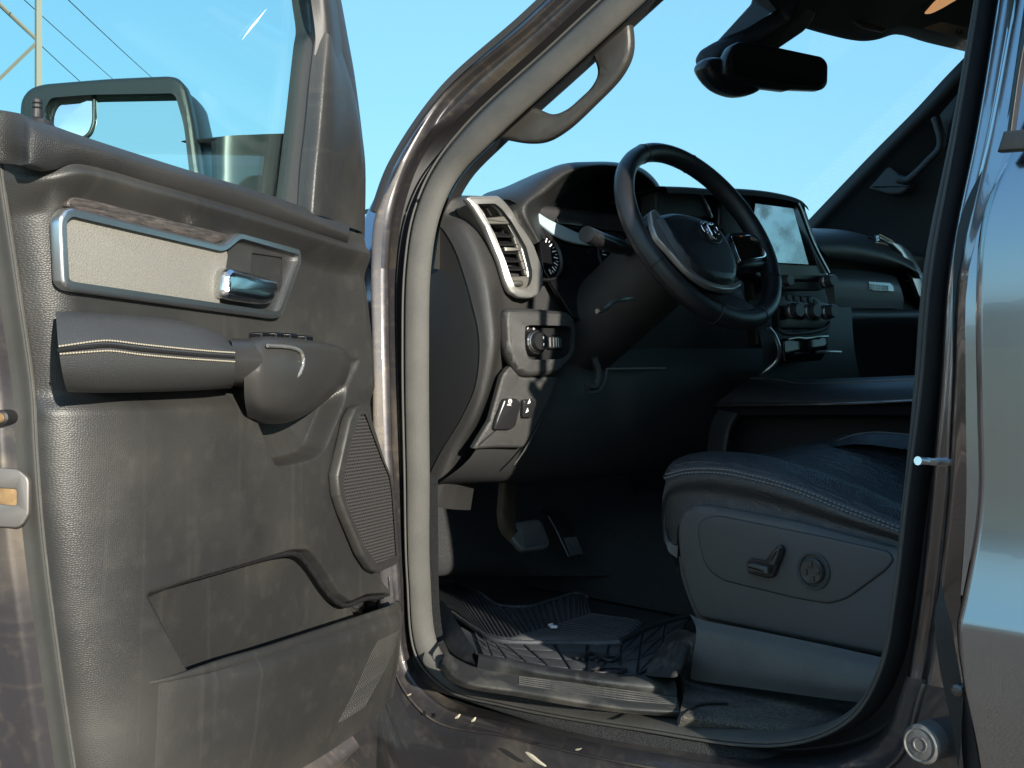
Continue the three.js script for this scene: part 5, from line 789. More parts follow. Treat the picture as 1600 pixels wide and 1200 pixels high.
  mesh(cs, 'cubby_rim', (() => { const g = tube([[-0.0591,0.0124,0],[-0.0252,0.0166,0],[-0.0043,0.0154,0],[0.0439,0.0201,0],[0.0739,0.0219,0]], .003, 8, 5); g.applyMatrix4(frameMatrix(lf)); return g; })(), M.steel);
  mesh(cs, 'coin_shelf', (() => { const g = tube([[0.0059,-0.0158,0.02],[0.0359,-0.0147,0.03],[0.0766,-0.0147,0.03]], .0032, 8, 5); g.applyMatrix4(frameMatrix(lf)); return g; })(), M.steel);
  mesh(cs, 'stack_body', loft([[[0.8642,1.1947,0.12],[0.9795,1.2004,0.12],[1.2074,1.197,0.12],[1.262,1.1995,0.12]], [[0.8954,1.1011,0.13],[0.9888,1.1032,0.13],[1.1912,1.1006,0.13],[1.2592,1.102,0.13]], [[0.9094,1.02,0.12],[1.0035,1.02,0.12],[1.2345,1.02,0.12],[1.3039,1.02,0.12]], [[0.9375,0.9096,0.1],[1.0329,0.9066,0.1],[1.2951,0.8986,0.1],[1.352,0.8969,0.1]]], { along: 4, across: 4 }), M.dash);
}
{ // passenger side of the dashboard
  const pd = group(truck, 'passenger_dash');
  mesh(pd, 'upper_bin', loft([[[1.281,1.4003,-0.01],[1.4471,1.4093,-0.01],[1.6079,1.4005,-0.01],[1.7063,1.3814,-0.01],[1.7675,1.3654,-0.01]], [[1.2053,1.3719,0.05],[1.3604,1.3796,0.05],[1.5159,1.3705,0.05],[1.6176,1.3523,0.05],[1.6837,1.3371,0.05]], [[1.1985,1.3405,0.075],[1.3479,1.3482,0.075],[1.4968,1.341,0.075],[1.585,1.3281,0.075],[1.657,1.3132,0.075]], [[1.2545,1.3192,0.06],[1.3962,1.322,0.06],[1.542,1.3197,0.06],[1.6189,1.3151,0.06],[1.6986,1.3003,0.06]], [[1.4473,1.3404,-0.06],[1.6007,1.3417,-0.06],[1.7587,1.339,-0.06],[1.8419,1.334,-0.06],[1.9319,1.3181,-0.06]], [[1.4473,1.2829,-0.06],[1.6007,1.2923,-0.06],[1.7587,1.302,-0.06],[1.8419,1.3071,-0.06],[1.9319,1.2943,-0.06]]], { along: 5, across: 5 }), M.passDash ?? (M.passDash = mat({ roughness: .42, bumpMap: T.grainFine, bumpScale: .0003 }, [.030, .031, .032])));
  mesh(pd, 'glovebox_door', loft([[[1.3028,1.2982,0.04],[1.4387,1.3028,0.04],[1.5617,1.3029,0.04],[1.6097,1.2994,0.04]], [[1.274,1.2638,0.065],[1.4113,1.2691,0.065],[1.5394,1.2703,0.065],[1.5904,1.2634,0.065]], [[1.2796,1.2336,0.065],[1.4172,1.2379,0.065],[1.5457,1.2414,0.065],[1.6033,1.2378,0.065]], [[1.2932,1.2055,0.06],[1.4317,1.2088,0.06],[1.561,1.213,0.06],[1.6059,1.2134,0.06]]], { along: 5, across: 5 }), M.passDash);
  const fr = [[1.4974,1.2656,0.05],[0.9987,0,0.0504],[0.003,0.9982,-0.0603],[-0.0503,0.0604,0.9969]];
  const b = rounded([[-0.068,0.0067],[0.0285,0.009],[0.0422,0.0024],[0.0459,-0.0125],[-0.0514,-0.0156]], .004);
  mesh(pd, 'dash_badge', plate(b, { d: .004, b: .001, z: .016, frame: fr }), M.badge ?? (M.badge = mat({ roughness: .3, metalness: .8 }, [.30, .32, .33])), 'silver badge plate on the glovebox');
  { const c = [[-0.023,-0.0054]][0]; mesh(pd, 'badge_letters', text3('BIGHORN', .0135, fr, c[0], c[1], .0202), M.white); }
  mesh(pd, 'lower_shelf', loft([[[1.3092,1.2037,0.05],[1.4487,1.2069,0.05],[1.5917,1.2116,0.05],[1.7587,1.219,0.05]], [[1.2559,1.1887,0.09],[1.3865,1.1912,0.09],[1.5323,1.1973,0.09],[1.6992,1.2043,0.09]], [[1.2614,1.1708,0.09],[1.3924,1.179,0.09],[1.5323,1.1844,0.09],[1.6992,1.1909,0.09]], [[1.3759,1.1147,0.03],[1.5011,1.1175,0.03],[1.6408,1.1207,0.03],[1.8146,1.1247,0.03]], [[1.4821,0.9539,-0.05],[1.6383,0.9515,-0.05],[1.7853,0.9493,-0.05],[1.9684,0.9465,-0.05]]], { along: 4, across: 4 }), M.dash);
  const pf = [[1.6771,1.3163,0.03],[0.9926,0,-0.1215],[-0.0122,0.9949,-0.1],[0.1209,0.1008,0.9875]], out = rounded([[-0.1827,0.072],[-0.1376,0.0736],[-0.0355,0.0688],[0.0146,0.0542],[0.0808,0.0099],[0.1319,-0.0348],[0.1709,-0.0857],[0.1234,-0.0882],[0.0497,-0.0661],[0.0161,-0.0252],[-0.042,0.0427],[-0.0996,0.0627]], .006);
  const inn = grow(out, -.0075);
  mesh(pd, 'vent_bezel', plate(out, { holes: [inn], d: .012, b: .003, z: 0, frame: pf }), M.satinDark);
  mesh(pd, 'vent_back', plate(inn, { d: .004, b: 0, z: -.02, frame: pf }), M.black);
  for (const q of [[-0.011,0.0205],[0.0222,0.0017],[0.0491,-0.0223],[0.0821,-0.0461]]) { const g = bar([q[0] - .03, q[1], -.004], [q[0] + .03, q[1], -.004], .014, .0025, [0, .9, .4]); g.applyMatrix4(frameMatrix(pf)); mesh(pd, 'vent_slat', g, M.blackSatin); }
  { const q = [[0.0599,-0.0019]][0]; mesh(pd, 'vent_knob', plate(rounded([[q[0] - .014, q[1] - .006], [q[0] + .014, q[1] - .006], [q[0] + .014, q[1] + .006], [q[0] - .014, q[1] + .006]], .003), { d: .012, b: .002, z: .0, frame: pf }), M.steel); }
  mesh(pd, 'end_panel', loft([[[1.6873,1.4146,-0.05],[1.8412,1.3779,-0.05],[2.025,1.3176,-0.05],[2.1423,1.2486,-0.05]], [[1.6816,1.2932,0],[1.8187,1.2312,0],[1.9644,1.2016,0],[2.0798,1.1688,0]], [[1.6816,1.1566,0],[1.8187,1.1608,0],[1.9644,1.1471,0],[2.0798,1.1316,0]]], { along: 4, across: 3 }), M.dash);
}
{ // pedals
  const bf = [[0.4458,0.7178,-0.12],[0.9983,0,0.058],[0.0291,0.8649,-0.5011],[-0.0502,0.502,0.8634]], br = group(truck, 'brake_pedal', 'brake pedal with a worn ribbed rubber pad');
  const pad = rounded([[-0.0588,0.0126],[-0.0433,0.0224],[0.0343,0.0256],[0.0425,0.0159],[0.0439,-0.0289],[0.0336,-0.0392],[-0.0281,-0.0385],[-0.0356,-0.0338]], .010);
  mesh(br, 'pedal_pad', plate(pad, { d: .016, b: .005, bs: 4, z: 0, frame: bf }), M.pedalRubber ?? (M.pedalRubber = mat({ map: T.mat, roughness: .6 }, [1, 1, 1])));
  const q = [[-0.0135,0.0076],[0.0312,0.0191],[0.0333,-0.0297],[-0.0248,-0.0351]], ribs = []; for (let k = 0; k < 15; k++) { const t = (k + .5) / 15, a = lerp3([...q[0], 0], [...q[1], 0], t), b2 = lerp3([...q[3], 0], [...q[2], 0], t); const g = bar([a[0], a[1], .0165], [b2[0], b2[1], .0165], .0028, .003, [0, 0, 1]); g.applyMatrix4(frameMatrix(bf)); ribs.push(g); }
  mesh(br, 'pad_ribs', ribs, M.pedalRubber);
  mesh(br, 'pedal_arm', loft([[[0.3709,0.8515,-0.11],[0.3652,0.805,-0.11],[0.3623,0.7621,-0.11],[0.3699,0.7327,-0.11],[0.3941,0.7088,-0.11]], [[0.3803,0.8516,-0.1],[0.3755,0.8051,-0.1],[0.3731,0.7621,-0.1],[0.3803,0.7435,-0.1],[0.3998,0.7238,-0.1]], [[0.4228,0.8482,-0.12],[0.4203,0.8007,-0.12],[0.4203,0.7676,-0.12],[0.4218,0.7455,-0.12],[0.4327,0.7299,-0.12]]], { along: 5, across: 4 }), M.rustArm ?? (M.rustArm = mat({ map: T.rust, roughness: .7 }, [.18, .20, .24])), 'dusty brown brake pedal arm');
  const af = [[0.5992,0.7001,-0.16],[0.9983,0,0.058],[0.0291,0.8649,-0.5011],[-0.0502,0.502,0.8634]], ac = group(truck, 'accelerator_pedal', 'long narrow accelerator pedal with ribs');
  const ap = rounded([[-0.0394,0.0456],[-0.0243,0.0508],[0.009,0.0495],[0.0155,0.011],[0.0224,-0.0492],[0.0137,-0.0567],[-0.0197,-0.0561],[-0.0234,-0.0528],[-0.0299,0.0023]], .006);
  mesh(ac, 'pedal_pad', plate(ap, { d: .012, b: .003, z: 0, frame: af }), M.blackSatin);
  const aq = [[-0.0198,-0.0122],[0.0161,-0.0134],[0.0161,-0.0515],[-0.0175,-0.0535]], ar = []; for (let k = 0; k < 9; k++) { const t = (k + .5) / 9, a = lerp3([...aq[0], 0], [...aq[1], 0], t), b2 = lerp3([...aq[3], 0], [...aq[2], 0], t); const g = bar([a[0], a[1], .0125], [b2[0], b2[1], .0125], .003, .004, [0, 0, 1]); g.applyMatrix4(frameMatrix(af)); ar.push(g); }
  mesh(ac, 'pad_ribs', ar, M.pedalRubber);
  mesh(ac, 'pedal_arm', tube([[0.54,0.7574,-0.18],[0.5614,0.7519,-0.18],[0.5886,0.744,-0.18]], .008, 8, 4), M.black);
}


// ---------------------------------------------------------------- seat, console, floor, pillars, glass
{
  const seat = group(truck, 'driver_seat', 'black leather driver seat with stitched bolster and power controls');
  // cushion: from the outer seam over the bolster to the far bolster
  const seam = [[0.318,0.8626,0.3548],[0.318,0.8797,0.3628],[0.318,0.888,0.4009],[0.318,0.8918,0.47],[0.318,0.8848,0.5351],[0.318,0.8745,0.5967],[0.318,0.8495,0.6906],[0.318,0.8286,0.7722],[0.318,0.8069,0.8476]];
  const bol = [[0.365,0.8749,0.3234],[0.365,0.8973,0.3453],[0.365,0.9086,0.3827],[0.365,0.9129,0.4341],[0.365,0.9103,0.5074],[0.365,0.9014,0.5652],[0.365,0.8809,0.6518],[0.365,0.8497,0.7465],[0.365,0.8236,0.8245]];
  const inn = seam.map((p, i) => [.43, bol[i][1] - [.004, .006, .010, .016, .022, .026, .03, .03, .03][i], bol[i][2] + .0]);
  const mid = seam.map((p, i) => [.56, bol[i][1] - [.004, .006, .012, .02, .03, .035, .04, .04, .04][i], bol[i][2]]);
  const far = seam.map((p, i) => [.69, inn[i][1] + .012, bol[i][2]]), farB = seam.map((p, i) => [.755, bol[i][1] + .004, bol[i][2]]), farS = seam.map((p, i) => [.80, seam[i][1], bol[i][2]]);
  mesh(seat, 'cushion', loft([seam, midRail(seam, bol, .5, -.012), bol, inn, mid, far, farB, farS], { along: 6, across: 5 }), M.leather, 'black leather seat cushion');
  const sideLow = [[0.312,0.7648,0.3837],[0.312,0.7936,0.3863],[0.312,0.8113,0.4019],[0.312,0.8184,0.4375],[0.312,0.815,0.5104],[0.312,0.8101,0.6008],[0.312,0.8013,0.6942],[0.312,0.791,0.7754],[0.312,0.7798,0.8506]];
  const sideFront = [[0.322,0.7604,0.3514],[0.322,0.802,0.3514],[0.322,0.8337,0.3595],[0.322,0.8491,0.4297],[0.322,0.8466,0.503],[0.322,0.8386,0.572],[0.322,0.8203,0.6781],[0.322,0.8049,0.77],[0.322,0.7864,0.8457]];
  mesh(seat, 'cushion_side', loft([seam, midRail(seam, sideFront, .5, -.010), sideFront, sideLow], { along: 6, across: 5 }), M.leatherSide);
  // front of the cushion and the beige-dusty lower edge
  const fr0 = [seam[0], farS[0]], frA = [[.33, .84, .345], [.45, .845, .335], [.6, .845, .335], [.75, .845, .345]];
  mesh(seat, 'cushion_front', loft([[...[[0.32,0.8731,0.3585]], [.45, .872, .345], [.6, .872, .345], [.78, .872, .36]], [...[[0.32,0.823,0.3531]], [.45, .83, .33], [.6, .83, .33], [.78, .83, .35]], [...[[0.32,0.7611,0.3558]], [.45, .78, .345], [.6, .78, .345], [.78, .78, .36]], [...[[0.33,0.7101,0.3715]], [.45, .74, .38], [.6, .74, .38], [.78, .74, .39]]], { along: 5, across: 5 }), M.leatherSide);
  const st1 = [[0.3165,0.8744,0.3601],[0.3165,0.8845,0.4021],[0.3165,0.8885,0.4711],[0.3165,0.8816,0.5362],[0.3165,0.8714,0.5977],[0.3165,0.8465,0.6915],[0.3165,0.8258,0.773]], st2 = [[0.3165,0.8681,0.3588],[0.3165,0.879,0.4021],[0.3165,0.883,0.4711],[0.3165,0.8763,0.5362],[0.3165,0.8663,0.5977],[0.3165,0.8416,0.6915],[0.3165,0.8211,0.773]];
  const dash2 = (pts, n, r = .0011, m = M.stitch) => { const e = even(pts, n * 3), gs = []; for (let k = 0; k < n; k++) gs.push(sweep([e[k * 3], e[k * 3 + 1], e[k * 3 + 2]], oval(r, r, 5), [0, 1, .2], { crease: 0 })); return gs; };
  mesh(seat, 'stitching', dash2(st1.map(p => add3(p, [-.004, .0, 0])), 60), M.stitchGrey); mesh(seat, 'stitching', dash2(st2.map(p => add3(p, [-.006, 0, 0])), 60), M.stitchGrey);
  mesh(seat, 'bolster_piping', tube(bol.map((p, i) => add3(inn[i], [-.03, .0075, 0])), .002, 6, 6), M.leatherSide);
  mesh(seat, 'bolster_stitching', dash2([[0.7,0.9018,0.4079],[0.7,0.9119,0.4275],[0.7,0.9259,0.466],[0.7,0.9319,0.5096],[0.7,0.9288,0.5811]].map(p => add3(p, [0, .004, 0])), 30, .0012), M.stitchGrey);
  // far bolster crest, seat back and head restraint
  mesh(seat, 'far_bolster', loft([[[0.68,0.8964,0.374],[0.68,0.9054,0.4205],[0.68,0.9148,0.4843],[0.68,0.9112,0.5569],[0.68,0.9025,0.6478]], [[0.71,0.9042,0.3638],[0.71,0.9177,0.4081],[0.71,0.929,0.4664],[0.71,0.9304,0.5403],[0.71,0.924,0.6327]], [[0.75,0.9069,0.3487],[0.75,0.9204,0.3897],[0.75,0.9306,0.4489],[0.75,0.9329,0.518],[0.75,0.9283,0.6125]], [[0.79,0.89,0.3299],[0.79,0.8991,0.3715],[0.79,0.9064,0.4318],[0.79,0.909,0.4958],[0.79,0.9085,0.5923]]], { along: 5, across: 4 }), M.leather);
  mesh(seat, 'backrest', boxUV(boxGeo(.50, .66, .16, .57, 1.17, 1.06, .07)), M.leather);
  mesh(seat, 'head_restraint', boxUV(boxGeo(.28, .19, .11, .57, 1.60, 1.12, .05)), M.leather);
  // plastic side shield with inset panel
  const fs = [[0.32,0.75,0.5],[0,0,1],[0,1,0],[-1,0,0]];
  const val = rounded([[-0.1118,0.0363],[-0.1053,0.0653],[-0.0758,0.0818],[-0.0445,0.0824],[0.1055,0.0723],[0.2747,0.0485],[0.3708,0.0364],[0.3708,-0.0999],[0.2608,-0.0998],[0.1683,-0.0997],[-0.0695,-0.0963],[-0.0872,-0.0619],[-0.1053,-0.0138]], .02, 6);
  mesh(seat, 'side_shield', plate(val, { d: .05, b: .012, bt: .014, bs: 6, z: -.03, frame: fs }), M.shield ?? (M.shield = mat({ roughness: .5, bumpMap: T.grainFine, bumpScale: .0003 }, [.070, .069, .067])), 'grey plastic seat side shield');
  const inset = rounded([[-0.0642,0.0414],[-0.0567,0.0599],[-0.026,0.0686],[0.1715,0.0537],[0.2571,0.0453],[0.2655,0.0368],[0.2543,0.0209],[0.1965,-0.025],[0.1674,-0.0372],[0.1088,-0.0366],[-0.0163,-0.028],[-0.0431,-0.0157],[-0.0555,0.0046]], .012, 6);
  mesh(seat, 'shield_inset', plate(inset, { d: .004, b: .0018, z: .0185, frame: fs }), M.shield);
  mesh(seat, 'shield_groove', (() => { const g = sweep([...inset, inset[0]].map(p => [p[0], p[1], .0203]), oval(.0012, .0012, 5), [0, 0, 1], { crease: 0 }); g.applyMatrix4(frameMatrix(fs)); return g; })(), M.black);
  const zz = '~1000,560,3.2~';
  mesh(seat, 'seat_switch', plate(rounded([[0.0349,0.0057],[0.0395,0.0122],[0.0667,0.0118],[0.0858,0.0349],[0.0926,0.0385],[0.0987,0.0334],[0.0967,0.0231],[0.0816,-0.0105],[0.072,-0.0132],[0.0367,-0.0104]], .004), { d: .010, b: .003, z: .022, frame: fs }), M.blackSatin);
  mesh(seat, 'switch_lever', plate(rounded([[0.0411,0.0046],[0.0511,0.0081],[0.079,0.0056],[0.0807,-0.0057],[0.0457,-0.006]], .003), { d: .014, b: .004, bs: 4, z: .030, frame: fs }), M.switchGrey ?? (M.switchGrey = mat({ roughness: .35 }, [.045, .043, .040])));
  mesh(seat, 'switch_lever', plate(rounded([[0.09,0.0329],[0.0995,0.0356],[0.0968,0.0241],[0.0886,0.0074],[0.079,0.0091]], .003), { d: .012, b: .003, bs: 4, z: .030, frame: fs }), M.switchGrey);
  const lc = [[0.1445,0.006]][0];
  mesh(seat, 'lumbar_ring', lathe([[.0265, .018], [.0265, .026], [.0245, .0275], [.0225, .026], [.0215, .021]], fs, lc[0], lc[1], 36), M.shield);
  mesh(seat, 'lumbar_well', lathe([[.0222, .0205], [.0, .0205]], fs, lc[0], lc[1], 36), M.black);
  mesh(seat, 'lumbar_disc', lathe([[.0185, .020], [.0185, .029], [.0165, .0315], [.006, .0300], [0, .0298]], fs, lc[0], lc[1], 36), M.switchGrey);
  for (const a of [0, 90, 180, 270]) { const q = (a + 10) * Math.PI / 180, dx = .0105 * Math.cos(q), dy = .0105 * Math.sin(q); mesh(seat, 'lumbar_button', plate(rounded([[lc[0] + dx - .0042, lc[1] + dy - .0042], [lc[0] + dx + .0042, lc[1] + dy - .0042], [lc[0] + dx + .0042, lc[1] + dy + .0042], [lc[0] + dx - .0042, lc[1] + dy + .0042]], .0012), { d: .003, b: .001, z: .0300, frame: fs }), M.switchGrey); }
  // front lower corner of the seat base
  mesh(seat, 'front_shield', loft([[[0.312,0.7624,0.3612],[0.312,0.7507,0.3666],[0.312,0.7424,0.3837]], [[0.318,0.7902,0.3548],[0.318,0.7672,0.3628],[0.318,0.764,0.3814]], [[0.4,0.7687,0.294],[0.4,0.7478,0.3025],[0.4,0.7418,0.3275]]], { along: 4, across: 4 }), M.kick);
  mesh(seat, 'base_skirt', loft([[[0.318,0.7456,0.3814],[0.318,0.7087,0.3892],[0.318,0.6658,0.4099],[0.318,0.6456,0.4227]], [[0.312,0.7391,0.4249],[0.312,0.7106,0.4375],[0.312,0.673,0.4525],[0.312,0.6448,0.4623]], [[0.318,0.7287,0.506],[0.318,0.7003,0.5119],[0.318,0.6722,0.5177],[0.318,0.6451,0.5293]]], { along: 5, across: 4 }), M.shield);
  mesh(seat, 'seat_track', boxUV(boxGeo(.05, .06, .62, .36, .63, .74, .008)), M.black);
}
{ // floor side: kick panel under the seat, carpet strip, sill plate
  const fl = group(truck, 'floor_and_sill');
  mesh(fl, 'seat_riser_trim', loft([[[0.275,0.6662,0.4396],[0.275,0.6616,0.4606],[0.275,0.6613,0.5603],[0.275,0.6601,0.6871],[0.275,0.6584,0.7785],[0.275,0.6581,0.8688]], [[0.258,0.6483,0.4656],[0.258,0.6451,0.4753],[0.258,0.6447,0.5725],[0.258,0.6438,0.6978],[0.258,0.6442,0.7808],[0.258,0.6436,0.8689]], [[0.25,0.6061,0.4647],[0.25,0.6035,0.4768],[0.25,0.6103,0.5783],[0.25,0.6166,0.693],[0.25,0.622,0.7708],[0.25,0.6234,0.8564]], [[0.256,0.5742,0.455],[0.256,0.5732,0.4648],[0.256,0.5828,0.574],[0.256,0.5918,0.6792],[0.256,0.5986,0.7526],[0.256,0.6003,0.8364]]], { along: 5, across: 5 }), M.kick, 'pale grey plastic riser trim under the seat');
  mesh(fl, 'sill_carpet', loft([[[0.2777,0.566,0.4274],[0.2776,0.566,0.4474],[0.3043,0.566,0.5392],[0.3336,0.566,0.6295],[0.3579,0.566,0.6948],[0.3642,0.566,0.7705]], [[0.1894,0.571,0.497],[0.1786,0.571,0.5314],[0.2056,0.571,0.6103],[0.2287,0.571,0.6869],[0.2467,0.571,0.7337],[0.2531,0.571,0.7943]], [[0.1074,0.57,0.5575],[0.1163,0.57,0.5812],[0.1349,0.57,0.651],[0.1436,0.57,0.7091],[0.156,0.57,0.7479],[0.1623,0.57,0.7935]], [[0.1195,0.55,0.5453],[0.1278,0.55,0.572],[0.1521,0.55,0.6385],[0.1618,0.55,0.6968],[0.1663,0.55,0.7414],[0.1735,0.55,0.7868]]], { along: 5, across: 4 }), M.carpetDirty, 'dusty carpet strip beside the seat');
  mesh(fl, 'sill_plate', loft([[[0.088,0.575,0.0727],[0.0636,0.575,0.1421],[0.0561,0.575,0.1928],[0.0743,0.575,0.2705],[0.1042,0.575,0.3494],[0.1328,0.575,0.4248],[0.1607,0.575,0.5089]], [[0.0649,0.572,0.0971],[0.0335,0.572,0.1705],[0.0341,0.572,0.2188],[0.0527,0.572,0.2942],[0.0855,0.572,0.3855],[0.1108,0.572,0.4611],[0.1445,0.572,0.5253]], [[0.0455,0.568,0.1172],[0.0137,0.568,0.1865],[0.0057,0.568,0.2445],[0.0316,0.568,0.3174],[0.0586,0.568,0.4121],[0.0842,0.568,0.4852],[0.1247,0.568,0.5431]], [[0.0587,0.555,0.0962],[0.0222,0.555,0.1677],[0.0158,0.555,0.2205],[0.0414,0.555,0.2992],[0.0676,0.555,0.393],[0.0971,0.555,0.464],[0.1415,0.555,0.5308]]], { along: 6, across: 5 }), M.scuff, 'scuffed dusty sill plate');
  for (const k of [0, 1, 2, 3, 4]) { const t = k / 4; const a = [[0.069,0.5745,0.2764],[0.1049,0.5745,0.3664],[0.1333,0.5745,0.4408],[0.1554,0.5745,0.5133]], b = [[0.0476,0.5715,0.2998],[0.0792,0.5715,0.3917],[0.1058,0.5715,0.4656],[0.1409,0.5715,0.5252]]; mesh(fl, 'sill_rib', tube(a.map((p, i) => lerp3(p, b[i], t)), .0014, 6, 6), M.scuff); }
  mesh(fl, 'sill_end_cap', loft([[[0.0675,0.572,0.5862],[0.0961,0.572,0.5643],[0.138,0.572,0.5456],[0.1778,0.572,0.542],[0.207,0.572,0.5616]], [[0.0596,0.576,0.5967],[0.0851,0.576,0.5785],[0.1222,0.576,0.5627],[0.1598,0.576,0.558],[0.1875,0.576,0.5764]]], { along: 5, across: 2 }), M.scuff);
  // kick panel beside the pedals and cable cover on the hinge pillar
  mesh(fl, 'cowl_side_panel', loft([[[0.15,0.8553,-0.09],[0.15,0.8573,-0.0559],[0.15,0.8569,-0.0264]], [[0.15,0.73,-0.09],[0.15,0.734,-0.0522],[0.15,0.737,-0.0245]], [[0.15,0.614,-0.09],[0.15,0.6202,-0.0485],[0.15,0.6243,-0.0209]], [[0.15,0.5477,-0.0709],[0.15,0.5485,-0.0337],[0.15,0.548,-0.0046]]], { along: 4, across: 4 }), M.carpet);
  mesh(fl, 'toe_board', loft([[[0.4459,0.6,-0.3888],[0.5604,0.6,-0.2857],[0.7164,0.6,-0.1452],[0.8725,0.6,-0.0047]], [[.2, .66, -.28], [.45, .66, -.28], [.7, .66, -.28], [1.0, .66, -.28]], [[.16, .9, -.38], [.45, .9, -.38], [.7, .9, -.38], [1.0, .9, -.38]]], { along: 4, across: 4 }), M.carpet);
  mesh(fl, 'tunnel', loft([[[.70, .55, -.4], [.70, .55, .2], [.72, .55, .9]], [[.76, .68, -.4], [.76, .66, .2], [.78, .64, .9]], [[.86, .74, -.4], [.86, .70, .2], [.88, .66, .9]], [[1.1, .75, -.4], [1.1, .71, .2], [1.1, .67, .9]]], { along: 4, across: 4 }), M.carpet);
}
{ // rubber floor mat lying in the driver's footwell: a thing of its own
  const fm = new THREE.Group(); fm.name = 'floor_mat'; scene.add(fm); tag(fm, 'black ribbed rubber floor mat below the pedals', 'floor mat');
  const start = [...[[0.3399,0.576,-0.2738]], ...[[0.4092,0.577,-0.3598]], ...[[0.4854,0.578,-0.4496],[0.4895,0.578,-0.3888],[0.4545,0.578,-0.2728],[0.3965,0.578,-0.1323],[0.434,0.578,-0.0941],[0.5155,0.578,-0.1113],[0.6089,0.578,-0.1312],[0.59,0.578,-0.088]]];
  const bend = [[0.2965,0.572,-0.1419],[0.2647,0.572,-0.0783],[0.2341,0.572,-0.0083],[0.2165,0.572,0.0443],[0.2294,0.572,0.0699],[0.2722,0.572,0.0625],[0.3207,0.572,0.0548],[0.3838,0.572,0.0427],[0.4478,0.572,0.0278],[0.4963,0.572,0.0167]];
  const end = [[0.2394,0.572,-0.0146],[0.2197,0.572,0.0224],[0.2133,0.572,0.0659],[0.2526,0.572,0.1183],[0.2924,0.572,0.1609],[0.3337,0.572,0.2016],[0.3595,0.572,0.2112],[0.4063,0.572,0.1904],[0.4585,0.572,0.1638],[0.5248,0.572,0.1258]];
  const dn = p => add3(p, [0, -.004, 0]);
  { // one moulded sheet: ribs run from the toe edge over the bend to the heel
    const NR = 34, per = 8, N = NR * per, cs = curve(start, N + 1), cb = curve(bend, N + 1), ce = curve(end, N + 1), rows = 26, pos = [], uv = [], idx = [];
    for (let i = 0; i <= N; i++) { const ph = i / per - Math.floor(i / per), prof = sm(.12, .30, ph) * (1 - sm(.62, .80, ph)); for (let k = 0; k <= rows; k++) { const v = k / rows, p = v < .5 ? lerp3(cs[i], cb[i], v * 2) : lerp3(cb[i], ce[i], v * 2 - 1), edge = sm(0, .04, v) * (1 - sm(.96, 1, v)); pos.push(p[0], p[1] - .003 + .0065 * prof * edge, p[2]); uv.push(p[0], p[2]); } }
    for (let i = 0; i < N; i++) for (let k = 0; k < rows; k++) { const a = i * (rows + 1) + k; idx.push(a, a + 1, a + rows + 1, a + 1, a + rows + 2, a + rows + 1); }
    const g = new THREE.BufferGeometry(); g.setAttribute('position', new THREE.Float32BufferAttribute(pos, 3)); g.setAttribute('uv', new THREE.Float32BufferAttribute(uv, 2)); g.setIndex(idx); g.computeVertexNormals();
    mesh(fm, 'ribbed_sheet', g, M.mat);
  }
  mesh(fm, 'mat_border', tube(start, .0045, 8, 5), M.mat);
  mesh(fm, 'mat_border', tube([[0.2902,0.575,-0.1599],[0.2464,0.575,-0.0564],[0.2235,0.575,0.0004],[0.2022,0.575,0.0563],[0.2066,0.575,0.0911],[0.2617,0.575,0.1508],[0.3243,0.575,0.2105],[0.3483,0.575,0.2254]], .0045, 8, 6), M.mat);
  mesh(fm, 'mat_ridge', tube([[0.3465,0.575,0.2271],[0.4236,0.575,0.1989],[0.4925,0.575,0.1787],[0.6038,0.575,0.1669]], .006, 8, 5), M.rubber);
  const up = curve([[0.245,0.57,-0.0791],[0.2188,0.57,0.0096],[0.2087,0.57,0.0533],[0.2148,0.57,0.0862],[0.2698,0.57,0.1425],[0.3327,0.57,0.2025],[0.3583,0.57,0.2222],[0.4959,0.57,0.1758],[0.6081,0.57,0.1716]], 25), lo = curve([[0.1264,0.57,0.1075],[0.1303,0.57,0.1265],[0.14,0.57,0.1658],[0.1513,0.57,0.2261],[0.1689,0.57,0.2846],[0.185,0.57,0.324],[0.2052,0.57,0.3585],[0.2327,0.57,0.3859],[0.4673,0.57,0.2512]], 25);
  mesh(fm, 'mat_heel', loft([up.filter((_, i) => i % 3 === 0), lo.filter((_, i) => i % 3 === 0)].map(r => r.map(p => add3(p, [0, -.002, 0]))), { along: 4, across: 4 }), M.mat);
  const ff = [[0,0.568,0],[1,0,0],[0,0,-1],[0,1,0]], P = (i, v) => lerp3(up[i], lo[i], v), q2 = p => [p[0], -p[2]];
  for (let i = 2; i < 23; i += 2) for (let v = 0; v < 3; v++) { const a = v / 3, b = (v + 1) / 3, quad = [P(i, a), P(i + 2, a), P(i + 2, b), P(i, b)].map(q2), c = [0, 1].map(k => quad.reduce((s, p) => s + p[k], 0) / 4), ins = quad.map(p => [c[0] + (p[0] - c[0]) * .93, c[1] + (p[1] - c[1]) * .93]); if (Math.abs(area2(ins)) > 2e-5) mesh(fm, 'quilt_pad', plate(rounded(ins, .004, 2), { d: .004, b: .0022, bs: 2, z: .001, frame: ff }), M.mat); }
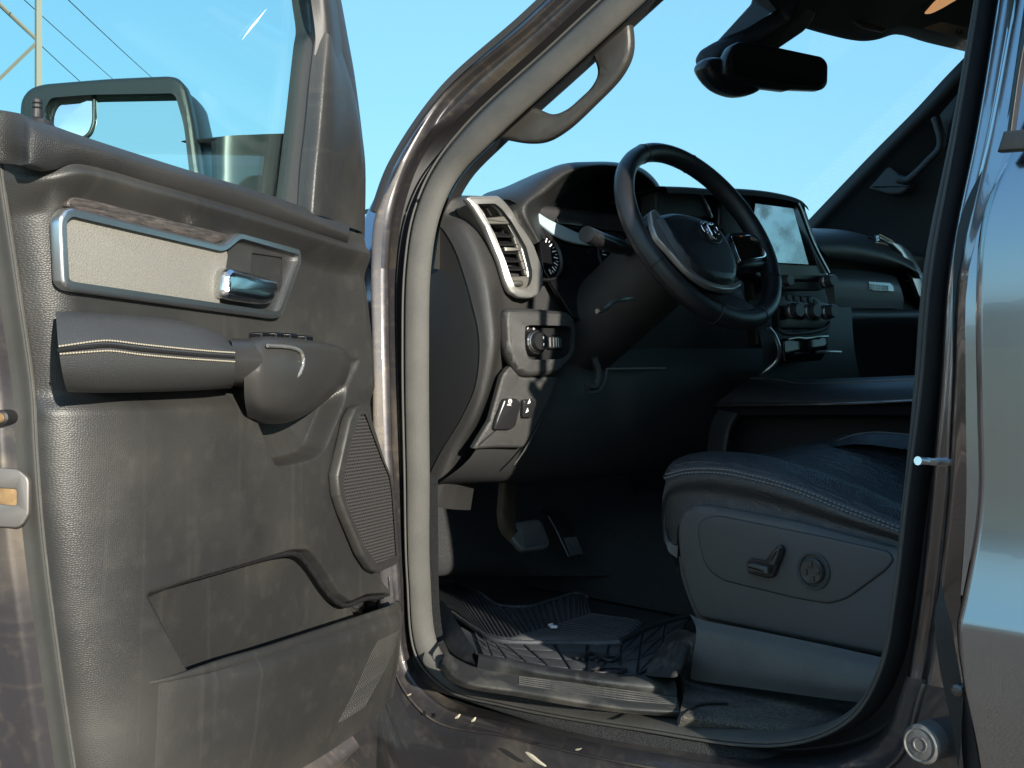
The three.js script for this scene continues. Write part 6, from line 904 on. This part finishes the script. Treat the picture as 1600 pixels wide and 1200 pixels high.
  // embossed emblem: oval ring and curled strokes
  mesh(fm, 'mat_emblem', [tube([[0.1727,0.577,0.3304],[0.1933,0.577,0.3269],[0.2108,0.577,0.3357],[0.2186,0.577,0.3498],[0.2143,0.577,0.3625],[0.197,0.577,0.366],[0.1792,0.577,0.358],[0.1673,0.577,0.3446],[0.1727,0.577,0.3304]], .0028, 6, 5), tube([[0.2105,0.577,0.2735],[0.2402,0.577,0.2521],[0.2567,0.577,0.2515],[0.2361,0.577,0.2788],[0.2232,0.577,0.2761]], .003, 6, 5), tube([[0.2217,0.577,0.2925],[0.2503,0.577,0.2841],[0.2662,0.577,0.2878],[0.2624,0.577,0.3025],[0.2377,0.577,0.3069],[0.2394,0.577,0.2907]], .003, 6, 5), tube([[0.2142,0.577,0.247],[0.2107,0.577,0.2619],[0.2179,0.577,0.2624]], .003, 6, 4)], M.rubber);
  mesh(fm, 'mat_wall', loft([[[0.2913,0.6,-0.2108],[0.2731,0.6,-0.1671],[0.2086,0.6,-0.0588],[0.1482,0.6,0.0389],[0.0942,0.6,0.1264],[0.0588,0.6,0.1875]], [[0.2873,0.585,-0.2057],[0.2489,0.585,-0.1418],[0.1742,0.585,-0.0306],[0.1171,0.585,0.0589],[0.0821,0.585,0.1238],[0.0726,0.585,0.1608]], [[0.2881,0.57,-0.2056],[0.2077,0.57,-0.0933],[0.1394,0.57,0.0082],[0.1021,0.57,0.073],[0.0855,0.57,0.1197],[0.0806,0.57,0.1596]]], { along: 5, across: 4 }), M.mat);
  mesh(fm, 'mat_rim', loft([[[0.1233,0.572,0.1112],[0.1369,0.572,0.1694],[0.1473,0.572,0.2304],[0.1648,0.572,0.2887],[0.1794,0.572,0.3294],[0.2076,0.572,0.3737],[0.2282,0.572,0.4068],[0.242,0.572,0.4285]], [[0.0802,0.588,0.1664],[0.0923,0.588,0.2215],[0.1023,0.588,0.2801],[0.1185,0.588,0.3369],[0.1326,0.588,0.376],[0.159,0.588,0.4193],[0.1786,0.588,0.4496],[0.1937,0.588,0.4721]], [[0.0718,0.586,0.1775],[0.0751,0.586,0.2407],[0.0787,0.586,0.3052],[0.0951,0.586,0.3603],[0.1065,0.586,0.4009],[0.1293,0.586,0.4461],[0.1504,0.586,0.4771],[0.1895,0.586,0.4819]], [[0.0688,0.57,0.1777],[0.0761,0.57,0.2396],[0.0907,0.57,0.2925],[0.1111,0.57,0.3443],[0.123,0.57,0.3851],[0.1398,0.57,0.4366],[0.1559,0.57,0.4724],[0.1726,0.57,0.4991]]], { along: 5, across: 4 }), M.matDusty ?? (M.matDusty = mat({ map: T.scuff, roughness: .6 }, [.55, .6, .66])));
  mesh(fm, 'mat_flap', loft([[[0.1911,0.585,0.4223],[0.2773,0.585,0.3628],[0.3627,0.585,0.3101],[0.463,0.585,0.2558]], [[0.1474,0.6,0.4751],[0.2361,0.6,0.419],[0.3261,0.6,0.3641],[0.4212,0.6,0.3102]], [[0.0987,0.622,0.5535],[0.1563,0.622,0.5172],[0.2475,0.622,0.4545],[0.3371,0.622,0.3945]], [[0.268,0.5648,0.4277],[0.268,0.5884,0.4378],[0.268,0.6146,0.4477],[0.268,0.6415,0.4625]], [[0.262,0.536,0.4352],[0.262,0.5693,0.4451],[0.262,0.6076,0.4575],[0.262,0.6417,0.4697]]], { along: 5, across: 4 }), M.matFlap ?? (M.matFlap = mat({ map: T.scuff, roughness: .55 }, [1, 1, 1])), 'dusty upturned corner of the mat');
  // scrap of white paper on the mat
  const sp = [[0.3387,0.578,0.0589],[0.3511,0.578,0.0585],[0.3401,0.578,0.0716],[0.3436,0.578,0.0785],[0.3373,0.578,0.0841],[0.3272,0.578,0.0788]].map(q2);
  const scrap = mesh(scene, 'paper_scrap', plate(sp, { d: .004, b: .001, z: .010, frame: ff }), M.white); tag(scrap, 'tiny white paper scrap on the ribbed floor mat', 'litter');
}
{ // centre console
  const cc = group(truck, 'centre_console');
  mesh(cc, 'console_side', loft([[[0.93,1.0394,0.0804],[0.93,1.0307,0.1919],[0.93,1.0328,0.335],[0.93,1.0371,0.463],[0.93,1.0388,0.5709]], [[0.84,1.0319,0.1408],[0.84,1.0213,0.2521],[0.84,1.0237,0.3887],[0.84,1.0282,0.511],[0.84,1.0312,0.6141]], [[0.8,1.0121,0.1349],[0.8,1.005,0.2788],[0.8,1.008,0.4126],[0.8,1.012,0.5323],[0.8,1.0156,0.6333]], [[0.785,0.979,0.0959],[0.785,0.9825,0.2685],[0.785,0.9868,0.4216],[0.785,0.9928,0.5403],[0.785,0.9981,0.6405]], [[0.8,0.9707,0.0877],[0.8,0.9746,0.2583],[0.8,0.9794,0.4126],[0.8,0.9845,0.5323],[0.8,0.9892,0.6333]], [[0.815,0.9529,0.0811],[0.815,0.959,0.2481],[0.815,0.9622,0.4037],[0.815,0.9646,0.5243],[0.815,0.9667,0.6261]]], { along: 5, across: 4 }), M.console ?? (M.console = mat({ roughness: .36, bumpMap: T.grainFine, bumpScale: .0002 }, [.022, .024, .028])));
  mesh(cc, 'console_edge', tube([[0.783,0.9764,0.0975],[0.783,0.98,0.2698],[0.783,0.9845,0.4228],[0.783,0.9905,0.5414],[0.783,0.9947,0.6188]], .003, 8, 5), M.satinDark);
  mesh(cc, 'console_lid_edge', tube([[0.84,1.0319,0.1408],[0.84,1.0304,0.2006],[0.84,1.0213,0.2521],[0.84,1.0237,0.3887],[0.84,1.0282,0.511]], .0022, 8, 5), M.satinDark);
  mesh(cc, 'console_recess', loft([[[0.815,0.9529,0.0811],[0.815,0.959,0.2481],[0.815,0.9622,0.4037],[0.815,0.9646,0.5243],[0.815,0.9667,0.6261]], [[0.87,0.9447,0.066],[0.87,0.9481,0.2107],[0.87,0.9518,0.3708],[0.87,0.9547,0.495],[0.87,0.9572,0.5997]], [[0.87,0.771,0.032],[0.87,0.7846,0.2107],[0.87,0.7969,0.3708],[0.87,0.8064,0.495],[0.87,0.8144,0.5997]]], { along: 4, across: 3, sharp: true }), M.black);
  mesh(cc, 'console_front_frame', loft([[[0.8,0.9667,0.0877],[0.8,0.9328,0.0694],[0.8,0.8856,0.061],[0.8,0.8043,0.0525]], [[0.79,0.96,0.1456],[0.79,0.9307,0.1263],[0.79,0.8883,0.1166],[0.79,0.8086,0.1069]], [[0.82,0.9539,0.133],[0.82,0.9243,0.1135],[0.82,0.8866,0.1037],[0.82,0.8059,0.0939]]], { along: 4, across: 4 }), M.dashPale);
  mesh(cc, 'console_top', loft([[[.93, .965, .12], [.93, .985, .5], [.93, .985, 1.0]], [[1.2, .965, .12], [1.2, .985, .5], [1.2, .985, 1.0]]], { along: 3, across: 3 }), M.black);
}
{ // grab handle on the near A-pillar
  const gh = group(truck, 'grab_handle', 'grey grab handle on the sunlit A-pillar');
  const o = [[0.2545,1.524,0.1268]][0], n = [-.93, -.1, .35], fr = (() => { const N = V(n).normalize(), U = new THREE.Vector3().crossVectors(new THREE.Vector3(0, 1, 0), N).normalize(), W = new THREE.Vector3().crossVectors(N, U); return [o, U.toArray(), W.toArray(), N.toArray()]; })();
  const proj = P => P.map(p => { const d = [p[0] - o[0], p[1] - o[1], p[2] - o[2]]; return [d[0] * fr[1][0] + d[1] * fr[1][1] + d[2] * fr[1][2], d[0] * fr[2][0] + d[1] * fr[2][1] + d[2] * fr[2][2]]; });
  const out = smoothPoly(proj([[0.2305,1.4614,0.0262],[0.2252,1.4474,0.0698],[0.2211,1.4364,0.1135],[0.2206,1.4349,0.1493],[0.2259,1.4492,0.1886],[0.2398,1.4859,0.2407],[0.2558,1.5273,0.2887],[0.2689,1.5603,0.3051],[0.2821,1.5932,0.3035],[0.2961,1.6276,0.2908],[0.2998,1.6366,0.2721],[0.2937,1.6217,0.2385],[0.2807,1.5897,0.1746],[0.2575,1.5315,0.0906],[0.2424,1.4926,0.0389]]), 90);
  const hole = rounded(proj([[0.2477,1.5065,0.1039],[0.2665,1.5543,0.1626],[0.2794,1.5864,0.213],[0.2715,1.5669,0.2337],[0.2599,1.5376,0.2459],[0.2515,1.5163,0.2341],[0.2396,1.4856,0.19],[0.2372,1.4791,0.1611],[0.2425,1.4931,0.1314]]), .016, 5);
  mesh(gh, 'handle_loop', plate(out, { holes: [hole], d: .026, b: .009, bt: .010, bs: 6, z: -.013, frame: fr }), M.trimSmooth);
}
{ // far A-pillar with its handle
  const fp = group(truck, 'far_a_pillar');
  const e0 = [[1.72,1.4525,-0.2974],[1.72,1.4785,-0.2635],[1.72,1.5638,-0.1568],[1.72,1.6565,-0.0402],[1.72,1.7545,0.0881],[1.72,1.8274,0.1749],[1.72,1.9395,0.3219]], e1 = [[1.74,1.4417,-0.2827],[1.74,1.4741,-0.2386],[1.74,1.5528,-0.1369],[1.74,1.643,-0.0249],[1.74,1.7389,0.0991],[1.74,1.8124,0.1855],[1.74,1.9256,0.3321]], e2 = [[1.8,1.3543,-0.2467],[1.8,1.3845,-0.1644],[1.8,1.4652,-0.0658],[1.8,1.5596,0.0284],[1.8,1.6499,0.1184],[1.8,1.7332,0.2214],[1.8,1.8539,0.3508]], e3 = [[1.86,1.1654,-0.0992],[1.86,1.252,-0.0219],[1.86,1.3356,0.0526],[1.86,1.4162,0.1246],[1.86,1.4941,0.194],[1.86,1.5693,0.2612],[1.86,1.6964,0.3889]];
  mesh(fp, 'pillar_trim', loft([e0.map(p => add3(p, [.0, .0, -.05])), e0, e1, e2, e3], { along: 5, across: 4 }), M.pillarDark ?? (M.pillarDark = mat({ roughness: .5 }, [.024, .026, .028])));
  mesh(fp, 'handle_mount', [plate(rounded([[-0.1142,1.5618],[-0.0501,1.6175],[-0.0138,1.585],[0.0186,1.5505],[-0.0073,1.5328],[-0.0401,1.5327]], .01), { d: .03, b: .008, bs: 4, z: -1.76, frame: [[0,0,0],[0,0,1],[0,1,0],[-1,0,0]] })], M.pillarDark);
  mesh(fp, 'handle_mount', plate(rounded([[0.0881,1.7242],[0.1432,1.7783],[0.1791,1.7656],[0.1613,1.688],[0.1128,1.6495]], .01), { d: .03, b: .008, bs: 4, z: -1.76, frame: [[0,0,0],[0,0,1],[0,1,0],[-1,0,0]] }), M.pillarDark);
  mesh(fp, 'handle_grip', tube([[1.7,1.569,-0.0027],[1.7,1.5625,0.023],[1.7,1.5768,0.0485],[1.7,1.6068,0.0861],[1.7,1.6292,0.112],[1.7,1.6516,0.1181],[1.7,1.6817,0.112],[1.7,1.7157,0.1015]], .012, 10, 6), M.pillarDark);
}
{ // windscreen, sensor pod, inside mirror, header
  const wf = [[1,1.6,-0.22],[1,0,0],[0,0.592,0.806],[0,-0.806,0.592]];
  mesh(truck, 'windscreen', plate([[-0.4876,-0.3134],[-0.5922,-0.1497],[-0.4349,0.4737],[-0.0281,0.9254],[0.424,0.9664],[0.7914,0.4252],[0.8811,-0.2269],[0.2996,-0.4317]], { d: .004, b: 0, z: -.002, frame: wf }), M.glassClear, 'clear windscreen glass');
  const mg = group(truck, 'mirror_mount');
  mesh(mg, 'sunshade_band', plate(rounded([[-0.1012,0.3938],[-0.1466,0.4625],[-0.0878,0.4803],[-0.0195,0.4079],[-0.0603,0.3364],[-0.1073,0.2777],[-0.1118,0.2478]], .004), { d: .002, b: 0, z: .004, frame: wf }), M.frit ?? (M.frit = mat({ roughness: .5, transmission: .35, thickness: 0 }, [.45, .52, .56])));
  mesh(mg, 'sensor_cover', plate(rounded([[-0.1396,0.233],[-0.1471,0.2617],[-0.1266,0.2922],[-0.0679,0.3484],[-0.0258,0.4155],[-0.0987,0.4976],[-0.0023,0.5268],[0.0468,0.4328],[0.0507,0.4013],[0.0165,0.336],[0.0051,0.294],[-0.0261,0.2467],[-0.0977,0.2226]], .01), { d: .05, b: .014, bt: .018, bs: 5, z: .006, frame: wf }), M.black);
  const pf = [[0.9387,1.6883,0.14],[0.9359,0,0.3522],[-0.0177,0.9987,0.047],[-0.3518,-0.0503,0.9347]];
  mesh(mg, 'camera_pod', plate(smoothPoly([[-0.1724,-0.0024],[-0.162,-0.0224],[-0.1368,-0.0434],[-0.1089,-0.0535],[-0.0754,-0.0561],[-0.0392,-0.047],[-0.0226,-0.0349],[-0.0258,-0.0247],[-0.0575,-0.005],[-0.1084,0.0182],[-0.1577,0.0154]], 60), { d: .06, b: .02, bt: .022, bs: 6, z: -.07, frame: pf }), M.blackSatin);
  const mo = rounded([[-0.1321,0.0108],[-0.1178,0.0387],[-0.099,0.0505],[-0.0186,0.0495],[0.1135,0.0404],[0.1281,0.027],[0.1286,-0.0177],[0.1162,-0.0304],[0.0382,-0.0354],[0.027,-0.0398],[-0.0324,-0.0393],[-0.1238,-0.029],[-0.1339,-0.0185]], .010, 5);
  mesh(mg, 'rear_view_mirror', plate(mo, { d: .035, b: .008, bs: 5, z: -.03, frame: pf }), M.blackSatin, 'black rear view mirror shell');
  mesh(mg, 'mirror_face', plate(rounded([[-0.1197,0.0191],[-0.0986,0.0422],[0.105,0.0319],[0.1147,0.0224],[0.1151,-0.0183],[0.1071,-0.0244],[0.0323,-0.0278],[-0.1129,-0.0218]], .006, 4), { d: .002, b: 0, z: .0044, frame: pf }), M.mirrorDark ?? (M.mirrorDark = mat({ roughness: .02, metalness: 1 }, [.55, .6, .6])));
  mesh(mg, 'mirror_stem', tube([...[[1.1698,1.8136,-0.1406],[1.2166,1.8529,-0.0986],[1.2574,1.8843,-0.0618]], [1.15, 1.84, -.02]], .022, 10, 5), M.black);
  const oh = group(truck, 'overhead_console');
  const a0 = [[0.7819,1.905,0.1],[0.9609,1.8425,0.1],[1.07,1.8243,0.1],[1.1727,1.8257,0.1],[1.3233,1.839,0.1],[1.3958,1.8554,0.1],[1.5018,1.8915,0.1],[1.6632,1.9036,0.1],[1.8594,1.9211,0.1],[2.1476,1.9489,0.1],[2.7019,2.0064,0.1]], a1 = [[0.7453,1.9042,0.16],[0.9098,1.8374,0.16],[1.0213,1.8217,0.16],[1.1168,1.8228,0.16],[1.2393,1.8287,0.16],[1.3065,1.8458,0.16],[1.4058,1.879,0.16],[1.5614,1.89,0.16],[1.7506,1.9062,0.16],[2.0527,1.9392,0.16],[2.5936,1.9982,0.16]], a2 = [[0.5976,1.8708,0.3],[0.7598,1.8424,0.3],[0.8702,1.8326,0.3],[0.9642,1.8295,0.3],[1.0636,1.837,0.3],[1.1421,1.8552,0.3],[1.2523,1.878,0.3],[1.3696,1.8964,0.3],[1.527,1.9143,0.3],[1.8077,1.9481,0.3],[2.3118,2.0215,0.3]];
  mesh(oh, 'header_trim', loft([a0.map(p => add3(p, [0, .03, -.05])), a0, a1, a2], { along: 5, across: 4 }), M.headliner);
  mesh(oh, 'headliner', loft([[[.24, 1.85, .3], [.6, 1.88, .26], [1.0, 1.885, .25], [1.4, 1.88, .26], [1.76, 1.85, .3]], [[.24, 1.86, .9], [.6, 1.90, .9], [1, 1.905, .9], [1.4, 1.90, .9], [1.76, 1.86, .9]], [[.24, 1.86, 1.8], [.6, 1.9, 1.8], [1, 1.9, 1.8], [1.4, 1.9, 1.8], [1.76, 1.86, 1.8]]], { along: 3, across: 3 }), M.headliner);
  mesh(oh, 'console_lip', plate(rounded([[0.1926,0.1276],[0.2107,0.132],[0.2868,0.1201],[0.2741,0.1115],[0.2186,0.1159]], .003), { d: .01, b: .003, z: -.01, frame: pf }), M.dashPale);
  mesh(oh, 'visor_label', plate([[0.3306,0.1118],[0.3785,0.1308],[0.4901,0.1258],[0.4681,0.0982]], { d: .002, b: .0005, z: .06, frame: pf }), M.labelGrey ?? (M.labelGrey = mat({ roughness: .7 }, [.20, .20, .18])), 'pale sun visor warning label');
  { const c = [[0.4288,0.1141]][0]; mesh(oh, 'label_print', text3('AA', .012, pf, c[0], c[1], .0622), M.black); }
  const lp = smoothPoly([[0.2988,0.1301],[0.3085,0.1421],[0.3332,0.1653],[0.366,0.178],[0.3885,0.175],[0.3632,0.1574],[0.3343,0.1409],[0.3109,0.1304]], 40);
  mesh(oh, 'dome_lamp', plate(lp, { d: .006, b: .002, z: .098, frame: pf }), M.lampLens ?? (M.lampLens = mat({ roughness: .4, emissive: new THREE.Color().setRGB(.55, .28, .12), emissiveIntensity: .45 }, [.6, .45, .3])), 'amber lit dome lamp lens');
  const lc = [[1.3528,1.8914,0.2932]][0];
}


// ---------------------------------------------------------------- surroundings (mostly seen as reflections in the paint)
{
  T.gravel = mixMap(512, 1, (i) => mix3([.17, .13, .09], [.52, .43, .32], clamp(CELL[i] * .55 + N512c[i] * .6 - .1)));
  T.gravel.repeat.set(1, 1);
  M.gravel = mat({ map: T.gravel, bumpMap: grey(CELL, 512, 1), bumpScale: .03, roughness: .95 }, [1, 1, 1]);
  T.fieldTex = mixMap(512, 1, (i) => mix3([.13, .12, .055], [.32, .265, .13], clamp(N512a[i] * .9 + FINE[i] * .3 - .1)));
  M.field = mat({ map: T.fieldTex, roughness: 1 }, [1, 1, 1]);
  const sheet = (name, w, d, x, y, z, m, rep) => { const g = new THREE.PlaneGeometry(w, d, 1, 1); g.rotateX(-Math.PI / 2); g.translate(x, y, z); const uv = g.getAttribute('uv'); for (let i = 0; i < uv.count; i++) uv.setXY(i, uv.getX(i) * w / rep, uv.getY(i) * d / rep); const o = mesh(scene, name, g, m); tag(o, name === 'ground' ? 'open dry grass field reaching to the horizon' : 'brown gravel lot under the truck', 'ground', { kind: 'structure' }); return o; };
  sheet('ground', 5000, 5000, 0, 0, 0, M.field, 9);
  sheet('gravel_lot', 22, 40, -3, .012, 0, M.gravel, .9);
  // wooded hills
  const n = 160, rows = 10, pos = [], idx = [], uv = [];
  const hgt = a => 12 + 9 * Math.sin(a * 7.3 + 1) + 7 * Math.sin(a * 17.1) + 4 * Math.sin(a * 41 + 2) + 2.2 * Math.sin(a * 97) + 1.4 * Math.sin(a * 211);
  for (let i = 0; i <= n; i++) for (let k = 0; k <= rows; k++) { const a = lerp(Math.PI * .52, Math.PI * 1.62, i / n), r = 420 + k * 22, q = Math.sin(k / rows * Math.PI); pos.push(r * Math.cos(a), -.3 + Math.max(2, hgt(a)) * q * (1 + .12 * Math.sin(a * 130 + k * 2.1)), -r * Math.sin(a) * -1 * -1); uv.push(a * 60, k * .8); }
  for (let i = 0; i < n; i++) for (let k = 0; k < rows; k++) { const a = i * (rows + 1) + k; idx.push(a, a + 1, a + rows + 1, a + 1, a + rows + 2, a + rows + 1); }
  const g = new THREE.BufferGeometry(); g.setAttribute('position', new THREE.Float32BufferAttribute(pos, 3)); g.setAttribute('uv', new THREE.Float32BufferAttribute(uv, 2)); g.setIndex(idx); g.computeVertexNormals();
  M.hill = mat({ map: T.hillTex ?? (T.hillTex = mixMap(512, 1, i => mix3([.04, .048, .026], [.13, .13, .075], clamp(N512b[i] * .9 + FINE[i] * .3 - .1)))), roughness: 1 }, [1, 1, 1]);
  const h = mesh(scene, 'hills', g, M.hill); tag(h, 'low wooded hills along the horizon', 'hills', { kind: 'structure' });
}
{ // lattice power pylon seen through the door glass, and its wires
  const py = new THREE.Group(); py.name = 'power_pylon'; scene.add(py); tag(py, 'tan steel lattice power pylon beyond the door glass', 'pylon');
  M.pylon = mat({ roughness: .6, metalness: .1 }, [.20, .19, .155]);
  const D = 62, [base] = [[20.924,20.1514,-62.0827]], [b2] = [[15.395,20.1514,-67.061]];
  const X = t => lerp(base[0], b2[0], t), Zz = t => lerp(base[2], b2[2], t), H = 34;
  for (const t of [0, 1]) mesh(py, 'leg', bar([X(t), 0, Zz(t)], [X(t), H, Zz(t)], .30, .30, [1, 0, 0]), M.pylon);
  const depth = [ .6, 0, .8 ];
  for (const [a, b] of [[.0, 1], [1, 0]]) for (let k = 0; k < 4; k++) mesh(py, 'brace', bar([X(a), 5.6 + k * 7.2 + (a ? 0 : 0), Zz(a)], [X(b), 5.6 + (k + 1) * 7.2, Zz(b)], .14, .14, [1, 0, 0]), M.pylon);
  for (const y of [H - .3, H - 9]) mesh(py, 'cross_arm', bar([X(-.6), y, Zz(-.6)], [X(1.6), y, Zz(1.6)], .3, .3, [1, 0, 0]), M.pylon);
  M.wire = mat({ roughness: .6 }, [.05, .05, .055]);
  const wires = [[[[24.9521,25.22,-69.2208]][0], [[50.4251,33.9343,-113.5664]][0]], [[[20.7905,26.02,-72.9679]][0], [[42.6297,28.6771,-107.1291]][0]], [[[24.2635,27.3771,-76.5689]][0], [[56.9283,37.42,-134.6235]][0]]];
  wires.forEach(([a, b], i) => { const p = []; for (let k = -1; k <= 3; k += .25) { const q = lerp3(a, b, k); p.push([q[0], q[1] + .25 * (k - .5) * (k - .5), q[2]]); } const w = mesh(scene, i ? 'power_line_' + String(i).padStart(3, '0') : 'power_line', sweep(p, oval(.035, .035, 5), [0, 1, 0], { crease: 0 }), M.wire); tag(w, 'thin dark power line slanting across the sky beyond the pylon', 'power line', { group: 'power lines beyond the door glass' }); });
}


renderer.render(scene, camera);
